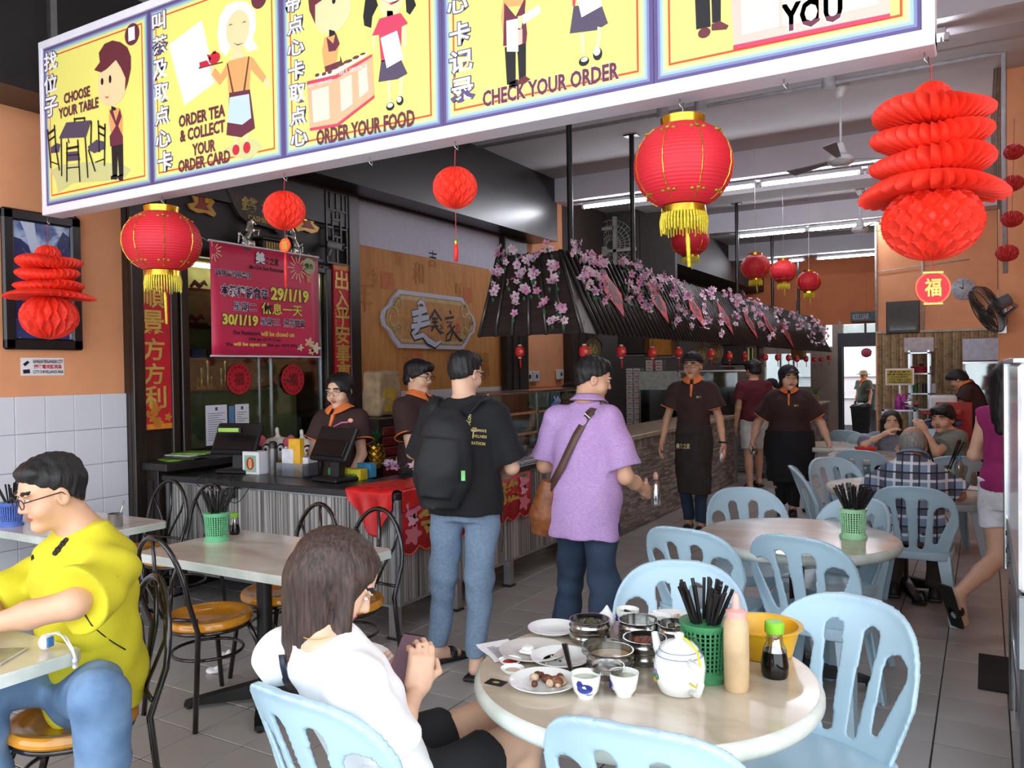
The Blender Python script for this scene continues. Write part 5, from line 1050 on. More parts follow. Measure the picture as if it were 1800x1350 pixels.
def stone_counter(x1,y0,y1,h,depth,label,cols,endface=True):
 t=thing('stone_counter',label,'counter',(x1-depth/2,y0,0),0,'stone-clad serving counters');W(MB().box((x1-depth,y0,0),(x1-.012,y1,h-.05)),'core',M('mortar','5d564f',.9),t)
 W(MB().box((x1-depth-.02,y0-.02,h-.05),(x1+.03,y1+.02,h),ch=.006),'worktop',M('cream_slab','b9ab90',.4),t)
 g=MB();z=.01
 while z<h-.15:
  hh=rs.uniform(.018,.032);y=y0
  while y<y1:L=rs.uniform(.07,.24);g.box((x1-.014,y,z),(x1+rs.uniform(-.004,.008),min(y1,y+L)-.003,z+hh-.003),rs.randint(3));y+=L
  if endface:
   x=x1-depth
   while x<x1:L=rs.uniform(.07,.24);g.box((x,y0-rs.uniform(.004,.012),z),(min(x1,x+L)-.003,y0+.002,z+hh-.003),rs.randint(3));x+=L
  z+=hh
 y=y0
 while y<y1:L=rs.uniform(.012,.03);g.box((x1-.014,y,h-.145+rs.uniform(0,.015)),(x1+rs.uniform(0,.010),y+L-.003,h-.052),rs.randint(3));y+=L
 o=W(g,'ledge_stones',[M('stone_%s%d'%(cols[0],k),c,.7,var=.12,scale=30)for k,c in enumerate(cols[1:])],t);o['kind']='stuff'
 return t
stone_counter(-3.07,6.9,11.4,.955,.6,'near stone-clad serving counter with a cream slab top',('a','9c9188','b0a69c','857b73'))
stone_counter(-2.72,12.6,17.2,.93,.6,'far pale stone-clad counter lit from the back doorway',('b','9d98a0','b3aeb6','8c878e'))
t=thing('service_post','thin steel post at the end of the near stone counter','post',(-3.04,11.44,0));W(MB().box((-3.06,11.42,0),(-3.03,11.46,.98)),'post',ALU,t);W(MB().ball((-3.045,11.42,.93),.022),'knob',M('lamp_knob','f4f4f0',.2),t,True)
t=thing('food_case','glass and steel food display case on the counter behind the young man','display case',(-3.52,6.0,CH));y0,y1,x0,x1,zt_=5.28,6.84,-3.60,-3.30,1.43
for x,y in((x0,y0),(x1,y0),(x0,y1),(x1,y1),(x1,6.05)):W(MB().box((x-.012,y-.012,CH),(x+.012,y+.012,zt_)),'post',STL,t)
W(MB().box((x0-.03,y0-.04,zt_),(x1+.02,y1+.3,zt_+.022),ch=.006),'top_rail',STL,t)
for z,m in((CH+.01,STD),(CH+.2,pane_mat('shelf_pane2','c0d0ca',.2)),(CH+.37,pane_mat('shelf_pane3','c0d0ca',.2))):W(MB().box((x0,y0,z),(x1,y1,z+.012)),'shelf',m,t)
W(MB().box((x1+.004,y0,CH),(x1+.010,y1,zt_)),'front_pane',GLS2,t);W(MB().box((x0,y0-.006,CH),(x1,y0,zt_)),'end_pane',GLS2,t)
for z in(CH+.2,CH+.37):W(MB().box((x1-.005,y0,z-.004),(x1+.012,y1,z+.016)),'shelf_edge',M('warm_edge','c9a27a',.3,.6),t)
W(MB().box((-4.0,y0+.1,.80),(x0-.02,y1,CH)),'back_ledge',WHT,t)
for k,(u,v)in enumerate(((918,755),(935,770),(905,775))):
 small('food_tray',MB().box((-.12,-.20,0),(.12,.20,.02),ch=.005),BLM,('upper','middle','lowest')[k]+' dark steel food tray inside the glass case','tray',(x0+.15,5.75+.38*k,CH+.022+(.19 if k==0 else 0)),'food trays in the glass case')
small('bun_pile',MB().ball((0,0,.03),(.06,.11,.03)),M('bread','b5793f',.7,bump=.4),'brown bread loaf on the glass case shelf','bread',(x0+.15,5.75,CH+.232),smooth=True)
small('water_bottle',MB().lathe([(.001,0),(.032,0),(.034,.02),(.031,.05),(.034,.09),(.031,.13),(.034,.16),(.030,.18),(.016,.21),(.016,.235)],16).lathe([(.019,.235),(.019,.265),(0,.268)],16,mi=1),[pane_mat('bottle_pane','cfd6d8',.25),BLP],'clear plastic bottle with black cap beside the glass case','bottle',(CX-.12,5.18,CH))
small('steel_cloche',MB().lathe([(.045,0),(.045,.01),(.04,.035),(.02,.055),(.006,.06),(.008,.07),(0,.074)],20),STL,'small steel dome on the black counter near the case','cover',(CX-.13,5.75,CH))
small('cleaning_cloth',MB().sheet(lambda u,v:(.02*sin(9*v),.12*(u-.5),.15*v+.02*sin(12*u)),8,8),M('cloth_blue','8fa0d8',.8),'white and blue cloth bundle held up beside the case','cloth',(x1+.03,6.35,zt_-.2),smooth=True)
t=thing('wooden_step','brown wooden block on the side run of the counter','block',(CX-.2,4.95,CH));W(MB().box((CX-.36,4.55,CH),(CX-.02,5.0,CH+.035),ch=.004),'block',M('mid_wood','5a3a2a',.5),t)
t=thing('granite_slab','pale speckled granite slab on the counter by the case','slab',(CX-.2,6.0,CH));W(MB().box((CX-.19,5.4,CH),(CX+.01,6.8,CH+.03),ch=.004),'slab',M('granite','a8a6ac',.3,var=.25,scale=140),t)
t=thing('altar_cloth','red embroidered cloth with scalloped hem hanging on the counter side','cloth',(CX+.01,5.2,.6));ya,yb=float(onX(703,900,CX+.012)[1]),float(onX(932,860,CX+.012)[1])
def hem(y):f=(y-ya)/(yb-ya);return CH-.05-.30-.045*abs(sin(f*pi*9))**.7+.05*(abs(f-.5)<.36)*0
g=MB();n=120;vs=[]
for i in range(n+1):
 y=ya+(yb-ya)*i/n;vs+=[(CX+.012+.003*sin(y*40),y,CH-.05),(CX+.016+.004*sin(y*40),y,hem(y))]
g.add(vs,[(2*i,2*i+1,2*i+3,2*i+2)for i in range(n)]);W(g,'cloth',M('altar_red','bf1d26',.6,var=.12),t,True,.003)
W(MB().tube([(CX+.018,ya+(yb-ya)*i/n,hem(ya+(yb-ya)*i/n))for i in range(n+1)],.006,5),'hem_cord',M('hem_orange','e0603a',.6),t,True)
P_=PL('x',CX+.021);
for k,f in enumerate((.20,.5,.80)):mb=MB();write(mb,'金玉隆'[k],P_.fr,ya+(yb-ya)*f,CH-.20,.30,.22,.002,.02);W(mb,'gold_character',GOLD,t)
for k,f in enumerate((.07,.34,.64,.93)):
 for z,r,cc in((CH-.12,.05,'e58aa5'),(CH-.19,.035,'f0b0c0'),(CH-.28,.055,'d77a8a')):
  mb=MB();mb.prism([(ya+(yb-ya)*f+r*1.3*(1+.3*cos(5*a))*cos(a),z+r*(1+.3*cos(5*a))*sin(a))for a in np.linspace(0,2*pi,26)[:-1]],P_.fr,0,.003);W(mb,'embroidered_flower',flat('emb'+cc,cc),t)
 mb=MB();mb.prism([(ya+(yb-ya)*f+a*.001,CH-.07-b*.001)for a,b in((-50,0),(0,-12),(60,4),(20,20),(-20,22))],P_.fr,.001,.004);W(mb,'embroidered_leaf',flat('emb_leaf','3f8a4a'),t)
#things on the counter
def at_c(u,v,h=CH):return onZ(u,v,h)
def register(loc,rz,label,lit):
 t=thing('cash_register',label,'cash register',loc,rz,'black touch-screen cash registers');A=Matrix.Rotation(rad(-28),3,'X')
 MB().box((-.13,-.10,0),(.13,.12,.03),ch=.01).obj('base',BLP,t);MB().bar((0,.02,.02),(0,.03,.17),.09,.05).obj('stand',BLP,t)
 g=MB().box((-.19,-.018,-.125),(.19,.018,.125),ch=.01);g.v=[tuple(A@Vector(p)+Vector((0,.0,.25)))for p in g.v];g.obj('screen_back',BLP,t)
 g=MB().box((-.165,-.03,-.10),(.165,-.02,.02),ch=.006);g.v=[tuple(A@Vector(p)+Vector((0,.0,.25)))for p in g.v];g.obj('rear_cover',M('reg_dark','0f0f10',.3),t)
 if lit:MB().box((-.10,-.105,.30),(.10,-.075,.345),ch=.004).obj('customer_display',BLP,t);MB().box((-.085,-.109,.31),(.085,-.104,.338)).obj('green_display',M('lcd','8fb84a',.4,emit=.35),t)
q=onY(413,800,CY+.33);register((q[0]+.03,CY+.33,CH),.25,'black cash register with green display, seen from behind at the left',True)
q=onY(588,805,CY+.27);register((q[0],CY+.27,CH),-.15,'black cash register with a pink flower, in front of the cashier',False)
g=MB().tube([(0,0,0),(.07,0,.03),(.14,0,.035)],[.006,.005,.004],6).ball((.15,0,.045),(.022,.015,.016),10,6,1);small('pink_flower_pen',g,[M('petal_pink','e67ab0',.5),M('petal_tip','f0a890',.5)],'pink flower pen lying along the top of the right register','pen',(q[0]-.02,CY+.29,CH+.365),smooth=True)
def boxy(nm,c,s,m,label,cat='box',grp=None,ch=.004):return small(nm,MB().box((-s[0]/2,-s[1]/2,0),(s[0]/2,s[1]/2,s[2]),ch=ch),m,label,cat,c,grp)
q=at_c(448,833);t=thing('donation_box','small white paper carton with a red and green label','box',(q[0],q[1]+.02,CH));MB().box((-.085,-.06,0),(.085,.06,.165),ch=.004).obj('carton',WHP,t);F1=frame((0,-.061,.08),(1,0,0),(0,0,1))
for a,b,c_,d,m in((-.06,-.06,.06,.06,M('label_green','8fc8a0',.6)),):MB().prism([(a,b),(c_,b),(c_,d),(a,d)],F1,0,.001).obj('label',m,t)
MB().prism([(.036*cos(a)*1.1,.045*sin(a))for a in np.linspace(0,2*pi,25)[:-1]],F1,.001,.002).obj('red_medallion',RED,t);MB().prism([(.018*cos(a),.036*sin(a))for a in np.linspace(0,2*pi,17)[:-1]],F1,.002,.003).obj('medallion_centre',M('label_cream','e0c98a',.6),t);mb=MB();write(mb,'吉祥',F1,0,0,.016,.04,.0035,0);mb.obj('lettering',RED,t)
q=at_c(507,840);t=thing('card_tray','clear plastic tray holding stacks of white order cards','tray',(q[0],q[1]+.10,CH));g=MB()
for a,b in(((-.13,-.09,0),(.13,.09,.006)),((-.13,-.09,0),(.13,-.084,.10)),((-.13,.084,0),(.13,.09,.10)),((-.13,-.09,0),(-.124,.09,.10)),((.124,-.09,0),(.13,.09,.10))):g.box(a,b)
g.obj('tray',pane_mat('clear_plastic','dfe3e6',.30,.15),t)
for k,(x,y,s,h,z)in enumerate(((-.055,.0,(.11,.11),.19,.007),(.07,.03,(.08,.10),.13,.007),(-.11,.03,(.018,.10),.20,.007))):small('card_stack',MB().box((-s[0]/2,-s[1]/2,0),(s[0]/2,s[1]/2,h),ch=.003),M('card_white','e4e4ee',.7),('tall','shorter','thin upright')[k]+' stack of white cards in the clear tray','cards',(t.location.x+x,t.location.y+y,CH+z),'card stacks in the tray')
q=onY(514,800,CY+.33);boxy('red_packet_box',(q[0]+.04,CY+.33,CH),(.11,.05,.27),M('packet_yellow','f0b62c',.5),'yellow upright packet with red pattern behind the card tray','packet')
small('thermos',MB().lathe([(0,0),(.032,0),(.034,.02),(.034,.17),(.03,.19)],18).lathe([(.031,.19),(.031,.225),(.02,.24),(0,.24)],18,mi=1),[M('thermos_grey','6a6664',.3,.5),BLP],'grey steel thermos bottle between the registers','bottle',(onY(480,800,CY+.36)[0],CY+.36,CH))
q=at_c(583,842)
for k in range(3):boxy('tissue_box',(q[0]+.002+.10*k,q[1]+.05,CH),(.092,.08,.075),[M('box_green','3f8f4a',.5),M('box_yellow','d9c828',.5),M('box_yellow2','cdbb2a',.5)][k],('green','yellow','yellow mango')[k]+(' carton left of the two yellow ones on the counter',' carton in the middle of the row of three',' carton next to the golden pineapple')[k],'box','green and yellow cartons on the counter')
mb=MB();f_=frame((0,q[1]+.008,0),(1,0,0),(0,0,1));write(mb,'PREMIER',f_,q[0]+.15,CH+.03,.15,.026,.002,.03);o=mb.obj('lettering',M('deep_green','2f6a34',.5),None);o.parent=bpy.data.objects['tissue_box.001'];o.matrix_parent_inverse=Matrix.Translation(-Vector(bpy.data.objects['tissue_box.001'].location))
boxy('blue_pack',(q[0]+.16,q[1]+.18,CH),(.12,.07,.10),M('pack_blue','3f9ac8',.5),'blue and yellow pack behind the cartons','packet')
q=at_c(655,828);px_,py_=float(q[0]),float(q[1])
t=thing('red_satin_cloth','red satin cloth draped over the counter corner under the pineapple','cloth',(CX-.2,CY+.2,CH));SAT=M('red_satin','d41f1f',.32,var=.1)
xs0,xs1=float(onY(610,838,CY)[0]),CX+.005
def satin(u,v):
 x=xs0+(xs1-xs0)*u;s_=v*.78
 if s_<.42:return(x+.02*sin(9*s_),CY+.42-s_,CH+.006+.010*abs(sin(x*22+s_*9)))
 d=s_-.42;L=.03+.25*max(0,sin(pi*min(1,.08+u*.78)))**1.5;d*=L/.36;pinch=(d/.28)*.35
 return(x+(xs1-.07-x)*pinch,CY-.022-.016*sin(x*40+2)*min(1,d*8),CH+.004-d)
W(MB().sheet(satin,40,44),'cloth',SAT,t,True,.004)
def satin2(u,v):
 y=CY+.05+.75*u;d=v*.20*(1-.7*u)
 return(CX-.25+.27*min(1,v*2),y,CH+.008+.01*abs(sin(y*20)))if v<.5 else(CX+.03+.01*sin(y*30),y,CH+.006-(v-.5)*.25*(1.1-u)*abs(sin(3+y*6)))
W(MB().sheet(satin2,30,16),'cloth_fold',SAT,t,True,.004)
t=thing('golden_pineapple','golden pineapple ornament with green plastic leaves on the red cloth','ornament',(px_,py_+.02,CH+.02));t.scale=(1.25,)*3;g=MB()
g.lathe([(.03,0),(.052,.012),(.060,.05),(.058,.09),(.045,.125),(.02,.14)],28).obj('core',M('pine_core','a8741f',.3,.7),t,True);m_=MB().box((-.011,-.004,-.011),(.011,.006,.011),ch=.003).mesh('scale',GOLDM)
for j in range(7):
 z=.018+j*.018;r=.060*math.sin(min(pi,.62+z/.14*1.9))**.55
 for i in range(14):
  a=2*pi*(i+.5*(j%2))/14;o=bpy.data.objects.new('scale',m_);C.objects.link(o);o.parent=t;o.location=(r*cos(a),r*sin(a),z);o.rotation_euler=(0,rad(45),a+pi/2);o.rotation_euler=Matrix.Rotation(a+pi/2,3,'Z').to_4x4().to_3x3().to_euler()if False else(Matrix.Rotation(a-pi/2,3,'Z')@Matrix.Rotation(rad(45),3,'Y')).to_euler()
GRN=M('leaf_green','2f7a45',.5,var=.2)
for j in range(26):
 a=j*2.4;L=.06+.07*(1-j/26);til=.25+.55*(j%5)/5;d=Vector((cos(a)*til,sin(a)*til,1)).normalized();s_=Vector((-sin(a),cos(a),0))*.009;b=Vector((0,0,.135));g=MB()
 L=.12-.02*(j%3);g.add([b-s_,b+s_,b+d*L*.6+s_*.8+Vector((cos(a),sin(a),0))*.008,b+d*L*.6-s_*.8+Vector((cos(a),sin(a),0))*.008,b+d*L+Vector((cos(a),sin(a),0))*.03],[(0,1,2,3),(3,2,4)]);g.obj('leaf',GRN,t)
small('yellow_melon',MB().ball((0,0,.045),(.05,.05,.045),16,10),M('melon','d9cf4a',.45,var=.15,scale=40),'round yellow fruit just behind the golden pineapple','fruit',(px_+.13,py_+.18,CH+.02),smooth=True)
small('gold_ingot',MB().ball((0,0,.03),(.045,.03,.02),12,8).ball((0,0,.045),(.018,.018,.016),10,6),M('ingot_yellow','f0e02a',.4),'bright yellow toy ingot near the backpack edge','ornament',(px_+.37,py_+.30,CH+.02),smooth=True)
small('red_sweet_basket',MB().lathe([(.05,0),(.07,.05),(.075,.055),(.06,.05)],16).tube([(-.07,0,.05),(-.04,0,.13),(.04,0,.13),(.07,0,.05)],.005,6),M('basket_red','8f1f1f',.5),'small dark red basket with handle beside the pineapple','basket',(px_+.24,py_+.16,CH+.02),smooth=True)
for k in range(4):
 q=(-5.33+.06*(k%2),4.0+.05*k,.985+.012*k);g=MB().box((-.15,-.10,0),(.15,.10,.010),ch=.002);o=small('magazine',g,[M('mag_green','7aa83a',.35,var=.3,scale=8),M('mag_dark','3c4a3a',.35,var=.3,scale=8),M('mag_white','c9cfc4',.35,var=.2,scale=8)][k%3],('lowest green magazine in the pile on the low cabinet','second magazine from the bottom, dark cover','third magazine from the bottom, pale cover','topmost green magazine, lying askew on the pile')[k],'magazine',q,'magazines on the low cabinet');o.rotation_euler=(0,0,.2*(k-1.5))
t=thing('cable_tangle','tangle of black cables and adapter hanging over the counter edge','cable',(-4.55,CY,CH));g=MB()
for k in range(4):g=MB();W(g.tube([(-4.8+.1*k+.02*sin(7*s+k),CY+.1-.13*min(1,s*2),CH+.012-max(0,s-.5)*(.16+.05*k)*(1.6-s)*1.5)if s<1 else(-4.8,CY,CH)for s in np.linspace(0,.98,14)]+[],.004,5),'cable',BLP,t,True)
W(MB().tube([(-4.60+.32*s,CY-.03,CH-.02-.13*sin(pi*s))for s in np.linspace(0,1,16)],.003,5),'cable',BLP,t,True)
W(MB().box((-4.52,CY-.04,CH-.12),(-4.44,CY-.012,CH-.05),ch=.006),'adapter',BLP,t)
def lion(loc,rz,label,s=1.):
 t=thing('lion_head',label,'toy',loc,rz,'small lion dance heads behind the counter');t.scale=(s,)*3;S=SDF(.007);S.ell((0,0,.11),(.11,.09,.10),.02);S.ell((0,-.09,.08),(.07,.05,.045),.02);S.cone((0,0,.2),(0,0,.26),.02,.01,.02);S.fold(.004,(90,80,70),2);S.obj('head',M('lion_fur','ece6da',.8,bump=.6),t)
 for sx_ in(-1,1):
  MB().ball((sx_*.05,-.085,.13),(.032,.02,.038),14,8).obj('eye_surround',BLP,t,True);MB().ball((sx_*.05,-.10,.13),(.022,.014,.026),12,8).obj('eyeball',WHP,t,True);MB().ball((sx_*.05,-.112,.128),(.010,.006,.012),8,6).obj('pupil',BLP,t,True);MB().ball((sx_*.10,-.02,.18),(.03,.02,.04),10,6).obj('ear',M('lion_pink','d9607a',.7),t,True)
 MB().ball((0,-.13,.10),(.022,.02,.018),10,6).obj('nose',M('lion_green','3fae5a',.5),t,True);MB().tube([(-.06,-.10,.055),(0,-.14,.045),(.06,-.10,.055)],.012,6).obj('mouth',M('lion_yellow','d9cf3a',.6),t,True)
lion((onY(487,760,CY+.80)[0],CY+.80,CH),.55,'white lion dance head left, between the two registers',1.15);lion((onY(530,755,CY+.84)[0],CY+.84,CH+.06),.65,'white lion dance head right, half behind the cashier',1.1)
t=thing('back_ledge_shelf','dark ledge behind the registers carrying the lion heads','shelf',(-4.4,4.5,0));W(MB().box((-5.05,CY+.66,0),(-4.22,CY+1.05,CH-.01),ch=.004),'body',DWD,t)
bpy.data.objects['lion_head.001'].location.z=CH-.01;bpy.data.objects['lion_head'].location.z=CH-.01
q=onX(672,700,-4.9);t=thing('paper_sack','tan paper sack with yellow print standing before the mural','bag',(-4.9,float(q[1]),1.22));S=SDF(.012);S.rbox((0,0,.21),(.10,.17,.21),.03,0);S.fold(.006,(30,26,22),4);S.obj('sack',M('sack_tan','b39a78',.8,var=.12),t);MB().box((.098,-.10,.04),(.106,.06,.26)).obj('print',M('sack_yellow','c9a83a',.7),t)
t=thing('back_shelf','dark cabinet below the mural with red drawers','cabinet',(-5.1,6.9,0));W(MB().box((XL+.13,5.55,0),(-4.62,7.9,1.215),ch=.004),'body',DWD,t)
for k in range(5):W(MB().box((-4.62,5.60,.70+.09*k),(-4.605,6.3,.775+.09*k),ch=.004),'drawer',M('drawer_red','7d1c20',.5),t)
#the canopy over the serving counter
xb,Yn,zb=-3.0,float(onX(1025,585,-3.0)[1]),float(onX(1025,585,-3.0)[2]);Yt=Yn+.32
q=onY(985,440,Yt);xt,zt_=float(q[0]),float(q[2]);xbl=float(onY(843,592,Yn)[0]);xtl=float(onY(876,452,Yt)[0]);Ye=float(onX(1463,620,xb)[1])
t=thing('slatted_canopy','dark slatted canopy hung over the serving counter, dressed with blossoms','canopy',((xb+xbl)/2,(Yn+Ye)/2,zb));CAN=ramp_mat('canopy_sheet',[(.3,'2c2321'),(.7,'453733')],(1,1,14),4,4,.5);RIB=M('canopy_rib','2c2624',.38,var=.12)
g=MB();th=.03
V_=[(xbl,Yn,zb),(xb,Yn,zb),(xt,Yt,zt_),(xtl,Yt,zt_)];g.add(V_+[(a,b+th,c)for a,b,c in V_],[(0,1,2,3),(7,6,5,4),(0,4,5,1),(1,5,6,2),(2,6,7,3),(3,7,4,0)]);W(g,'end_sheet',CAN,t)
g=MB();Yte=Ye-.32;V_=[(xb,Yn,zb),(xb,Ye,zb),(xt,Yte,zt_),(xt,Yt,zt_)];g.add(V_+[(a-th,b,c)for a,b,c in V_],[(0,1,2,3),(7,6,5,4),(0,4,5,1),(1,5,6,2),(2,6,7,3),(3,7,4,0)]);W(g,'front_sheet',CAN,t)
W(MB().box((xtl,Yt,zt_-.03),(xt,Yte,zt_)),'top_sheet',CAN,t)
for f in np.linspace(0,1,7):
 a=(xbl+(xb-xbl)*f,Yn-.012,zb);b=(xtl+(xt-xtl)*f,Yt-.012,zt_);W(MB().tube([a,b],.017,8),'end_rib',M('rib_edge','5b5654',.25,.5),t,True);
nr=108;rm=MB().tube([(xb+.012,0,zb),(xt+.012,0,zt_)],.020,6).mesh('rib',RIB,True)
for i in range(nr):
 y=Yt+(Yte-Yt)*i/(nr-1);o=bpy.data.objects.new('rib',rm);C.objects.link(o);o.parent=t;o.matrix_parent_inverse=Matrix.Translation(-Vector(t.location));o.location=(0,y,0)
for k,(u,v)in enumerate(((1003,435),(1112,400),(1296,500),(1358,520),(1404,535))):
 y=float(onX(u,v,xt-.05)[1]);po=thing('canopy_pole',('nearest','second','third','fourth','farthest')[k]+' black pole holding the canopy from the ceiling','pole',(xt-.05,y,zt_),0,'black poles holding the canopy');zz=(3.93 if 9.9<y<10.3 or 13.7<y<14.15 or 17.35<y<17.8 else ZC)-zt_
 MB().cyl((0,0,0),(0,0,zz-.01),.028,.028,12).obj('tube',BLM,po,40);MB().box((-.08,-.05,zz-.012),(.08,.05,zz)).obj('ceiling_plate',BLM,po);MB().box((-.06,-.05,0),(.06,.05,.01)).obj('foot_plate',BLM,po)
nrm_f=_n(np.cross((0,1,0),(xt-xb,0,zt_-zb)));nrm_f=nrm_f if nrm_f[0]>0 else-nrm_f;nrm_e=_n(np.cross((1,0,0),(0,Yt-Yn,zt_-zb)));nrm_e=nrm_e if nrm_e[1]<0 else-nrm_e
def onP(u,v,p,n):d=_ray(u,v);p=np.array(p);return CAM+d*(np.dot(p-CAM,n)/np.dot(d,n))
PK=[M('petal_pale','f7dcec',.6,var=.06),M('petal_mid','efb0d2',.6,var=.08),M('petal_deep','d8609a',.6),M('leaf_green')]
def flower(r,mi):
 g=MB()
 for k in range(5):
  a=2*pi*k/5;c,s=cos(a),sin(a);P4=[(0,0,0),(r*.55,-r*.38,r*.25),(r*1.0,-r*.22,r*.42),(r*1.05,r*.16,r*.40),(r*.55,r*.38,r*.25)]
  g.add([(x*c-y*s,x*s+y*c,z)for x,y,z in P4],[(0,1,2,3),(0,3,4)],mi)
 g.ball((0,0,r*.16),(r*.22,r*.22,r*.15),6,4,2);return g.mesh('blossom',PK,True)
FM=[flower(.043,0),flower(.040,1),flower(.037,0),flower(.032,0)]
t=thing('blossom_sprig','pink blossom sprig lying on the red cloth by the backpack','blossoms',(px_+.22,py_+.02,CH+.03))
for k in range(16):o=bpy.data.objects.new('blossom',FM[k%4]);C.objects.link(o);o.parent=t;o.location=(-.10+.017*k,.02*sin(k*2.),.02+.012*cos(k*3.));o.rotation_euler=(rs.uniform(.3,1.1),rs.uniform(-.5,.5),rs.uniform(-1,1))
MB().tube([(-.11,0,0),(.0,.01,.01),(.16,0,0)],.004,5).obj('twig',M('twig','3a3a24',.7),t,True)
def garland(clusters,plane,label,wide=1.):
 p0,n_=plane;c0=onP(clusters[0][0],clusters[0][1],p0,n_);t=thing('blossom_garland',label,'blossoms',c0,0,'artificial blossom garlands on the canopy');nv=Vector(n_.tolist());B_=nv.to_track_quat('Z','Y').to_matrix();lv=MB();tw=[]
 for(u,v,ru,rv,cnt)in clusters:
  for k in range(int(cnt*1.15+.5)):
   a=rs.uniform(0,2*pi);r=math.sqrt(rs.rand());p=onP(u+ru*r*cos(a),v+rv*r*sin(a),p0,n_)+n_*rs.uniform(.035,.09)-c0
   o=bpy.data.objects.new('blossom',FM[rs.randint(4)]);C.objects.link(o);o.parent=t;o.location=tuple(map(float,p));o.rotation_euler=(B_@Matrix.Rotation(rs.uniform(-.9,.9),3,'X')@Matrix.Rotation(rs.uniform(-.9,.9),3,'Y')@Matrix.Rotation(rs.uniform(0,6),3,'Z')).to_euler();o.scale=(rs.uniform(.85,1.15),)*3
   if k%3==0:q=Vector(p.tolist())+Vector((rs.uniform(-.03,.03),rs.uniform(-.03,.03),-.04));lv.add([q,q+Vector((.012,.012,-.02)),q+Vector((0,.01,-.05)),q+Vector((-.008,-.012,-.02))],[(0,1,2,3)])
  tw.append(onP(u,v,p0,n_)+n_*.03-c0)
 if lv.v:o=lv.obj('leaves',GRN,t);o['kind']='stuff'
 tw=sorted(tw,key=lambda q:-q[2])
 if len(tw)>1:MB().tube(tw,.004,5).obj('twig',M('twig','3a3a24',.7),t,True)
pe=((xb,Yn,zb),nrm_e);pf=((xb,Yn,zb),nrm_f)
garland([(885,450,12,6,5),(904,447,7,5,3),(895,464,5,4,2),(880,480,10,8,5),(877,508,7,6,3),(874,524,1,3,1)],pe,'pale pink garland at the left corner of the canopy end')
garland([(927,457,12,7,5),(940,464,7,5,3),(918,470,5,6,3),(925,488,9,6,4),(945,487,9,6,4),(906,500,8,6,3),(947,512,6,9,3),(927,515,7,8,4),(908,530,6,8,3),(907,556,2,3,1)],pe,'pink garland down the middle of the canopy end')
garland([(966,442,8,8,4),(953,455,6,6,3),(977,470,7,8,4),(978,500,6,10,4),(964,537,9,6,3),(990,540,7,12,5),(978,570,7,4,3),(993,570,6,5,3)],pe,'pink garland right on the canopy end, ending in low clusters')
garland([(1003,442,12,12,12),(1025,462,15,16,20),(1045,480,10,20,16),(1022,490,12,12,10),(1050,500,10,8,6),(1028,512,12,8,5),(1040,520,12,6,5),(1058,527,7,8,4)],pf,'first dense pink garland at the near corner of the canopy front')
garland([(1084,468,8,14,7),(1110,470,12,8,6),(1100,500,14,14,12),(1125,495,18,16,22),(1140,515,14,14,14),(1110,525,12,12,10),(1130,540,14,14,10),(1095,535,5,8,3),(1138,558,4,4,1)],pf,'second dense pink garland between the first two red diamonds')
garland([(1160,495,12,8,10),(1178,505,8,12,10),(1178,525,8,8,7),(1180,548,4,6,3),(1178,568,7,10,7)],pf,'pink hanging garland right of the second red diamond');garland([(1192,505,4,8,3),(1197,528,7,12,9),(1193,550,8,8,5),(1202,562,6,6,4),(1203,580,3,5,2)],pf,'narrow pink garland left of the third red diamond')
garland([(1226,525,5,10,5),(1231,545,6,10,6),(1234,575,9,12,9)],pf,'narrow pink garland right of the third red diamond');garland([(1240,515,7,6,6),(1247,530,4,8,4),(1257,565,5,8,5),(1263,590,4,6,2)],pf,'thin pink garland left of the fourth red diamond')
garland([(1272,518,10,7,8),(1292,530,16,14,20),(1312,540,16,14,20),(1328,537,8,8,6),(1285,555,10,12,8),(1325,555,10,10,8),(1283,575,4,6,3),(1330,578,6,8,4)],pf,'broad dense mauve garland past the fourth red diamond')
garland([(1345,545,8,4,4),(1360,555,10,14,14),(1372,575,8,10,8),(1356,585,5,8,4),(1345,600,3,4,2),(1390,560,10,10,10),(1400,575,10,14,12)],pf,'mauve garland near the far third of the canopy');garland([(1415,565,10,10,12),(1420,590,10,14,12),(1434,572,9,10,10),(1444,585,8,14,10),(1440,605,8,8,6),(1428,610,4,4,2)],pf,'dark mauve garland at the far end of the canopy')
for k,(u,v,hw,hh)in enumerate(((1070,518,14,40),(1151,534,12,32),(1217,548,10,30),(1269,561,8,27),(1313,570,6,22),(1347,575,6,24),(1379,590,5,18))):
 c=onP(u,v,*pf)+nrm_f*.048;sl=Vector((xt-xb,0,zt_-zb)).normalized();f_=frame(c,(0,1,0),sl);r=.22;t=thing('red_diamond_sign',('nearest','second','third','fourth','fifth','sixth','farthest')[k]+' red diamond paper with black lettering on the canopy','paper sign',c,0,'red diamond papers on the canopy')
 W(MB().prism([(0,-r*1.25),(r,0),(0,r*1.25),(-r,0)],f_,-.002,.002),'red_paper',RED,t);mb=MB();write(mb,'招财进宝福春'[k%6],f_,0,0,r*.9,r*1.1,.004,.03);W(mb,'lettering',BKP,t)
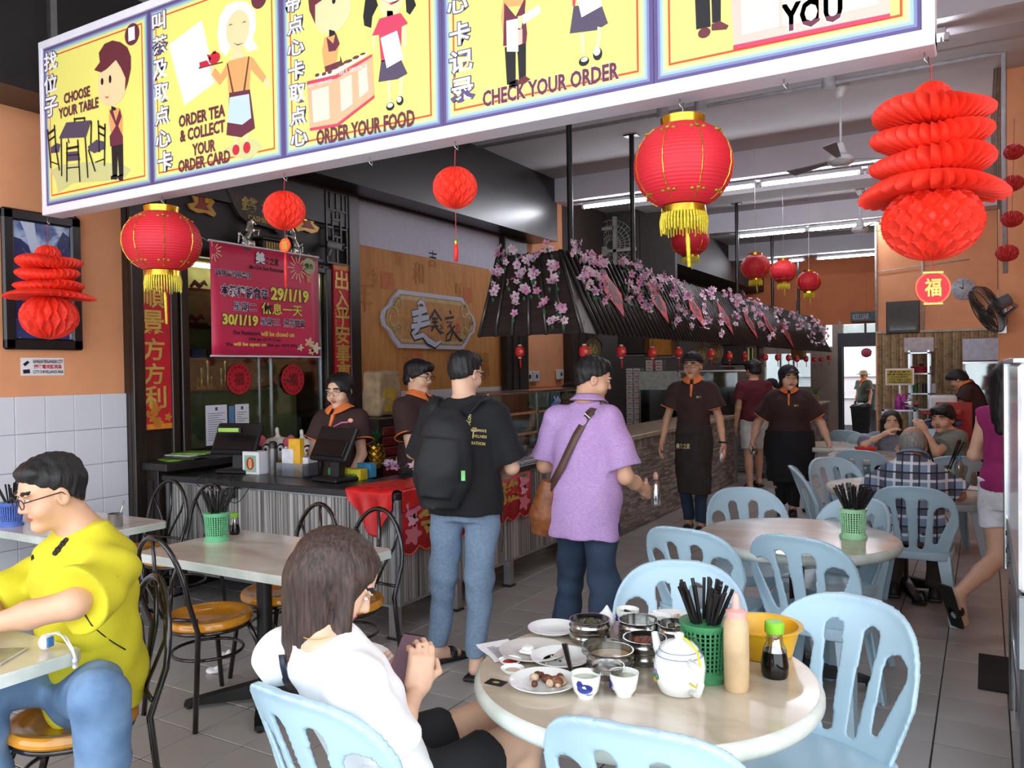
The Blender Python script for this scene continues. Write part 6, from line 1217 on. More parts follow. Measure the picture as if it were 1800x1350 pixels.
def mini(loc,label,s=1.,L=.13):
 t=thing('small_lantern',label,'lantern',loc,0,'small red lanterns along the canopy edge');MB().lathe([(.018,-.045),(.034,-.035),(.040,-.015),(.040,.015),(.034,.035),(.018,.045)],16).obj('shade',LR,t,40)
 for z in(.045,-.058):MB().cyl((0,0,z),(0,0,z+.013),.016,.016,10).obj('end_cap',M('cap_cream','e0c9a0',.5),t,40)
 MB().tube([(0,0,-.058),(.004,0,-.075),(.006,0,-.14)],[.003,.007,.005],6).obj('tassel',M('tassel_red','d82a2a',.6),t,True);MB().prism([(.014*cos(a),.014*sin(a))for a in np.linspace(0,2*pi,13)[:-1]],frame((.028,-.028,0),(.7,.7,0),(0,0,1)),0,.003).obj('gold_mark',GOLD,t)
 MB().tube([(0,0,.05),(0,0,L)],.002,4).obj('string',BLP,t);t.scale=(s,)*3;return t
ml=[(914,618,1),(1027,618,0),(1092,618,0),(1147,620,0),(1193,620,0),(1250,622,0),(1282,626,0),(1309,626,0),(1345,628,0),(1367,628,0),(1386,629,0),(1401,631,0),(1417,631,0),(1431,632,0),(1443,632,0),(1457,629,0)]
for k,(u,v,e_)in enumerate(ml):
 q=onY(u,v,Yn+.06)if e_ else onX(u,v,xb-.03);mini(q,('small red lantern under the canopy end, leftmost of all','small red lantern at the near canopy corner','third small red lantern, before the steel cupboard','fourth small red lantern with a gold mark','fifth small red lantern, left of the capped waiter')[k]if k<5 else 'sixth seventh eighth ninth tenth eleventh twelfth thirteenth fourteenth fifteenth farthest'.split()[k-5]+' small red lantern along the canopy edge',1.1 if e_ else 1.15,max(.13,(zb+.1-q[2])/1.1))
#chairs
CB=M('chair_blue','b2d0e0',.38,var=.03,scale=4)
def plastic_chair(loc,face,label,src=None):
 """face = direction the sitter looks, given as (x, y)"""
 rz=math.atan2(-face[0],face[1])
 if src is not None:return dup(src,loc,rz,label)
 t=thing('plastic_chair',label,'chair',loc,rz,'light blue moulded plastic chairs')
 def back(x,y,z):
  yb_=-.19-.30*(z-.44)+1.25*x*x-.06*np.clip(z-.62,0,1)
  d2=np.where(z>.62,((np.abs(x/.255)**2.9+np.abs((z-.62)/.25)**2.9)**(1/2.9)-1)*.24,np.abs(x)-(.255-(.62-z)*.32))
  th=.006+.009*np.exp(-(d2/.018)**2);d=np.maximum(np.abs(y-yb_)-th,d2);d=np.maximum(d,.40-z)
  for sx in(-1,1):
   for(x0,z0,r0,x1,z1,r1)in((.042,.475,.016,.064,.760,.028),(.122,.505,.012,.166,.690,.044)):
    px,pz=x*sx-x0,z-z0;bx,bz=x1-x0,z1-z0;tt=np.clip((px*bx+pz*bz)/(bx*bx+bz*bz),0,1);h=np.sqrt((px-tt*bx)**2+(pz-tt*bz)**2)-(r0+(r1-r0)*tt)
    d=np.maximum(d,-h)
  return d.astype(f4)
 S=SDF(.0075);S.add(back,(-.27,-.36,.39),(.27,-.08,.89));S.obj('backrest',CB,t,None,.01)
 def seat(x,y,z):
  zz=.435-.018*np.exp(-((x/.15)**2+((y-.02)/.15)**2));q=((np.abs(x)/.225)**5+(np.abs(y-.01)/.215)**5)**.2;d2=(q-1)*.21;th=.006+.0*x
  a=np.maximum(np.abs(z-zz)-th,d2);b=np.maximum(np.maximum(np.abs(d2+.008)-.007,np.abs(z-.415)-.028),0*z-1);return np.minimum(a,b).astype(f4)
 S=SDF(.0075);S.add(seat,(-.24,-.22,.38),(.24,.24,.46));S.obj('seat',CB,t,None,.01)
 for x,y,bx,by in((-.175,.165,-.215,.205),(.175,.165,.215,.205),(-.185,-.155,-.225,-.235),(.185,-.155,.225,-.235)):
  g=MB();sx=1 if x>0 else-1;sy=1 if y>0 else-1
  v=[]
  for(cx_,cy_,z,w_)in((x,y,.42,.075),(bx,by,.0,.042)):
   th=.012
   for a,b in((0,0),(-sx*w_,0),(-sx*w_,-sy*th),(-sx*th,-sy*th),(-sx*th,-sy*w_),(0,-sy*w_)):v.append((cx_+a+sx*.02,cy_+b+sy*.02,z))
  f=[(i,(i+1)%6,(i+1)%6+6,i+6)for i in range(6)]+[(0,1,2,3,4,5),(6,7,8,9,10,11)];g.add(v,f);g.obj('leg',CB,t)
 return t
def back_at(P,f,d=.27):f=np.array(f,float);f/=np.linalg.norm(f);return(P[0]+f[0]*d,P[1]+f[1]*d,0)
src=None
for(P,f,lb)in(((-.38,2.78),(-.36,-.93),'light blue plastic chair nearest at the right, its back facing the viewer'),((-1.02,3.00),(.3,-.95),'light blue plastic chair behind the chopstick holder of the near table'),((-1.24,3.74),(.17,.98),'light blue chair tucked left under the near side of the second table'),((-.74,3.78),(.2,.98),'light blue chair tucked right under the near side of the second table'),((-1.30,5.05),(.5,-.86),'light blue chair at the far left of the second table'),((-.62,4.93),(-.55,-.83),'light blue chair at the far right of the second table'),((-.40,5.62),(0,1),'light blue chair that the old man in plaid sits on'),((-1.10,7.05),(.7,-.7),'light blue chair left of the third table, back towards the aisle'),((-1.22,6.35),(.95,.25),'light blue chair seen edge-on at the left of the third table'),((-.98,7.85),(.1,1),'light blue chair before the woman with the red bowl'),((-1.42,10.2),(.3,.95),'farthest left light blue chair near the black bin'),((-1.15,9.75),(.3,.95),'light blue chair just right of the farthest left one'),((-.52,10.6),(-.2,-.97),'far light blue chair between the seated woman and man'),((-.22,7.62),(-.3,1),'light blue chair right of the old man, before the young man in grey'),((-1.43,1.42),(.10,.99),'light blue chair in the foreground that the woman in white sits on'),((-.66,1.64),(-.06,1),'light blue chair cut by the bottom edge, in front of the near table')):
 o=plastic_chair(back_at(P,f),f,lb,src);src=src or o
BRM=M('brown_tube','160d0b',.2,.0,var=.1,coat=.6);YSE=M('seat_amber','e0951c',.15,var=.12,scale=10,coat=.5)
def tube_chair(loc,face,label,src=None):
 rz=math.atan2(-face[0],face[1])
 if src is not None:return dup(src,loc,rz,label)
 t=thing('metal_chair',label,'chair',loc,rz,'brown metal chairs with round amber seats')
 MB().lathe([(0,.445),(.13,.445),(.15,.452),(.175,.462),(.195,.462),(.205,.45),(.205,.43),(.195,.42),(0,.42)],40).obj('seat',YSE,t,40)
 MB().tube([(.185*cos(a),.185*sin(a),.41)for a in np.linspace(0,2*pi,33)[:-1]],.011,8,True).obj('seat_ring',BRM,t,True)
 arch=[(-.195,-.23,0),(-.175,-.19,.44)]+[(.185*-cos(a),-.20-.09*(.5+.5*sin(a)),.60+.28*sin(a))for a in np.linspace(.0,pi,17)]+[(.175,-.19,.44),(.195,-.23,0)]
 MB().tube(arch,.0125,8).obj('back_hoop',BRM,t,True)
 MB().tube([(-.178,-.195,.50),(0,-.235,.49),(.178,-.195,.50)],.009,6).obj('back_rail',BRM,t,True)
 MB().tube([(0,-.235,.49),(0,-.285,.70),(0,-.29,.875)],.010,6).obj('back_spindle',BRM,t,True)
 for s in(-1,1):MB().tube([(s*.02,-.235,.49),(s*.05,-.262,.58),(s*.11,-.275,.68),(s*.145,-.265,.775)],.008,6).obj('back_spindle',BRM,t,True)
 for s in(-1,1):MB().tube([(s*.13,.12,.41),(s*.155,.16,.30),(s*.175,.20,0)],.0125,8).obj('leg',BRM,t,True)
 MB().tube([(.165*cos(a),-.01+.165*sin(a),.285)for a in np.linspace(0,2*pi,33)[:-1]],.008,6,True).obj('foot_ring',BRM,t,True);return t
src=None
for(P,f,lb)in(((-3.28,2.64),(.04,1),'brown metal chair with amber seat on the near side of the empty table'),((-3.30,3.12),(-.1,-1),'brown metal chair under the far side of the empty table, before the striped counter'),((-2.86,3.14),(0,-1),'brown metal chair at the far right of the empty table'),((-4.95,3.42),(.1,-1),'brown metal chair farthest left, behind the back table'),((-4.55,3.42),(0,-1),'brown metal chair beside the farthest left one, behind the back table'),((-2.72,1.62),(-.25,-.97),'brown metal chair with amber seat under the man in yellow')):
 o=tube_chair((P[0],P[1],0),f,lb,src);src=src or o
#tables
MAR=ramp_mat('marble_top',[(.25,'bba998'),(.45,'d3c6b8'),(.6,'e0d7cc'),(.8,'efeae4')],(1,3,1),1.6,9,.22,.8,coat=.3)
MAR2=ramp_mat('marble_round',[(.25,'a89a87'),(.45,'c2b39e'),(.6,'cfc3b2'),(.8,'ded7cc')],(1,2.2,1),2.2,9,.2,.8,coat=.4);EDG=ramp_mat('marble_edge',[(.3,'b5bfb4'),(.7,'dfe3dc')],(1,1,1),7,8,.3)
def cross_base(t,top,r=.36,dr=0.):
 MB().cyl((0,0,.04),(0,0,top),.038,.038,14).obj('post',BLM,t,40)
 for k in range(4):
  a=dr+k*pi/2;c,s=cos(a),sin(a);g=MB();v=[]
  for(d,zt_,zb_,w_)in((.0,.11,.03,.032),(r*.85,.05,.02,.028),(r,.035,.015,.024)):v+=[(c*d-s*w_,s*d+c*w_,zb_),(c*d+s*w_,s*d-c*w_,zb_),(c*d+s*w_,s*d-c*w_,zt_),(c*d-s*w_,s*d+c*w_,zt_)]
  g.add(v,[(0,1,5,4),(1,2,6,5),(2,3,7,6),(3,0,4,7),(4,5,9,8),(5,6,10,9),(6,7,11,10),(7,4,8,11),(8,9,10,11),(3,2,1,0)]);g.cyl((c*(r-.02),s*(r-.02),0),(c*(r-.02),s*(r-.02),.02),.016,.016,8);g.obj('foot',BLM,t)
def rect_table(x0,x1,y0,y1,label,dr=.0):
 t=thing('cafe_table',label,'table',((x0+x1)/2,(y0+y1)/2,0),0,'rectangular marble-topped tables');hx,hy=(x1-x0)/2,(y1-y0)/2;c=.03
 po=lambda e:[(-hx+c,-hy-e+e),(hx-c,-hy),(hx,-hy+c),(hx,hy-c),(hx-c,hy),(-hx+c,hy),(-hx,hy-c),(-hx,-hy+c)]
 g=MB();F_=lambda a,b,w_:(a*(1-.012*(w_==.748)/1),b*(1-.02*(w_==.748)),w_)
 L=po(0);g.prism(L,lambda a,b,w_:(a,b,w_),.708,.742,1);g.prism(L,F_,.742,.748,1);vs=[F_(a,b,.748)[:2]+(.7485,)for a,b in L];g.add(vs,[tuple(range(8))],0);g.obj('tabletop',[MAR,EDG],t)
 MB().box((-.13,-.13,.70),(.13,.13,.708)).obj('mounting_plate',BLM,t);cross_base(t,.70,.38,dr);return t
rect_table(-3.655,-2.53,2.49,3.15,'empty rectangular marble table with the green chopstick basket',.75)
rect_table(-5.35,-4.25,2.50,3.15,'rectangular marble table at the back left by the white tiles',.75)
rect_table(-3.62,-2.50,.88,1.535,'rectangular table in front of the man in yellow',.75)
def round_table(c,label,R=.49,dr=.5,mat=None):
 t=thing('round_table',label,'table',(c[0],c[1],0),0,'round marble-topped tables')
 g=MB().lathe([(0,.700),(R-.04,.694),(R-.012,.700),(R,.716),(R,.730),(R-.005,.743),(R-.016,.7495)],96,mi=1).lathe([(R-.016,.7495),(R*.5,.750),(0,.750)],96);g.obj('tabletop',[mat or MAR2,EDG],t,50)
 MB().lathe([(0,.68),(.14,.68),(.14,.70),(0,.70)],24).obj('mounting_plate',BLM,t);cross_base(t,.70,.36,dr);return t
T1,T2,T3,T4,T5=(-.855,2.19),(-.85,4.35),(-.52,6.42),(-.88,8.6),(-1.45,9.55)
round_table(T1,'near round marble table covered with steamer baskets and crockery');round_table(T2,'second round marble table with only a pale green chopstick basket',.5,.2);round_table(T3,'third round table at which the old man in plaid sits',.52,.35);round_table(T4,'far round table of the woman with the red bowl');round_table(T5,'farthest round table at the left edge of the seating',.45)
#tableware
CHO=M('chopstick_black','151314',.45)
cs=MB().cyl((0,0,0),(0,0,.272),.0034,.0052,6).mesh('chopstick',CHO,40)
def basket(loc,label,col,n,gl,H=.155,r0=.052,r1=.066,lean=.34,seed=1):
 m=M('basket_'+col,col,.4,var=.06);t=thing('chopstick_basket',label,'basket',loc,0,'perforated chopstick baskets')
 R=lambda z:r0+(r1-r0)*z/H
 MB().lathe([(0,0),(r0+.012,0),(r0+.012,.012),(r0+.002,.022),(R(.03),.03),(R(.03)-.003,.03),(r0-.003,.006),(0,.006)],32).obj('base',m,t,40);MB().lathe([(R(H)-.004,H-.016),(R(H),H-.018),(R(H)+.006,H-.004),(R(H)+.006,H),(R(H)-.004,H)],32).obj('rim',m,t,40)
 g=MB()
 for k in range(30):a=2*pi*k/30;c,s=cos(a),sin(a);g.bar((R(.026)*c,R(.026)*s,.026),(R(H)*c,R(H)*s,H-.012),.0055,.0025,(c,s,0))
 for z in np.linspace(.030,H-.02,10):g.tube([((R(z)-.001)*cos(a),(R(z)-.001)*sin(a),z)for a in np.linspace(0,2*pi,25)[:-1]],.0023,4,True)
 o=g.obj('lattice_wall',m,t);o['kind']='stuff';q=np.random.RandomState(seed)
 for k in range(n):
  a=q.uniform(0,2*pi);rb=r0*.75*math.sqrt(q.rand());l=q.uniform(.25,1)*lean;ab=a+pi+q.uniform(-.8,.8)
  b=Vector((rb*cos(ab),rb*sin(ab),.008));top=Vector((R(H)*.85*cos(a)*l/lean,R(H)*.85*sin(a)*l/lean,H));d=(top-b).normalized()
  o=bpy.data.objects.new('chopstick',cs);C.objects.link(o);o.location=Vector(tuple(map(float,loc)))+b;o.rotation_euler=d.to_track_quat('Z','Y').to_euler();tag(o,'black chopstick standing in '+gl,'chopstick','black chopsticks in '+gl)
def onT(u,v,h=.75):q=onZ(u,v,h);return(float(q[0]),float(q[1]),h)
q=onT(1240,1190,.7505);basket(q,'dark green chopstick basket on the near round table','3f8a5a',42,'the dark green basket',.160,.052,.066,seed=3)
basket(onT(1500,945,.7505),'pale green chopstick basket on the second round table','a8e0b0',42,'the pale green basket of the second table',.15,.054,.062,seed=5)
basket(onT(381,950,.7485),'green chopstick basket on the empty rectangular table','6fbe8c',30,'the green basket of the rectangular table',.15,.052,.062,seed=6)
basket((-4.98,2.62,.7485),'blue chopstick basket cut off at the left edge','5a78c8',12,'the blue basket at the left edge',.14,seed=9)
q=onT(1655,848);t=thing('chopstick_box','lime green chopstick box on the third table','box',q,.3);MB().box((-.06,-.05,0),(.06,.05,.10),ch=.004).obj('box',M('lime_box','a8d048',.5),t)
for k in range(12):o=bpy.data.objects.new('chopstick',cs);C.objects.link(o);s_=-1 if k<6 else 1;o.location=(q[0]+.03*s_+rs.uniform(-.02,.02),q[1]+rs.uniform(-.03,.03),q[2]+.06);o.rotation_euler=(rs.uniform(-.1,.1),s_*rs.uniform(.2,.45),0);tag(o,'black chopstick fanned out of the lime green box','chopstick','black chopsticks in the lime green box')
def soy(loc,label,s=1.):
 t=thing('soy_bottle',label,'bottle',loc,0,'soy sauce bottles with lime caps');t.scale=(s,)*3
 MB().lathe([(0,0),(.030,0),(.033,.008),(.034,.03),(.030,.055),(.028,.066),(0,.066)],24).obj('sauce',M('soy','0c0706',.08),t,50);MB().lathe([(.031,.0655),(.022,.085),(.019,.105),(.021,.112)],24,close=False).obj('glass_neck',pane_mat('soy_pane','e5eae4',.3)if 'soy_pane' not in bpy.data.materials else bpy.data.materials['soy_pane'],t,True);MB().lathe([(.023,.110),(.024,.112),(.024,.135),(.021,.138),(0,.138)],20).obj('cap',M('lime_cap','8fd83a',.4),t,40);return t
ZT=.7505
soy(onT(1362,1188,ZT),'soy sauce bottle with lime green cap on the near table',1.12);soy((onT(405,940,.7485)[0]+.01,onT(405,940,.7485)[1]+.02,.7485),'small soy bottle beside the green basket on the rectangular table',.85)
q=onT(1295,1212,ZT);t=thing('sauce_bottle','tan squeeze bottle of sauce with pink nozzle on the near table','bottle',q);MB().lathe([(0,0),(.030,0),(.033,.01),(.034,.10),(.033,.185),(.026,.20),(0,.20)],24).obj('bottle',M('sauce_tan','c8ab84',.4,sss=.1),t,40);MB().lathe([(.027,.195),(.027,.215),(.012,.222),(.009,.25),(.005,.262),(0,.262)],20).obj('nozzle',M('nozzle_pink','dfa69c',.45),t,40)
q=onT(1342,1150,ZT);small('yellow_basin',MB().lathe([(0,0),(.075,0),(.085,.01),(.105,.085),(.116,.09),(.116,.094),(.102,.092),(.08,.014),(0,.008)],40),M('basin_yellow','edb81e',.3),'yellow plastic basin behind the soy bottle','basin',q,smooth=50)
CER=M('ceramic','eef0ee',.12,var=.02,coat=.4);CER2=M('ceramic_grey','cfcac4',.25,var=.04)
q=onT(1195,1215,ZT);t=thing('teapot','white china teapot with yellow cord round its lid','teapot',q,rad(15))
MB().lathe([(0,0),(.048,0),(.055,.006),(.066,.035),(.069,.07),(.064,.098),(.050,.112),(.048,.115),(0,.115)],40).obj('body',CER,t,50);MB().lathe([(.052,.113),(.050,.120),(.036,.134),(.014,.140),(.010,.143),(.013,.150),(.012,.158),(0,.161)],32).obj('lid',CER,t,50)
for r,z in((.0535,.116),(.062,.103)):MB().tube([(r*cos(a),r*sin(a),z)for a in np.linspace(0,2*pi,41)[:-1]],.0012,4,True).obj('blue_line',M('line_blue','7a86b8',.3),t)
MB().tube([(.03,-.055,.100),(.052,-.088,.095),(.060,-.100,.06),(.052,-.090,.03),(.035,-.056,.02)],[.010,.010,.009,.009,.010],8).obj('handle',CER,t,True)
MB().tube([(-.035,.045,.05),(-.065,.075,.09),(-.075,.088,.128)],[.020,.013,.009],10).obj('spout',CER,t,True)
MB().tube([(0,0,.150),(.02,-.015,.147),(.05,-.05,.125),(.058,-.085,.10),(.06,-.09,.085),(.05,-.082,.095),(.052,-.08,.06),(.048,-.084,.045),(.03,-.07,.05)],.0030,5).obj('yellow_cord',M('cord_yellow','e8d62c',.6),t,True)
for k,(a,z,cc)in enumerate(((3.5,.055,'4a8a58'),(3.65,.06,'8a5aa0'),(3.4,.045,'4a8a58'),(3.6,.04,'c08a4a'),(3.75,.05,'3f7a50'))):MB().ball((.0675*cos(a),.0675*sin(a),z),(.007,.007,.009),8,5).obj('painted_flower',flat('pf'+cc,cc),t)
def cup(u,v,label,deco=None,s=1.):
 t=thing('tea_cup',label,'cup',onT(u,v,ZT),0,'white china tea cups');t.scale=(s,)*3
 MB().lathe([(0,.004),(.018,.004),(.019,0),(.021,0),(.022,.005),(.033,.02),(.038,.045),(.040,.062),(.038,.062),(.035,.045),(.028,.02),(0,.010)],32).obj('cup',CER,t,50);MB().lathe([(0,.048),(.0355,.048),(.0355,.0485),(0,.0485)],24).obj('tea',M('tea_liquid','b9bfa8',.05),t)
 if deco:
  for a,z,rx,rz_ in((deco,.035,.020,.012),(deco+.35,.022,.014,.006),(deco-.35,.045,.008,.010)):
   g=MB();vs=[((.0392-.004*(z<.03))*cos(a+rx/.038*cos(q_))*(1-.10*(z<.028)),(.0392-.004*(z<.03))*sin(a+rx/.038*cos(q_))*(1-.10*(z<.028)),z+rz_*sin(q_))for q_ in np.linspace(0,2*pi,17)[:-1]]
   g.add([(x*1.02,y*1.02,z_)for x,y,z_ in vs],[tuple(range(16))]);g.obj('blue_fish',M('cobalt','24308a',.2),t)
cup(1030,1225,'tea cup with blue fish, left of the two front cups',-1.2,1.02);cup(1097,1222,'tea cup with blue fish, nearer the teapot',-2.6,1.0);cup(1103,1102,'tea cup at the back beside the crumpled tissue',-2.5);cup(1160,1115,'tea cup just left of the dark green basket')
def plate(u,v,r,label,m=CER,z=ZT):return small('plate',MB().lathe([(0,.004),(r*.55,.004),(r*.58,0),(r*.62,.001),(r*.7,.008),(r,.018),(r,.021),(r*.68,.011),(r*.6,.007),(0,.007)],48),m,label,'plate',onT(u,v,z),'plates on the near table',50)
plate(973,1112,.085,'empty white plate at the back left of the near table');p2=plate(938,1152,.105,'grey fluted plate with a scrap of tissue',CER2);plate(987,1164,.092,'white plate with crumbs and a chopstick pair across',CER);plate(955,1207,.094,'white plate with brown chicken bones at the front left');plate(1180,1093,.080,'white plate with noodle scraps behind the cups')
small('tissue_scrap',MB().box((-.022,-.018,0),(.022,.018,.012),ch=.005).box((-.01,-.02,.01),(.02,.01,.024),ch=.004),M('tissue','f4f4f4',.9),'folded white tissue scrap on the grey fluted plate','tissue',onT(927,1148,ZT+.01))
def lumps(name,c,R,n,mats,label,cat,s0=.010,s1=.020,hz=.7):
 t=thing(name,label,cat,c);q=np.random.RandomState(int(abs(c[0]*1000))%999)
 for k in range(n):a,r=q.uniform(0,2*pi),R*math.sqrt(q.rand());s_=q.uniform(s0,s1);g=MB().ball((r*cos(a),r*sin(a),s_*hz*q.uniform(.6,1.4)),(s_*q.uniform(.7,1.3),s_*q.uniform(.6,1.1),s_*hz),8,6);g.obj('morsel',mats[k%len(mats)],t,True)
 return t
lumps('chicken_bones',onT(962,1200,ZT+.008),.045,14,[M('meat_brown','8a5236',.5,var=.3,scale=60),M('bone_tan','cdb294',.6,var=.2,scale=60),M('meat_dark','5f3420',.5)],'heap of brown chewed chicken bones on the front plate','food')
lumps('noodle_scraps',onT(1185,1092,ZT+.008),.05,9,[M('chili_orange','b5532a',.5),M('leaf_dark','2f3a26',.6),M('bone_tan')],'orange and dark food scraps on the back plate','food',.004,.010)
lumps('crumbs',onT(985,1165,ZT+.008),.06,9,[M('bone_tan'),M('leaf_dark')],'small crumbs on the plate with chopsticks across','food',.003,.006)
def stick(u0,v0,h0,u1,v1,h1,label):
 a,b=Vector(onT(u0,v0,h0)),Vector(onT(u1,v1,h1));o=bpy.data.objects.new('chopstick',cs);C.objects.link(o);o.location=a;d=b-a;o.rotation_euler=d.to_track_quat('Z','Y').to_euler();o.scale=(1,1,d.length/.272);tag(o,label,'chopstick')
stick(1004,1186,ZT+.012,990,1133,ZT+.05,'left one of two black chopsticks propped on the crumb plate');stick(1007,1187,ZT+.012,995,1133,ZT+.052,'right one of two black chopsticks propped on the crumb plate');stick(1160,1096,ZT+.035,1098,1073,ZT+.055,'black chopstick over the back cup');stick(1203,1112,ZT+.014,1160,1097,ZT+.03,'black chopstick across the noodle plate')
for(u,v,lb,m)in((897,1168,'small white dish of red chilli sauce, far one',M('chili_red','b5321e',.3)),(901,1183,'small white dish with brown sauce remains, near one',M('sauce_pale','d8c3b0',.4))):
 t=thing('sauce_dish',lb,'dish',onT(u,v,ZT),0,'small sauce dishes');MB().lathe([(0,.002),(.020,0),(.024,.004),(.034,.014),(.034,.016),(.022,.007),(0,.006)],24).obj('dish',CER,t,50);MB().lathe([(0,.008),(.022,.008),(.022,.0085),(0,.0085)],16).obj('sauce',m,t)
STS=M('steamer_steel','a9a9a6',.2,1,var=.1,scale=30)
def steamer(u,v,label,food,R=.062,n=2,lid=0):
 t=thing('steamer_basket',label,'steamer',onT(u,v,ZT),0,'round stainless dim sum steamers')
 for k in range(n):
  z=.034*k;MB().lathe([(R-.004,z+.004),(R-.001,z),(R,z+.003),(R,z+.012),(R+.003,z+.015),(R+.003,z+.018),(R,z+.021),(R,z+.032),(R+.002,z+.035),(R-.003,z+.035),(R-.003,z+.006)],36).obj('steel_ring',STS,t,50)
 MB().lathe([(0,.034*n-.020),(R-.004,.034*n-.020),(R-.004,.034*n-.018),(0,.034*n-.018)],30).obj('inner_plate',food[0],t)
 for k in range(food[1]):a,r=2.4*k,R*.6*math.sqrt((k+.5)/food[1]);MB().ball((r*cos(a),r*sin(a),.034*n-.014),(.013,.011,.009),8,6).obj('morsel',food[2],t,True)
stl=M('inner_steel','8d8f8c',.2,.9);brn=M('braise','7a4028',.4,var=.3,scale=60);grn_=M('greens_food','4a4a2a',.5,var=.3,scale=60)
steamer(1037,1125,'steamer with dark greens, at the back left of the steamers',(stl,9,grn_),.064);steamer(1123,1126,'empty steamer behind, next to the cups',(stl,0,brn),.064);steamer(1061,1153,'shallow steamer with clear remains in the middle',(M('sauce_pale2','a8a48e',.15),0,brn),.064,1);steamer(1134,1160,'steamer with dark red braised meat beside the teapot',(stl,12,brn),.064);steamer(1073,1183,'steamer with a small metal bowl behind the front cups',(M('sauce_tan2','a08a68',.15),0,brn),.066);steamer(1187,1134,'steamer half hidden behind the teapot spout',(stl,3,grn_),.055)
small('round_insert',MB().lathe([(.044,0),(.046,.010),(.048,.012),(.045,.012),(.043,.002),(0,.001)],30),STS,'small round metal bowl tilted inside the nearest steamer','bowl',onT(1067,1176,ZT+.058),smooth=50)
S=SDF(.004);S.ell((0,0,.02),(.035,.03,.02),.01);S.cone((0,0,.02),(.005,0,.075),.028,.006,.02);S.fold(.004,(120,110,90),5);o=bpy.data.objects.new('crumpled_tissue',S.bake('crumpled_tissue',M('tissue','f4f4f4',.9)));C.objects.link(o);o.location=onT(1065,1104,ZT);tag(o,'crumpled white tissue standing behind the steamers','tissue')
g=MB().sheet(lambda u,v:(.11*(u-.5)+.004*sin(6*v),.17*(v-.5),.002+.004*u*v),6,6);o=g.obj('receipt',WHP,None,False,.0006);o.location=onT(882,1145,ZT);o.rotation_euler=(0,0,.9);tag(o,'white receipt slip at the left edge of the near table','paper')
g=MB();
for k in range(9):g.box((-.035,-.06+.012*k,.0045),(.03-.02*(k%3),-.057+.012*k,.0048))
W_=g.obj('printed_lines',M('print_grey','9aa0ae',.6),o);W_['kind']='stuff'
small('table_badge',MB().box((-.028,-.02,0),(.028,.02,.0016),ch=.0005).ball((0,0,.0015),(.012,.008,.001),8,4,1),[BLP,M('badge_gold','a39a48',.4)],'small black badge stuck near the left rim of the near table','sticker',onT(872,1200,ZT))
g=MB();small('metal_spoon_rest',MB().box((-.05,-.012,0),(.03,.012,.003),ch=.001),STS,'perforated metal strip lying behind the teapot','utensil',onT(1163,1140,ZT+.07)).rotation_euler=(0,.1,-.6)
q=onT(218,926,.7485);t=thing('steel_cup','steel cup with a spoon at the corner of the back left table','cup',(q[0]-.05,q[1]-.02,.7485));MB().lathe([(0,0),(.038,0),(.040,.004),(.040,.075),(.042,.078),(.038,.078),(.037,.006),(0,.004)],24).obj('cup',STL,t,50);MB().tube([(.01,0,.02),(.03,.02,.09),(.04,.03,.15)],[.006,.005,.004],6).obj('spoon',STL,t,True)
small('small_bowl',MB().lathe([(0,.003),(.028,0),(.055,.03),(.062,.045),(.060,.045),(.05,.028),(0,.008)],28),CER,'pale bowl beside the face of the man in yellow','bowl',(-4.62,2.68,.7485),smooth=50)
q=onT(60,1140,.7485);t=thing('phone','thin silver phone lying at the table of the man in yellow','phone',(q[0]-.07,q[1]-.14,.7485),.55);MB().box((-.12,-.075,0),(.12,.075,.008),ch=.003).obj('case',M('phone_silver','c9c9ce',.3,.3),t);MB().box((-.112,-.068,.008),(.112,.068,.0085)).obj('screen',M('phone_glass','9a9894',.08),t)
q=onT(98,1138,.7485);t=thing('charging_cable','white retractable charging cable hanging over the table corner','cable',(q[0],q[1]-.03,.7485),.2);MB().ball((0,0,.028),(.018,.026,.026),14,10).obj('reel',WHP,t,True);MB().box((.012,-.012,.012),(.020,.014,.044),ch=.003).obj('blue_label',M('label_blue','3f7fc0',.4),t)
for k in range(2):MB().tube([(0,.0,.05),(.03,.01+.01*k,.055),(.075,.01-.01*k,.045),(.11,.0,.015-.01*k),(.125,-.005,-.012-.008*k)],.0035,6).obj('lead',WHP,t,True);MB().box((.118,-.012+.012*k*0,-.035-.008*k),(.130,-.001,-.012-.008*k),ch=.002).obj('plug',WHP,t)
for k,(u,v,lb)in enumerate(((395,1155,'crumpled white tissue on the floor behind the table foot'),(375,1182,'torn white tissue on the floor by the chair leg'),(410,1222,'flat white tissue scrap on the floor near the table foot'))):
 S=SDF(.006);S.ell((0,0,.012),(.045,.03,.016),.01);S.ell((.02,.01,.025),(.02,.02,.016),.01);S.fold(.005,(90,80,70),k);S.cut(lambda x,y,z,d:np.maximum(d,-z));o=bpy.data.objects.new('floor_tissue',S.bake('floor_tissue',M('tissue','f4f4f4',.9)));C.objects.link(o);o.location=onT(u,v,0);tag(o,lb,'tissue','tissues dropped on the floor')
q=onT(1553,798,ZT);small('red_bowl',MB().lathe([(0,.004),(.05,0),(.09,.05),(.105,.085),(.102,.085),(.085,.05),(0,.010)],30),M('bowl_red','d8321e',.35),'bright red bowl before the far seated woman','bowl',(T4[0]-.12,T4[1]-.15,ZT),smooth=50)
small('sauce_bottle',MB().lathe([(0,0),(.03,0),(.032,.01),(.032,.15),(.02,.17),(.008,.19),(.004,.22),(0,.22)],16),M('sauce_tan'),'tan sauce bottle in front of the young man in grey','bottle',(T4[0]+.36,T4[1]-.18,ZT),smooth=50)
small('glass_mug',MB().lathe([(0,0),(.035,0),(.038,.09),(.034,.09),(.032,.01),(0,.01)],16),pane_mat('mug_pane','cfdcdc',.4),'clear glass mug on the far table','cup',(T4[0]+.2,T4[1]-.05,ZT),smooth=50)
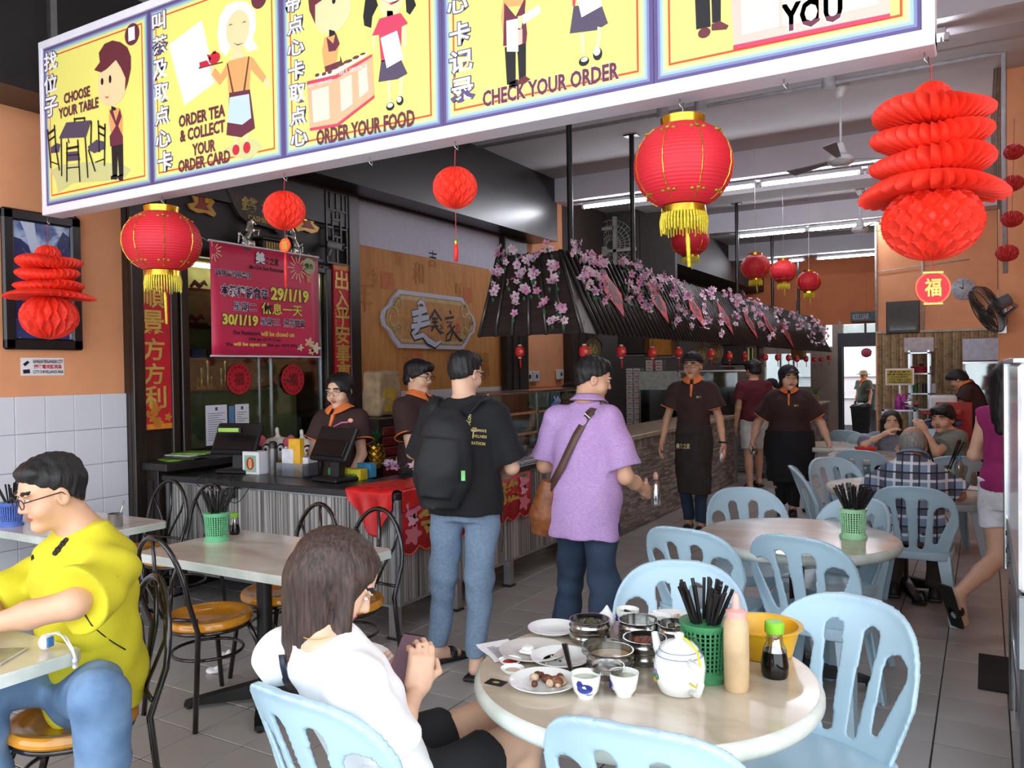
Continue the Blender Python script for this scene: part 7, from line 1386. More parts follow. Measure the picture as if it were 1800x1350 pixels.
t=thing('water_bottle','clear water bottle with blue cap on the third table','bottle',(onT(1686,850,ZT)[0],onT(1686,850,ZT)[1],ZT));MB().lathe([(0,0),(.03,0),(.033,.05),(.030,.07),(.033,.09),(.031,.14),(.014,.17),(.014,.18)],16).obj('bottle',bpy.data.materials['bottle_pane'],t,True);MB().cyl((0,0,.175),(0,0,.20),.017,.017,14).obj('cap',M('cap_blue','4a9ad0',.4),t,40)
small('folded_napkin',MB().box((-.10,-.07,0),(.10,.07,.012),ch=.004),M('tissue'),'white napkin pile at the right side of the third table','tissue',onT(1712,860,ZT))
q=onT(1545,846);
#the people
def at3(u,v,dep):return CAM+RC@np.array(((u-900)/F*dep,-(v-675)/F*dep,-dep))
from mathutils.bvhtree import BVHTree
def hit(root,nm,u,v):
 """where the line of sight of a photo pixel meets the clothing: local point and normal"""
 bpy.context.view_layer.update();o=[c for c in root.children if c.name.split('.')[0]==nm][0];mw=root.matrix_world.inverted();me=o.data;k=(o.name,)
 if k not in _bv:_bv[k]=BVHTree.FromPolygons([v_.co for v_ in me.vertices],[tuple(p.vertices)for p in me.polygons])
 a=mw@Vector(CAM.tolist());d=(mw.to_3x3()@Vector(_ray(u,v).tolist())).normalized();h=_bv[k].ray_cast(a,d)
 return(h[0],h[1])if h[0]is not None else(None,None)
_bv={}
def decal(root,nm,u,v,txt,w_,h_,mat,name='printed_logo',up=(0,0,1),lift=.004,bold=.02,tilt=0):
 p,n_=hit(root,nm,u,v)
 if p is None:return None
 if n_.dot(root.matrix_world.inverted().to_3x3()@Vector((CAM-np.array(root.matrix_world@p)).tolist()))<0:n_=-n_
 r_=Vector(up).cross(n_).normalized();u_=n_.cross(r_).normalized();r2=r_*cos(tilt)+u_*sin(tilt);u2=-r_*sin(tilt)+u_*cos(tilt);f_=frame(p,r2,u2);g=MB()
 if isinstance(txt,str):write(g,txt,f_,0,0,w_,h_,lift,bold)
 else:
  for q in txt:g.prism([(a*w_,b*h_)for a,b in q],f_,-.002,lift)
 return g.obj(name,mat,root)
def sash(root,nm,pxs,w_,th,m,name,off=.006):
 P_,N_=[],[]
 for u,v in pxs:
  p,n_=hit(root,nm,u,v)
  if p is not None:P_.append(p+n_*off);N_.append(np.array(n_))
 if len(P_)>2:return tubeflat(P_,w_,th,N_,m,name,root)
def LC(loc,rz):
 c,s=cos(rz),sin(rz)
 return lambda p:np.array(((p[0]-loc[0])*c+(p[1]-loc[1])*s,-(p[0]-loc[0])*s+(p[1]-loc[1])*c,p[2]))
BRW=M('polo_brown','3b2523',.85,var=.06,bump=.15,bscale=300);ORC=M('polo_orange','f0823f',.8);JEAN=ramp_mat('denim',[(.3,'41618a'),(.7,'86a5c6')],(1,1,1),5,8,.85,bump=.1);JEAND=ramp_mat('denim_dark',[(.3,'1f2c40'),(.7,'33465e')],(1,1,1),5,8,.85)
BLKC=M('cloth_black','141418',.85,bump=.1,bscale=200);SKL=M('skin_light','e2b699',.5,var=.05,scale=9)
def strap(c,pts,w_,th,m,nm):g=MB();
def tubeflat(pts,w_,th,nrm,m,nm,root):
 g=MB();vs=[];n_=len(pts)
 for i,p in enumerate(pts):
  p=Vector(tuple(map(float,p)));a=Vector(tuple(map(float,pts[max(0,i-1)])));b=Vector(tuple(map(float,pts[min(n_-1,i+1)])));d=(b-a).normalized();N_=Vector(tuple(map(float,nrm[i]if hasattr(nrm[0],'__len__')or isinstance(nrm[0],np.ndarray)else nrm)));s_=d.cross(N_).normalized()*w_/2;k=N_.normalized()*th/2;vs+=[p-s_-k,p+s_-k,p+s_+k,p-s_+k]
 g.add(vs,[(4*i+j,4*i+(j+1)%4,4*i+4+(j+1)%4,4*i+4+j)for i in range(n_-1)for j in range(4)]+[(0,3,2,1),tuple(4*n_-4+j for j in range(4))]);return g.obj(nm,m,root,True)
loc,rz=(-2.42,3.62,0),rad(24);L=LC(loc,rz);P=stand(1.73)
P['wrl']=np.array((-.16,.26,1.08));P['ell']=np.array((-.25,.03,1.12));P['elr']=np.array((.25,.04,1.10));P['wrr']=np.array((.15,.26,1.02));P['neck'][1]+=.03;P['head']+=(.0,.06,-.005)
P['anl']=L(onZ(770,1165,0))*(1,1,0)+(0,0,.085);P['anr']=L(onZ(838,1190,0))*(1,1,0)+(0,0,.085);P['knl']=(P['hpl']+P['anl'])/2+(0,.02,.02);P['knr']=(P['hpr']+P['anr'])/2+(0,.03,.02);P['toel']=np.array((.75,.6,0));P['toer']=np.array((.2,1,0))
def ex(c):
 S=SDF(.009);up,fw,rt,nk=c['up'],c['fwd'],c['rt'],c['neck'];pt=lambda x,y,z:nk+rt*x+fw*y+up*z
 S.loft(pt(-.10,-.20,-.56),pt(-.06,-.19,-.06),rt,[(0,.10,.06),(.25,.155,.10),(.6,.15,.10),(.85,.12,.08),(1,.06,.04)],0,.02,.01);S.loft(pt(-.11,-.27,-.50),pt(-.08,-.27,-.22),rt,[(0,.08,.03),(.4,.12,.05),(1,.09,.03)],0,.02,.01);S.fold(.004,(30,26,24),2);S.obj('backpack',M('backpack_black','17181d',.7,var=.15,bump=.2,bscale=120),c['root'],None,.02)
 tubeflat([pt(-.15,-.13,-.10),pt(-.155,-.07,.005),pt(-.15,.03,.0),pt(-.16,.11,-.12),pt(-.19,.09,-.28),pt(-.20,-.05,-.42)],.055,.014,[-fw,up,up,fw,fw,-rt],M('backpack_black'),'shoulder_strap',c['root']);tubeflat([pt(.02,-.13,-.08),pt(.09,-.10,-.02),pt(.13,.0,.0)],.05,.012,[-fw,up,up],M('backpack_black'),'shoulder_strap',c['root'])
 MB().box(tuple(pt(.03,-.29,-.42)),tuple(pt(.05,-.30,-.37))).obj('green_tag',M('tag_green','7ed87a',.5),c['root'])
 pm_=M('print_yellow','d9c87a',.6);R0=c['root']
 for tx,u,v,w_,h_,tl in(('PORT',816,762,.125,.042,-.12),('PERFORMANCE',838,757,.10,.014,-.12),('WELLNESS',842,767,.08,.014,-.12),('MARATHON',836,779,.10,.016,-.12),('RUN',834,753,.02,.009,-.1),('TRIATHLON',824,747,.11,.016,1.45),('LEADERS',818,752,.08,.013,1.45)):decal(R0,'shirt',u,v,tx,w_,h_,pm_,'shirt_print',lift=.008,tilt=tl)
 tubeflat([c['P']['hpr']+(.105,.0,.06),c['P']['hpr']+(.115,.01,-.12),c['P']['hpr']+(.10,.02,-.26)],.008,.004,rt,M('cord_dark','1c2230',.7),'side_cord',c['root'])
person('young man seen from behind in black t-shirt with black backpack',loc,rz,P,vox=.007,skin=SKL,hy=-34,hp=12,hair='short',shirt=dict(mat=BLKC,sl=.86,hem=-.09,e=.028,folds=.004,flare=.025),legs=dict(mat=M('jogger_blue','7c92ab',.9,var=.08,scale=60,bump=.1,bscale=300),r_end=.052,end=.94,folds=.006,e=.017),shoes=dict(mat=M('slide_black','18181a',.5),kind='slide'),glasses=1.,extras=ex)
yr=bpy.data.objects['person']
loc,rz=(-1.86,3.93,0),rad(-4);P=stand(1.69);P['neck']+=(0,.05,0);P['head']+=(0,.10,-.01);P['elr']=np.array((.235,.02,1.06));P['wrr']=np.array((.23,.24,.97));P['ell']=np.array((-.27,.03,1.09));P['wrl']=np.array((-.14,.24,1.05));P['anl']=np.array((-.22,.10,.09));P['knl']=np.array((-.15,.12,.50));P['anr']=np.array((.14,-.10,.11));P['knr']=np.array((.11,.0,.50))
PUR=ramp_mat('shirt_purple',[(.35,'b08ac0'),(.65,'c4a0d2')],(18,18,60),4,5,.8,bump=.12)
def ex(c):
 up,fw,rt,nk=c['up'],c['fwd'],c['rt'],c['neck'];pt=lambda x,y,z:nk+rt*x+fw*y+up*z;SM=M('strap_brown','5f4238',.5)
 tubeflat([pt(.10,.06,-.06),pt(.095,-.02,.010),pt(.075,-.10,-.05),pt(.02,-.150,-.18),pt(-.05,-.165,-.34),pt(-.14,-.14,-.47)],.042,.006,[fw*.5+up,up,up*.6-fw,-fw,-fw,-fw-rt*.4],SM,'bag_strap',c['root']);MB().tube([pt(.075,-.115,-.035),pt(.10,-.10,-.06),pt(.085,-.125,-.085),pt(.055,-.13,-.06)],.004,5,True).obj('buckle',ALU,c['root'])
 S=SDF(.007);S.loft(pt(-.21,-.10,-.70),pt(-.155,-.13,-.44),rt,[(0,.055,.035),(.3,.085,.055),(.8,.055,.04),(1,.04,.03)],0,.02,.015);S.obj('shoulder_bag',M('bag_tan','8a4f2a',.4,var=.18,scale=30),c['root'])
 q=c['P']['wrr']+(.03,.10,-.02);B2=MB().lathe([(0,0),(.028,0),(.03,.01),(.03,.12),(.02,.14),(.012,.15)],16,(q[0],q[1],q[2]-.09)).lathe([(.016,.15),(.014,.175),(.006,.19),(0,.19)],14,(q[0],q[1],q[2]-.09),1);B2.obj('held_bottle',[pane_mat('held_pane','dfe0da',.4),M('nozzle_pink')],c['root'],True)
person('older man walking away in purple shirt and jeans with a brown shoulder bag',loc,rz,P,vox=.007,skin=SK,w=1.05,hy=-52,hp=14,hair='short',shirt=dict(mat=PUR,sl=.82,hem=-.20,flare=.03,e=.022,sw=1.02,collar=PUR,folds=.006,seed=2),legs=dict(mat=JEAND,r_end=.075,folds=.008,e=.014),shoes=dict(mat=M('shoe_black','141214',.5)),hr_=dict(curl=.9),extras=ex)
loc,rz=(-1.37,1.66,0),rad(-14);L=LC(loc,rz);P=sit(1.62,.45,.06)
P['head']=L(at3(592,1022,2.12));P['neck']=L(at3(566,1118,2.06));d_=P['neck']-np.array((0,.06,0));P['shl']=P['neck']+(-.165,-.02,-.085);P['shr']=P['neck']+(.165,.0,-.085)
P['shr']=P['neck']+(.145,.0,-.085);P['elr']=L(at3(688,1312,2.02));P['wrr']=L(at3(733,1212,2.26));P['ell']=np.array((-.24,.14,.72));P['wrl']=L(at3(676,1205,2.34));P['knl']=np.array((-.07,.44,.56));P['knr']=np.array((.10,.43,.55));P['anl']=np.array((-.08,.36,.09));P['anr']=np.array((.10,.34,.09))
ph=L(at3(712,1163,2.30))
def ex(c):
 r=c['root'];R_=Vector((c['hc']-ph).tolist()).normalized();R_=(R_+Vector((.25,-.3,.1))).normalized().to_track_quat('Z','Y').to_matrix();g=MB().box((-.040,-.082,-.005),(.040,.082,.005),ch=.004);g.v=[tuple(R_@Vector(p)+Vector(ph.tolist()))for p in g.v];g2=MB().box((-.036,-.076,.005),(.036,.076,.0056));g2.v=[tuple(R_@Vector(p)+Vector(ph.tolist()))for p in g2.v]
 t_=thing('mobile_phone','dark mobile phone held by the woman in white','phone',(loc[0],loc[1],0),rz);g.obj('case',BLP,t_);g2.obj('screen',M('screen_mauve','6a4e58',.12,emit=.12),t_)
 up,fw,rt,nk=c['up'],c['fwd'],c['rt'],c['neck'];pt=lambda x,y,z:nk+rt*x+fw*y+up*z
 sash(r,'shirt',[(497,1150),(500,1170),(506,1195),(513,1220),(520,1245),(528,1270),(540,1295),(552,1320)],.016,.004,M('strap_navy','23273a',.5),'bag_strap')
 MB().tube([pt(.055*sin(a),-.052*cos(a)+.01,.012+.01*cos(a))for a in np.linspace(-1.6,1.6,14)],.0014,4).obj('necklace',GOLD,r)
person('seated woman with long brown hair in white blouse looking at her phone',loc,rz,P,vox=.006,skin=SKL,fem=True,w=.92,hy=-38,hp=34,hair='long',hmat=HBR,hs=1.06,shirt=dict(mat=M('blouse_white','f4f4f6',.8,var=.02),sl=.98,sw=1.12,e=.020,hem=-.06,folds=.006,seed=4,neckcut=.012),legs=dict(mat=BLKC,kind='shorts',end=.62),hr_=dict(curl=.75,n=(-.6,.3,.2),d=(-.05,.25,.9)),hl=dict(curl=.55,n=(.6,-.2,.3),d=(.35,.5,.6)),extras=ex)
loc,rz=(-2.74,1.70,0),rad(143);L=LC(loc,rz);P=sit(1.76,.46,.10)
P['head']=L(at3(90,868,2.74));P['neck']=L(at3(144,920,2.80));P['shl']=L(at3(196,1008,2.68));P['shr']=L(at3(95,1000,3.0));P['ell']=L(at3(128,1062,2.46));P['wrl']=L(at3(-28,1100,2.42));P['elr']=L(at3(-10,1065,2.85));P['wrr']=L(at3(-60,1105,2.6))
P['knl']=L(at3(175,1225,2.42));P['anl']=L(at3(185,1480,2.5));P['anl'][2]=.09;P['knr']=L(at3(-30,1215,2.62));P['anr']=P['knr']*(1,1,0)+(0,0,.09)
YEL=M('tee_yellow','d6ca26',.8,var=.03,bump=.06)
def ex(c):
 up,fw,rt,nk=c['up'],c['fwd'],c['rt'],c['neck'];pt=lambda x,y,z:nk+rt*x+fw*y+up*z
 decal(c['root'],'shirt',106,962,[[(cos(t_)*(1+.3*(k%2)),k*1.1-2+.9*sin(t_))for t_ in np.linspace(0,2*pi,13)[:-1]]for k in range(5)],.011,.011,BKP,'chest_emblem',tilt=-.35)
 decal(c['root'],'shirt',58,980,[[(-1,0),(0,.45),(0,.25),(-.6,0)],[(0,.45),(1,0),(.6,0),(0,.25)],[(1,0),(0,-.45),(0,-.25),(.6,0)],[(0,-.45),(-1,0),(-.6,0),(0,-.25)]],.022,.022,BKP,'diamond_emblem')
 sash(c['root'],'shirt',[(140,1060),(150,1080),(163,1100),(180,1115),(200,1130),(220,1142)],.004,.003,BKP,'piping',.002)
person('young man with glasses seated at the left in a yellow t-shirt',loc,rz,P,vox=.006,skin=SK,w=1.14,fat=.014,hy=26,hp=14,hair='short',hs=1.05,glasses=1.1,nose=.5,shirt=dict(mat=YEL,sl=.92,sw=1.08,e=.022,hem=-.08,folds=.009,seed=6),legs=dict(mat=JEAN,r_end=.08,folds=.008,e=.012),shoes=dict(mat=M('shoe_grey','3a3a3c',.6)),hl=dict(curl=.3,d=(.05,1,-.12),n=(0,-.1,-1)),hr_=dict(curl=.3,d=(-.05,1,-.12),n=(0,-.1,-1)),extras=ex)
def badge(c,y=.155):
 up,fw,rt,nk=c['up'],c['fwd'],c['rt'],c['neck'];f_=frame(nk+rt*-.075+fw*(y-.012)+up*-.16,Vector((-rt).tolist()),Vector(up.tolist()));g=MB();write(g,'美食',f_,0,0,.05,.022,.0,.03);g.obj('chest_logo',M('logo_cream','d9c08a',.6),c['root'])
POLO=dict(mat=BRW,collar=ORC,orange=ORC,sl=.62,sw=1.12,e=.024)
P=stand(1.60);P['wrl']=np.array((-.16,.16,.82));P['wrr']=np.array((.16,.16,.82));P['ell']=np.array((-.22,.06,1.05));P['elr']=np.array((.22,.06,1.05))
person('cashier woman with glasses and tied black hair behind the right register',(-4.02,4.42,0),rad(184),P,vox=.008,skin=SKL,fem=True,hy=4,hp=10,hs=1.08,hair='bob',shirt=POLO,legs=dict(mat=BLKC),shoes=dict(mat=M('shoe_black')),glasses=.8,extras=badge)
P=stand(1.70);P['wrl']=np.array((-.10,.36,1.00));P['ell']=np.array((-.20,.12,1.08));P['wrr']=np.array((.16,.38,.96));P['elr']=np.array((.24,.14,1.05))
person('cashier man with glasses in profile in a brown polo with orange collar',(-3.62,4.80,0),rad(-92),P,vox=.008,skin=SKL,hy=8,hp=8,hair='fringe',hs=1.04,shirt=POLO,legs=dict(mat=BLKC),shoes=dict(mat=M('shoe_black')),glasses=1.2,extras=badge)
P=stand(1.46);person('smiling woman behind the food case, half hidden by the man in purple',(-3.86,7.8,0),rad(195),P,vox=.010,skin=SKL,fem=True,hy=-6,hp=5,hair='bob',shirt=POLO,legs=dict(mat=BLKC),shoes=dict(mat=M('shoe_black')))
P=stand(1.76);P['elr']=np.array((.26,.0,1.12));P['wrr']=np.array((.30,.06,.90));P['ell']=np.array((-.25,-.02,1.12));P['wrl']=np.array((-.29,.06,.88));P['anl']=np.array((-.06,.0,.09));P['anr']=np.array((.07,-.08,.09));P['knl']=np.array((-.08,.03,.5));P['knr']=np.array((.09,.0,.5))
APR=M('apron_dark','332a26',.85,bump=.1,bscale=200)
def ex(c):
 badge(c);S=SDF(.009);p=c['pel'];S.loft(p+(0,.005,-.58),p+(0,0,.10),c['rt'],[(0,.150,.110),(.3,.165,.125),(.75,.175,.132),(1,.162,.125)],.012,0);S.cut(lambda x,y,z,d:np.maximum(d,f4(-.06)-(y-f4(p[1]))));S.fold(.005,(24,22,10),5);S.obj('apron',APR,c['root'],None,.02)
 tubeflat([p+(-.20,.05,.02),p+(-.05,.150,.02),p+(.10,.150,.01),p+(.20,.05,.01)],.008,.004,(0,0,1),BLP,'pocket_seam',c['root']);f_=frame(p+(.08,.165,-.10),(-1,0,0),(0,0,1));g=MB();write(g,'美食之家',f_,0,0,.13,.05,.0,.03);g.obj('apron_logo',M('logo_cream'),c['root'])
 w_=c['P']['wrl'];MB().tube([w_+(.034*cos(a),.034*sin(a),.02)for a in np.linspace(0,2*pi,17)[:-1]],.010,6,True).obj('watch',BLP,c['root'],True);MB().ball(w_+(.01,.05,-.12),(.02,.02,.05),10,8).obj('held_cloth',WHP,c['root'],True)
person('waiter in black cap, glasses, brown polo and long dark apron walking',(-2.50,7.82,0),rad(190),P,vox=.008,skin=SK,w=.95,hs=1.12,hy=-10,hp=3,hair='short',cap='17171b',glasses=1,shirt=dict(POLO,hem=.02),legs=dict(mat=JEAND),shoes=dict(mat=M('shoe_navy','1c2438',.6)),extras=ex)
P=stand(1.60);P['elr']=np.array((.33,-.02,1.0));P['wrr']=np.array((.38,.08,.80));P['ell']=np.array((-.33,-.02,1.0));P['wrl']=np.array((-.40,.04,.80));P['anl']=np.array((-.03,.0,.09));P['anr']=np.array((.09,-.06,.09));P['knl']=np.array((-.06,.03,.46))
def ex(c):badge(c,.19);w_=c['P']['wrr'];MB().lathe([(0,0),(.03,0),(.045,.05),(.043,.05),(.028,.005),(0,.005)],16,(w_[0]-.01,w_[1]+.06,w_[2]-.14)).obj('held_cup',pane_mat('cup_pane','dfe3e6',.45),c['root'],True);f_=frame(c['T'](0,.098,.085),Vector((-c['H'][:,0]).tolist()),Vector(c['H'][:,2].tolist()));g=MB();write(g,'^',f_,0,.006,.02,.01,.004);write(g,'SUNRISE',f_,0,-.006,.045,.008,.004,.03);g.obj('cap_badge',WHP,c['root'])
person('waitress in black cap and brown polo with wide black apron walking',(-1.86,9.18,0),rad(192),P,vox=.008,skin=SKL,fem=True,w=1.28,fat=.02,hy=16,hp=0,hair='bob',cap='15151a',hs=1.18,shirt=dict(POLO,sl=.75,hem=.0),legs=dict(mat=BLKC,skirt=(.50,.21,.17),kind='apron_skirt',r_end=.06,folds=.006),shoes=dict(mat=M('shoe_black')),hr_=dict(curl=.8),extras=ex)
P=stand(1.70);P['anl']=np.array((-.10,-.12,.09));P['anr']=np.array((.12,.22,.09));P['knr']=np.array((.10,.16,.50));P['knl']=np.array((-.09,-.02,.48));P['head']+=(0,.03,0)
person('man in maroon t-shirt and white shorts standing at the end of the counter',(-2.66,10.92,0),rad(30),P,vox=.009,skin=SK,hs=1.1,hy=20,hp=10,hair='fringe',shirt=dict(mat=M('tee_maroon','5a1622',.85),sl=.6,e=.026,hem=-.02),legs=dict(mat=M('shorts_white','d9d9d6',.8),kind='shorts',end=.85,e=.014,folds=.003),shoes=dict(mat=M('slide_brown','2e2420',.6),kind='slide'))
P=stand(1.42);person('staff member with dark cap bending behind the waitress',(-2.70,12.15,0),rad(110),P,vox=.012,skin=SK,hp=20,hair='short',cap='17171b',shirt=POLO,legs=dict(mat=BLKC),shoes=dict(mat=M('shoe_black')))
P=stand(1.46);person('staff woman with orange collar behind the stone counter by the waiter',(-3.78,11.9,0),rad(-60),P,vox=.012,skin=SKL,fem=True,hp=10,hair='bob',shirt=POLO,legs=dict(mat=BLKC),shoes=dict(mat=M('shoe_black')))
P=stand(1.48)
def ex(c):MB().lathe([(.0,.135),(.07,.125),(.095,.08),(.098,.05),(.18,.03),(.178,.025),(.09,.04)],24,tuple(c['hc'])).obj('hat',M('hat_straw','8a7455',.8),c['root'],True)
person('staff member in a brimmed hat outside the bright back doorway',(-2.60,21.7,0),rad(150),P,vox=.012,skin=SKd,hair='short',shirt=dict(POLO,mat=M('polo_green','3a4238',.85)),legs=dict(mat=BLKC),shoes=dict(mat=M('shoe_black')),extras=ex)
P=stand(1.62);P['neck']=np.array((0,.18,1.34));P['head']=np.array((0,.29,1.41));P['shl']=np.array((-.15,.16,1.26));P['shr']=np.array((.15,.16,1.26));P['ell']=np.array((-.2,.25,1.05));P['elr']=np.array((.2,.25,1.05));P['wrl']=np.array((-.12,.45,1.0));P['wrr']=np.array((.12,.45,1.0))
person('staff member bending over the red crates beside the fridge',(-.05,12.9,0),rad(85),P,vox=.011,skin=SK,hp=35,hair='fringe',hs=1.1,shirt=dict(POLO,orange=None),legs=dict(mat=BLKC),shoes=dict(mat=M('shoe_black')))
def plaid():
 m=bpy.data.materials.new('plaid_shirt');m.use_nodes=True;N=m.node_tree.nodes;L_=m.node_tree.links;b=N['Principled BSDF'];b.inputs['Roughness'].default_value=.85;tc=N.new('ShaderNodeTexCoord');sp_=N.new('ShaderNodeSeparateXYZ');L_.new(tc.outputs['Object'],sp_.inputs[0]);col=None
 base=N.new('ShaderNodeRGB');base.outputs[0].default_value=(*lin('7f93ad'),1);cur=base.outputs[0]
 for ax_,fq,ph_,lo,cc,f in(('X',62,0,.3,'4b4a5e',.75),('Z',58,0,.3,'4b4450',.7),('X',62,1.6,.88,'e0e6f0',.8),('Z',58,1.6,.88,'dfe4ee',.8),('X',62,-1.3,.95,'1d1a26',.9),('Z',58,-1.3,.95,'1d1a26',.9)):
  a=N.new('ShaderNodeMath');a.operation='MULTIPLY_ADD';a.inputs[1].default_value=fq;a.inputs[2].default_value=ph_;L_.new(sp_.outputs[ax_],a.inputs[0]);s_=N.new('ShaderNodeMath');s_.operation='SINE';L_.new(a.outputs[0],s_.inputs[0]);g_=N.new('ShaderNodeMath');g_.operation='GREATER_THAN';g_.inputs[1].default_value=lo;L_.new(s_.outputs[0],g_.inputs[0]);k=N.new('ShaderNodeMath');k.operation='MULTIPLY';k.inputs[1].default_value=f;L_.new(g_.outputs[0],k.inputs[0])
  mx=N.new('ShaderNodeMix');mx.data_type='RGBA';L_.new(k.outputs[0],mx.inputs['Factor']);L_.new(cur,mx.inputs[6]);mx.inputs[7].default_value=(*lin(cc),1);cur=mx.outputs[2]
 L_.new(cur,b.inputs['Base Color']);return m
P=sit(1.62,.45,.16);P['head']+=(0,.10,-.09);P['neck']+=(0,.05,-.03);P['shl']+=(0,.03,-.08);P['shr']+=(0,.03,-.08);P['wrr']=np.array((.18,.42,.80));P['elr']=np.array((.27,.20,.76));P['ell']=np.array((-.27,.20,.76));P['wrl']=np.array((-.16,.42,.80))
person('old man with thin grey hair in a blue plaid shirt, seen from behind',(-.42,5.86,0),rad(2),P,vox=.007,skin=SKd,w=1.12,fat=.01,hair='bald',hmat=HG,hs=1.06,hp=18,shirt=dict(mat=plaid(),sl=.98,sw=1.02,e=.024,hem=-.10,folds=.006,collar=M('collar_plaid','7f93ad',.85)),legs=dict(mat=M('trouser_brown','4a4038',.85)),shoes=dict(mat=M('shoe_black')))
P=sit(1.58,.45,.08);P['head']+=(0,.07,-.12);P['neck']+=(0,.03,-.08);P['shl']+=(0,.02,-.08);P['shr']+=(0,.02,-.08);P['elr']=np.array((.26,.26,.80));P['wrr']=P['head']+(.06,.12,-.10);P['ell']=np.array((-.28,.2,.78));P['wrl']=np.array((-.15,.38,.79))
person('seated woman with long dark hair raising her hand to her mouth',(-.86,9.36,0),rad(186),P,vox=.008,skin=SKL,fem=True,hair='long',hs=1.08,hp=0,hy=4,shirt=dict(mat=M('tee_greyblue','8b93a5',.85),sl=.9,sw=1.2),legs=dict(mat=BLKC),shoes=dict(mat=M('shoe_black')))
P=sit(1.66,.45,.08);P['head']+=(0,.05,-.06);P['neck']+=(0,.02,-.03);P['ell']=np.array((-.26,.28,.84));P['wrl']=np.array((-.10,.34,1.02));P['wrr']=np.array((.12,.38,.80))
person('seated young man in grey t-shirt eating with chopsticks, facing the viewer',(-.20,8.46,0),rad(110),P,vox=.008,skin=SK,hair='fringe',hs=1.12,hy=48,hp=4,shirt=dict(mat=M('tee_grey','80867f',.85),sl=.7,sw=1.2),legs=dict(mat=BLKC),shoes=dict(mat=M('shoe_black')))
P=stand(1.62);P['anr']=np.array((.10,.14,.09));P['knr']=np.array((.09,.14,.47));P['knl']=np.array((-.09,.02,.45));P['anl']=np.array((-.14,-.32,.27));P['toel']=np.array((.1,.35,-1));P['ell']=np.array((-.23,.02,1.06));P['wrl']=np.array((-.12,.22,1.08));P['elr']=np.array((.22,.0,1.04));P['wrr']=np.array((.12,.22,1.0))
person('woman with long black hair in sleeveless magenta top walking away',(.13,5.62,0),rad(-28),P,vox=.007,skin=SKL,fem=True,hair='long',hs=1.05,hp=5,shirt=dict(mat=M('top_magenta','9c2468',.8),sl=0,hem=-.02,e=.022),legs=dict(mat=M('shorts_white2','e6e6ee',.8),kind='shorts',end=.50,e=.018,folds=.006),shoes=dict(mat=M('slide_black'),kind='slide'))
#back of the hall, kitchen and right side
def bx(nm,lo,hi,m,t,ch=.004):return W(MB().box(lo,hi,ch=ch),nm,m,t)
def xz(u,v,y):q=onY(u,v,y);return float(q[0]),float(q[2])
a,b=xz(1558,531,YP),xz(1617,585,YP);t=thing('framed_certificate','dark framed certificate on the orange partition','picture',((a[0]+b[0])/2,YP,b[1]));bx('frame',(a[0],YP-.05,b[1]),(b[0],YP-.01,a[1]),M('frame_brown','2a201a',.4),t,.01);bx('glazed_print',(a[0]+.05,YP-.055,b[1]+.05),(b[0]-.05,YP-.05,a[1]-.05),M('print_dark','4a4640',.08,coat=1),t,0)
a=xz(1693,508,YP);t=thing('wall_clock','round white wall clock above the wall fan','clock',(a[0],YP,a[1]));R_=Matrix.Rotation(rad(90),3,'X');MB().lathe([(0,.0),(.165,0),(.165,.03),(.15,.04)],36,(0,0,0),ax=R_).obj('rim',M('rim_grey','b8bec6',.3),t,50);MB().lathe([(.15,.035),(0,.036)],36,ax=R_,close=False).obj('dial',WHP,t);f_=frame((0,-.04,0),(1,0,0),(0,0,1))
for k,(an,L,w_)in enumerate(((-1.0,.08,.012),(.0,.12,.008))):MB().prism([(-w_*cos(an),w_*sin(an)),(L*sin(an),L*cos(an)),(w_*cos(an),-w_*sin(an))],f_,.001,.003).obj('hand',BKP,t)
g=MB()
for k in range(12):an=2*pi*k/12;g.prism([(.125*sin(an)+.006*cos(p_),.125*cos(an)+.012*sin(p_))for p_ in(0,1.57,3.14,4.71)],f_,.001,.002)
g.obj('hour_marks',BKP,t)['kind']='stuff'
a,b=xz(1495,549,20.5),xz(1541,564,20.5);t=thing('exit_sign','dark KELUAR exit sign above the back doorway','sign',(a[0],20.5,b[1]));bx('housing',(a[0],20.5,b[1]),(b[0],YB,a[1]),M('sign_teal','3c4e54',.5),t);g=MB();write(g,'KELUAR',frame((0,20.5,0),(1,0,0),(0,0,1)),a[0]+(b[0]-a[0])*.4,(a[1]+b[1])/2,(b[0]-a[0])*.62,.12,.003,.03);W(g,'lettering',M('sign_grey','a3adb0',.6),t)
c=onY(1733,545,8.25);t=thing('wall_fan','dark wall fan tilted down from the right column','fan',c);ax_=Vector((-.80,-.28,-.42)).normalized();A=ax_.to_track_quat('Z','Y').to_matrix();r=.225
g=MB()
for k in range(60):
 an=2*pi*k/60;g.tube([A@Vector((rr*cos(an+.25*rr/r),rr*sin(an+.25*rr/r),zz))for rr,zz in((.03,.055),(r*.6,.05),(r*.92,.025),(r,-.02),(r*.85,-.07),(.05,-.09))],.0022,4)
for rr,zz in((r,-.02),(r*.6,.05),(r*.92,.025)):g.tube([A@Vector((rr*cos(an),rr*sin(an),zz))for an in np.linspace(0,2*pi,33)[:-1]],.004,5,True)
g.obj('wire_guard',M('fan_dark','3a3533',.5),t)['kind']='stuff'
for k in range(3):
 g=MB();vs=[]
 for j,(rr,w0,w1)in enumerate(((.04,-.3,.3),(.12,-.55,.5),(.19,-.5,.45))):
  for q_,zz in((w0,.02),(w1,-.02)):an=2*pi*k/3+q_;vs.append(A@Vector((rr*cos(an),rr*sin(an),zz)))
 g.add(vs,[(0,1,3,2),(2,3,5,4)]);g.obj('blade',M('fan_brown','6a4a3c',.4),t,True,.003)
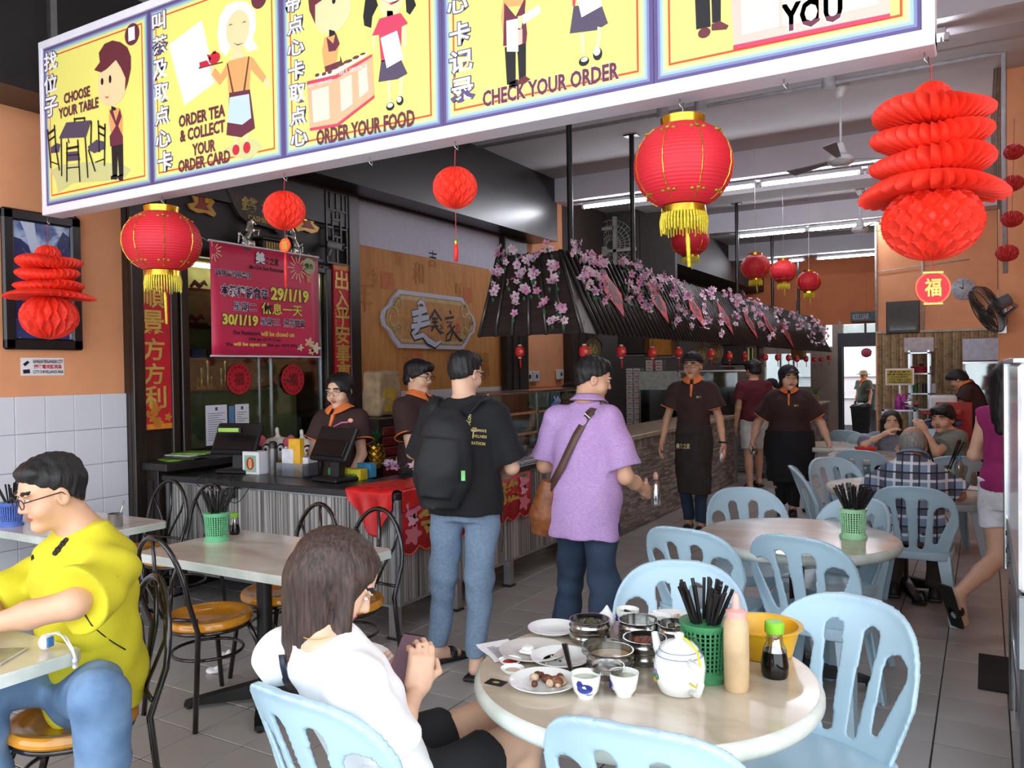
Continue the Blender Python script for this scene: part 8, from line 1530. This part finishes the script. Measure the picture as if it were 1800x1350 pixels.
MB().cyl(A@Vector((0,0,-.08)),A@Vector((0,0,-.21)),.065,.055,18).obj('motor',M('fan_grey','6b6a6c',.5),t,40);MB().cyl(A@Vector((0,0,.02)),A@Vector((0,0,.06)),.035,.03,16).obj('hub',M('fan_dark'),t,40)
e_=Vector((cx+.03,8.50,float(c[2])-.06))-Vector(c.tolist());MB().tube([A@Vector((0,0,-.18)),A@Vector((0,0,-.20))+Vector((.06,.02,-.06)),e_],.02,8).box(tuple(e_+Vector((-.03,-.03,-.14))),tuple(e_+Vector((.03,.0,.10)))).obj('bracket',ALU,t)
c=onY(1076,432,12.55);t=thing('exhaust_fan','large grey exhaust fan with wire guard over the kitchen','fan',(c[0],12.55,c[2]));s_=proj(c)[2]/F;r=44*s_;FG=M('fan_steel','9a968f',.5)
MB().box((-r*1.15,.0,-r*1.1),(r*1.15,.04,r*1.1)).obj('back_plate',M('plate_dark','3a3733',.6),t);g=MB()
for k in range(32):an=2*pi*k/32;g.tube([(r*.2*cos(an),-.06,r*.2*sin(an)),(r*cos(an),-.03,r*sin(an))],.006,4)
for f in(.2,.4,.6,.8,1):g.tube([(r*f*cos(an),-.05,r*f*sin(an))for an in np.linspace(0,2*pi,33)[:-1]],.006,4,True)
g.obj('wire_guard',FG,t)['kind']='stuff'
for x in(-.62,.22):MB().box((r*x-.03,-.12,-r*1.05),(r*x+.03,-.06,r*1.1)).obj('strut',FG,t)
for z in(.65,-.25):MB().box((-r*.6,-.12,r*z-.025),(r*(.2 if z>0 else 1.1),-.06,r*z+.025)).obj('strut',FG,t)
MB().cyl((-r*.25,-.13,-r*.25),(-r*.25,0,-r*.25),r*.2,r*.2,18).obj('motor',FG,t,40)
y=11.7;a,b=xz(1122,653,y),xz(1198,653,y);t=thing('steel_cabinet','stainless glass-fronted warming cabinet behind the stone counter','cabinet',((a[0]+b[0])/2,y,0));bx('top_box',(a[0],y,1.30),(b[0],y+.5,a[1]),M('steel_pale','c9d2cc',.25,.6),t);bx('carcass',(a[0],y+.06,0),(b[0],y+.5,1.3),M('cab_dark','2c3330',.4),t)
for x in(a[0],b[0]-.04):bx('post',(x,y,0),(x+.04,y+.06,1.3),STL,t)
for k in range(5):bx('shelf',(a[0]+.04,y,.30+.2*k),(b[0]-.04,y+.06,.32+.2*k),STL,t,0)
bx('pane',(a[0]+.04,y-.004,.2),(b[0]-.04,y,1.3),GLS2,t,0)
CW=M('carton_white','cfc6c8',.7);CL=M('carton_label','b98a3c',.7)
for j,(u,n,z0)in enumerate(((1106,12,.62),(1119,12,.62),(1141,2,a[1]+.005),(1158,2,a[1]+.005))):
 yc=11.95 if j<2 else y+.1;x=xz(u,650,yc)[0]
 for k in range(n):
  t=thing('white_carton',('left','right','third','fourth')[j]+' column of white cartons, number %s from the bottom'%'one two three four five six seven eight nine ten eleven twelve'.split()[k],'box',(x,yc,z0+.085*k),0,'white cartons with tan labels in the kitchen');MB().box((-.055,0,0),(.055,.2,.08),ch=.004).obj('carton',CW,t);MB().box((-.03,-.003,.028),(.03,0,.052)).obj('label',CL,t)
t=thing('carton_stand','dark stand under the white cartons','stand',(x,12.05,0));q0,q1=xz(1100,650,11.95)[0],xz(1125,650,11.95)[0];bx('body',(q0-.02,11.93,0),(q1+.02,12.2,.615),BLP,t)
for(u0,v0,u1,v1,y,m,lb,nm)in((1085,588,1132,623,12.2,M('hood_dark','3c3836',.3,.5),'dark steel range hood left, under the canopy','range_hood'),(1135,592,1181,626,12.45,M('wall_glow_amber','c98a3e',.35,.5),'amber box for the warm-lit kitchen wall, the light painted into its colour','lit_wall_box'),(1268,606,1334,641,13.0,M('hood_dark'),'wide dark hood behind the carved wooden slabs','range_hood'),(1390,612,1412,630,17.4,M('wall_glow_amber2','d9a55c',.5),'small orange awning by the bright kitchen window','awning')):  # amber box: warm light on the kitchen wall put into its colour
 a,b=xz(u0,v0,y),xz(u1,v1,y);t=thing(nm,lb,'hood',((a[0]+b[0])/2,y,b[1]));bx('shell',(a[0],y,b[1]),(b[0],y+.35,a[1]),m,t,.02);bx('lip',(a[0]-.02,y-.03,b[1]-.03),(b[0]+.02,y+.35,b[1]),STD,t);MB().box((-.03,.1,a[1]-b[1]),(.03,.16,1.2)).obj('hanger',BLM,t)
SLB=M('slab_wood','7d6848',.55,var=.25,scale=12,bump=.4);
for(u,v,ru,rv,y,lb)in((1043,613,16,20,8.0,'nearest hanging round wooden slab with gold characters'),(1234,624,12,19,10.3,'left one of two wooden slabs above the capped waiter'),(1260,620,11,18,10.8,'right one of two wooden slabs above the capped waiter')):
 c=onY(u,v,y);s_=proj(c)[2]/F;t=thing('wooden_slab_sign',lb,'sign',c,0,'carved wooden slab signs');f_=frame((0,0,0),(1,0,.0),(0,0,1));MB().prism([(ru*s_*cos(an)*(1+.05*sin(3*an)),rv*s_*sin(an)*(1+.04*cos(4*an)))for an in np.linspace(0,2*pi,29)[:-1]],f_,-.02,.02).obj('slab',SLB,t);g=MB();write(g,'点心',f_,0,0,ru*s_*1.1,rv*s_*.9,.022,.02);g.obj('lettering',GOLD,t);MB().tube([(0,0,rv*s_*.9),(0,0,1.96-float(c[2])+.2)],.004,4).obj('cord',BLP,t)
y=11.52;a=xz(1190,651,y);b=xz(1333,653,y);t=thing('pass_frame','steel serving frame spanning behind the waiter','frame',(b[0],y,0));bx('rail',(a[0],y,a[1]-.03),(b[0],y+.04,a[1]),STL,t);bx('post',(b[0]-.03,y,0),(b[0],y+.03,a[1]),STL,t);bx('post',(a[0],y,0),(a[0]+.03,y+.03,a[1]),STL,t);bx('shelf_pane',(a[0],y+.03,a[1]-.5),(b[0]-.3,y+.035,a[1]-.04),GLS2,t,0)
c=xz(1320,655,11.5);small('tall_glass_vase',MB().box((-.06,-.04,0),(.06,.04,.32),ch=.006).box((-.04,-.045,.02),(-.02,-.04,.3),1).box((.02,-.045,.02),(.035,-.04,.3),1),[pane_mat('vase_pane','e6ead8',.5),M('bamboo_green','a8b46a',.6)],'tall pale glass box on the steel serving frame','vase',(c[0],11.54,a[1]))
for k,(u,v)in enumerate(((1406,688),(1416,687),(1427,687),(1438,687))):c=xz(u,v,14.6+.6*k);small('foam_box',MB().lathe([(.11,0),(.12,.03),(.09,.08),(0,.09)],14),WHP,('leftmost','second','third','rightmost')[k]+' pale dome cover on the far stone counter','cover',(-3.0,13.8+.7*k,.93+.16));
t=thing('cover_shelf','low wire shelf under the pale covers on the far counter','shelf',(-3.0,14.9,.93));bx('shelf',(-3.15,13.6,1.07),(-2.86,16.1,1.088),STD,t,0);
for yy in(13.65,16.0):bx('support',(-3.02,yy,.93),(-2.98,yy+.03,1.07),STD,t,0)
boxy('green_basket',(-2.95,16.5,.93),(.22,.3,.14),M('basket_olive','8f9a3a',.6),'olive green plastic basket on the far counter','basket')
t=thing('potted_plant','small leafy plant on the end of the far counter','plant',(-2.92,16.95,.93));MB().lathe([(.05,0),(.07,.1),(0,.1)],14).obj('pot',M('pot_pale','b8a898',.6),t,40)
for k in range(14):an=2.4*k;MB().tube([(0,0,.1),(.06*cos(an),.06*sin(an),.24),(.16*cos(an),.16*sin(an),.24+.05*(k%3))],[.008,.014,.002],4,flat=.3).obj('leaf',GRN,t)
t=thing('black_bin','tall black bin with a liner beside the back doorway','bin',(-2.36,19.2,0));MB().lathe([(.20,0),(.27,.70),(.29,.70),(.29,.74),(.26,.74),(.19,.03),(0,.03)],4,ax=Matrix.Rotation(rad(45),3,'Z')).obj('bin',BLP,t);S=SDF(.014);S.ell((0,0,.74),(.22,.22,.06),0);S.fold(.02,(22,20,30),3);S.obj('contents',M('bin_bag','5a5a60',.25,var=.3),t)
small('steel_drum',MB().lathe([(0,0),(.36,0),(.36,.5),(.365,.51),(.36,.52),(.36,1.16),(.34,1.17),(0,1.17)],28),STD,'tall steel drum outside the back doorway','drum',(-2.36,22.3,0),smooth=40)
y=13.5;a,b=xz(1596,622,y),xz(1634,622,y);t=thing('wire_rack','steel rack with pots and bottles before the bamboo wall','rack',((a[0]+b[0])/2,y,0))
for x in(a[0],b[0]-.03):
 for yy in(y,y+.4):bx('post',(x,yy,0),(x+.03,yy+.03,a[1]+.05),STL,t,0)
shz=[.45,.95,1.18,1.48,a[1]]
for z in shz:bx('shelf',(a[0],y,z),(b[0],y+.43,z+.02),STL,t,0)
small('brown_carton',MB().box((-.20,0,0),(.20,.3,.22),ch=.006),CW,'pale carton standing on top of the steel rack','box',((a[0]+b[0])/2,y+.05,a[1]+.022))
small('red_pot',MB().lathe([(0,0),(.12,0),(.14,.10),(.13,.10),(.0,.02)],18),M('pot_red','8f1c22',.4),'dark red pot on the upper rack shelf','pot',(a[0]+.16,y+.18,1.502));small('steel_kettle',MB().lathe([(0,0),(.08,0),(.09,.06),(.05,.12),(.01,.14),(.0,.15)],18),STL,'steel kettle on the upper rack shelf','kettle',(b[0]-.12,y+.18,1.502))
for k in range(3):small('shelf_jar',MB().cyl((0,0,0),(0,0,.14),.035,.035,12),[GRN,M('jar_dark','2c2c2e',.4),WPL][k],('green','dark','white')[k]+' jar on the middle shelf of the steel rack','jar',(a[0]+.09+.12*k,y+.15,1.202))
y=12.3;a,b=xz(1556,648,y),xz(1607,677,y);t=thing('notice_stand','yellow PLEASE BRING YOUR TABLE CARD notice on a thin stand','notice',((a[0]+b[0])/2,y,0));bx('frame',(a[0],y,b[1]),(b[0],y+.03,a[1]),WHP,t);bx('yellow_card',(a[0]+.02,y-.003,b[1]+.02),(b[0]-.02,y,a[1]-.02),M('card_yellow','c9b44a',.6),t,0);bx('pole',((a[0]+b[0])/2-.01,y+.01,0),((a[0]+b[0])/2+.01,y+.03,b[1]),ALU,t,0);bx('foot',(a[0],y-.12,0),(b[0],y+.15,.02),BLP,t);f_=frame((0,y-.003,0),(1,0,0),(0,0,1));xm,h=(a[0]+b[0])/2,a[1]-b[1]
g=MB()
for k,(tx,w_)in enumerate((('请各位贵客',.8),('带桌卡取点心',.85),('PLEASE BRING',.6),('YOUR TABLE CARD',.8),('WHEN ORDERING',.8))):write(g,tx,f_,xm,a[1]-h*(.2+.155*k),(b[0]-a[0])*w_*.95,h*.105,.002,.02)
W(g,'lettering',BKP,t)
y=11.6;q0,q1=xz(1550,720,y),xz(1610,720,y);t=thing('steel_trolley','small steel trolley frame with bottles behind the seated woman','trolley',((q0[0]+q1[0])/2,y,0));zt_=q0[1]
for x in(q0[0],q1[0]-.03):
 for yy in(y,y+.35):bx('post',(x,yy,0),(x+.03,yy+.03,zt_),STL,t,0)
bx('shelf',(q0[0],y,zt_-.02),(q1[0],y+.38,zt_),STL,t,0);bx('shelf',(q0[0],y,.3),(q1[0],y+.38,.32),STL,t,0)
for k,u in enumerate((1578,1588)):small('magenta_bottle',MB().lathe([(0,0),(.045,0),(.05,.02),(.05,.13),(.02,.17),(.02,.2),(0,.2)],14),M('magenta_plastic','a8308f',.35),('left','right')[k]+' magenta bottle on the steel trolley','bottle',(xz(u,700,y)[0],y+.15,zt_),smooth=40)
small('clear_bag',MB().ball((0,0,.07),(.12,.1,.07),14,8),pane_mat('bag_pane','d0d0d4',.45),'bulging clear plastic bag on the steel trolley','bag',(xz(1603,700,y)[0]-.03,y+.15,zt_),smooth=True)
y=11.3;q0,q1=xz(1620,700,y)[0],xz(1690,700,y)[0];RC_=M('crate_red','a8261e',.45);BC_=M('crate_blue','28356a',.45)
for k in range(6):t=thing('stacked_tray',('lowest','second','third','fourth','fifth','topmost')[k]+' tray of the red and blue stack behind the young man in grey','tray',((q0+q1)/2,y+.25,.35+.13*k),.02*(-1)**k,'red and blue stacked trays');w_=(q1-q0)/2;MB().box((-w_,-.25,0),(w_,.25,.05),ch=.01).obj('tray',BC_ if k in(1,3,4)else RC_,t);MB().bar((-w_,-.255,.05),(w_*.3,-.255,.125),.012,.012).obj('folded_leg',STD,t)
for k in range(5):boxy('tray_spacer',((q0+q1)/2,y+.25,.40+.13*k),(.3,.3,.078),BLP,'dark spacer %s between the stacked trays'%('one','two','three','four','five')[k],'spacer','spacers in the tray stack',0)
boxy('tray_plinth',((q0+q1)/2,y+.25,0),(.5,.4,.35),BLP,'dark low plinth under the red and blue trays','stand')
boxy('red_crate',(xz(1676,690,11.95)[0],12.15,0),(.42,.3,1.12),RC_,'tall red crate stack beside the bending staff member','crate');boxy('white_tub',(xz(1658,690,12.6)[0],12.6,0),(.34,.34,1.2),WPL,'white plastic tub stack behind the red crates','tub',ch=.03)
y=13.4;a,b=xz(1692,596,y),xz(1764,640,y);t=thing('display_fridge','open-fronted white display fridge by the bamboo wall','fridge',((a[0]+b[0])/2,y,0));x0,x1=a[0],b[0]+.25;bx('header',(x0,y-.05,a[1]-.32),(x1,y+.7,a[1]),M('fridge_header','b9bfd2',.3),t,.01);bx('side_wall',(x0,y,0),(x0+.05,y+.7,a[1]-.32),WPL,t);bx('side_wall',(x1-.05,y,0),(x1,y+.7,a[1]-.32),WPL,t);bx('back_wall',(x0,y+.65,0),(x1,y+.7,a[1]-.32),M('fridge_in','50585e',.5),t);bx('base',(x0,y,0),(x1,y+.7,.3),WPL,t)
for z in(.6,.95,1.3):bx('shelf',(x0+.05,y+.1,z),(x1-.05,y+.65,z+.015),STL,t,0)
bx('door_pane',(x0+.03,y-.01,.3),(x1,y,a[1]-.34),GLS2,t,0);bx('rail',(x0,y-.06,a[1]-.36),(x1,y-.04,a[1]-.33),STL,t,0)
for k in range(8):small('drink_bottle',MB().lathe([(0,0),(.035,0),(.038,.16),(.015,.22),(.015,.25),(0,.25)],12),[M('btl_dark','2d3a34',.3),M('btl_grey','6f7a80',.3),M('btl_pale','b5bcc0',.3)][k%3],('leftmost','second','third','fourth','fifth','sixth','seventh','rightmost')[k]+' bottle on the upper fridge shelf','bottle',(x0+.12+.10*k*(x1-x0-.25)/.8,y+.3,1.317),'bottles in the display fridge',40)
t=thing('steel_steamer_cabinet','tall white and stainless steamer cabinet cut by the right edge','cabinet',(.4,3.7,0));WG=M('white_enamel','f4f4f6',.15,coat=.5);bx('upper_body',(.085,2.9,.92),(.75,4.46,1.62),WG,t,.01);bx('steel_edge',(.07,4.40,.66),(.10,4.49,1.63),STL,t);bx('control_panel',(.08,2.9,.68),(.75,4.46,.91),STL,t,.006);bx('top_rail',(.07,2.9,1.62),(.76,4.49,1.64),STL,t)
for yy in(4.3,4.0,3.7):
 for z in(.85,.77):W(MB().cyl((.076,yy,z),(.082,yy,z),.012,.012,12),'vent_hole',BLP,t)
bx('lower_shelf',(.10,2.9,.30),(.75,4.44,.33),STL,t)
for x,yy in((.11,4.42),(.70,4.42),(.11,2.95)):W(MB().cyl((x,yy,0),(x,yy,.68),.022,.022,12),'leg',STL,t,40)
small('floor_mat',MB().box((0,0,0),(.55,.56,.008),ch=.002),M('mat_black','1c1a19',.9,bump=.5,bscale=80),'black rubber mat on the tiles at the right','mat',(-.04,4.62,.001))
small('black_sandal',MB().box((-.045,-.12,0),(.045,.12,.02),ch=.01).tube([(-.045,.0,.015),(-.02,.02,.06),(.02,.02,.06),(.045,.0,.015)],.012,6),M('slide_black'),'black sandal lying under the chair of the old man','sandal',tuple(onZ(1617,1057,0)),smooth=40)
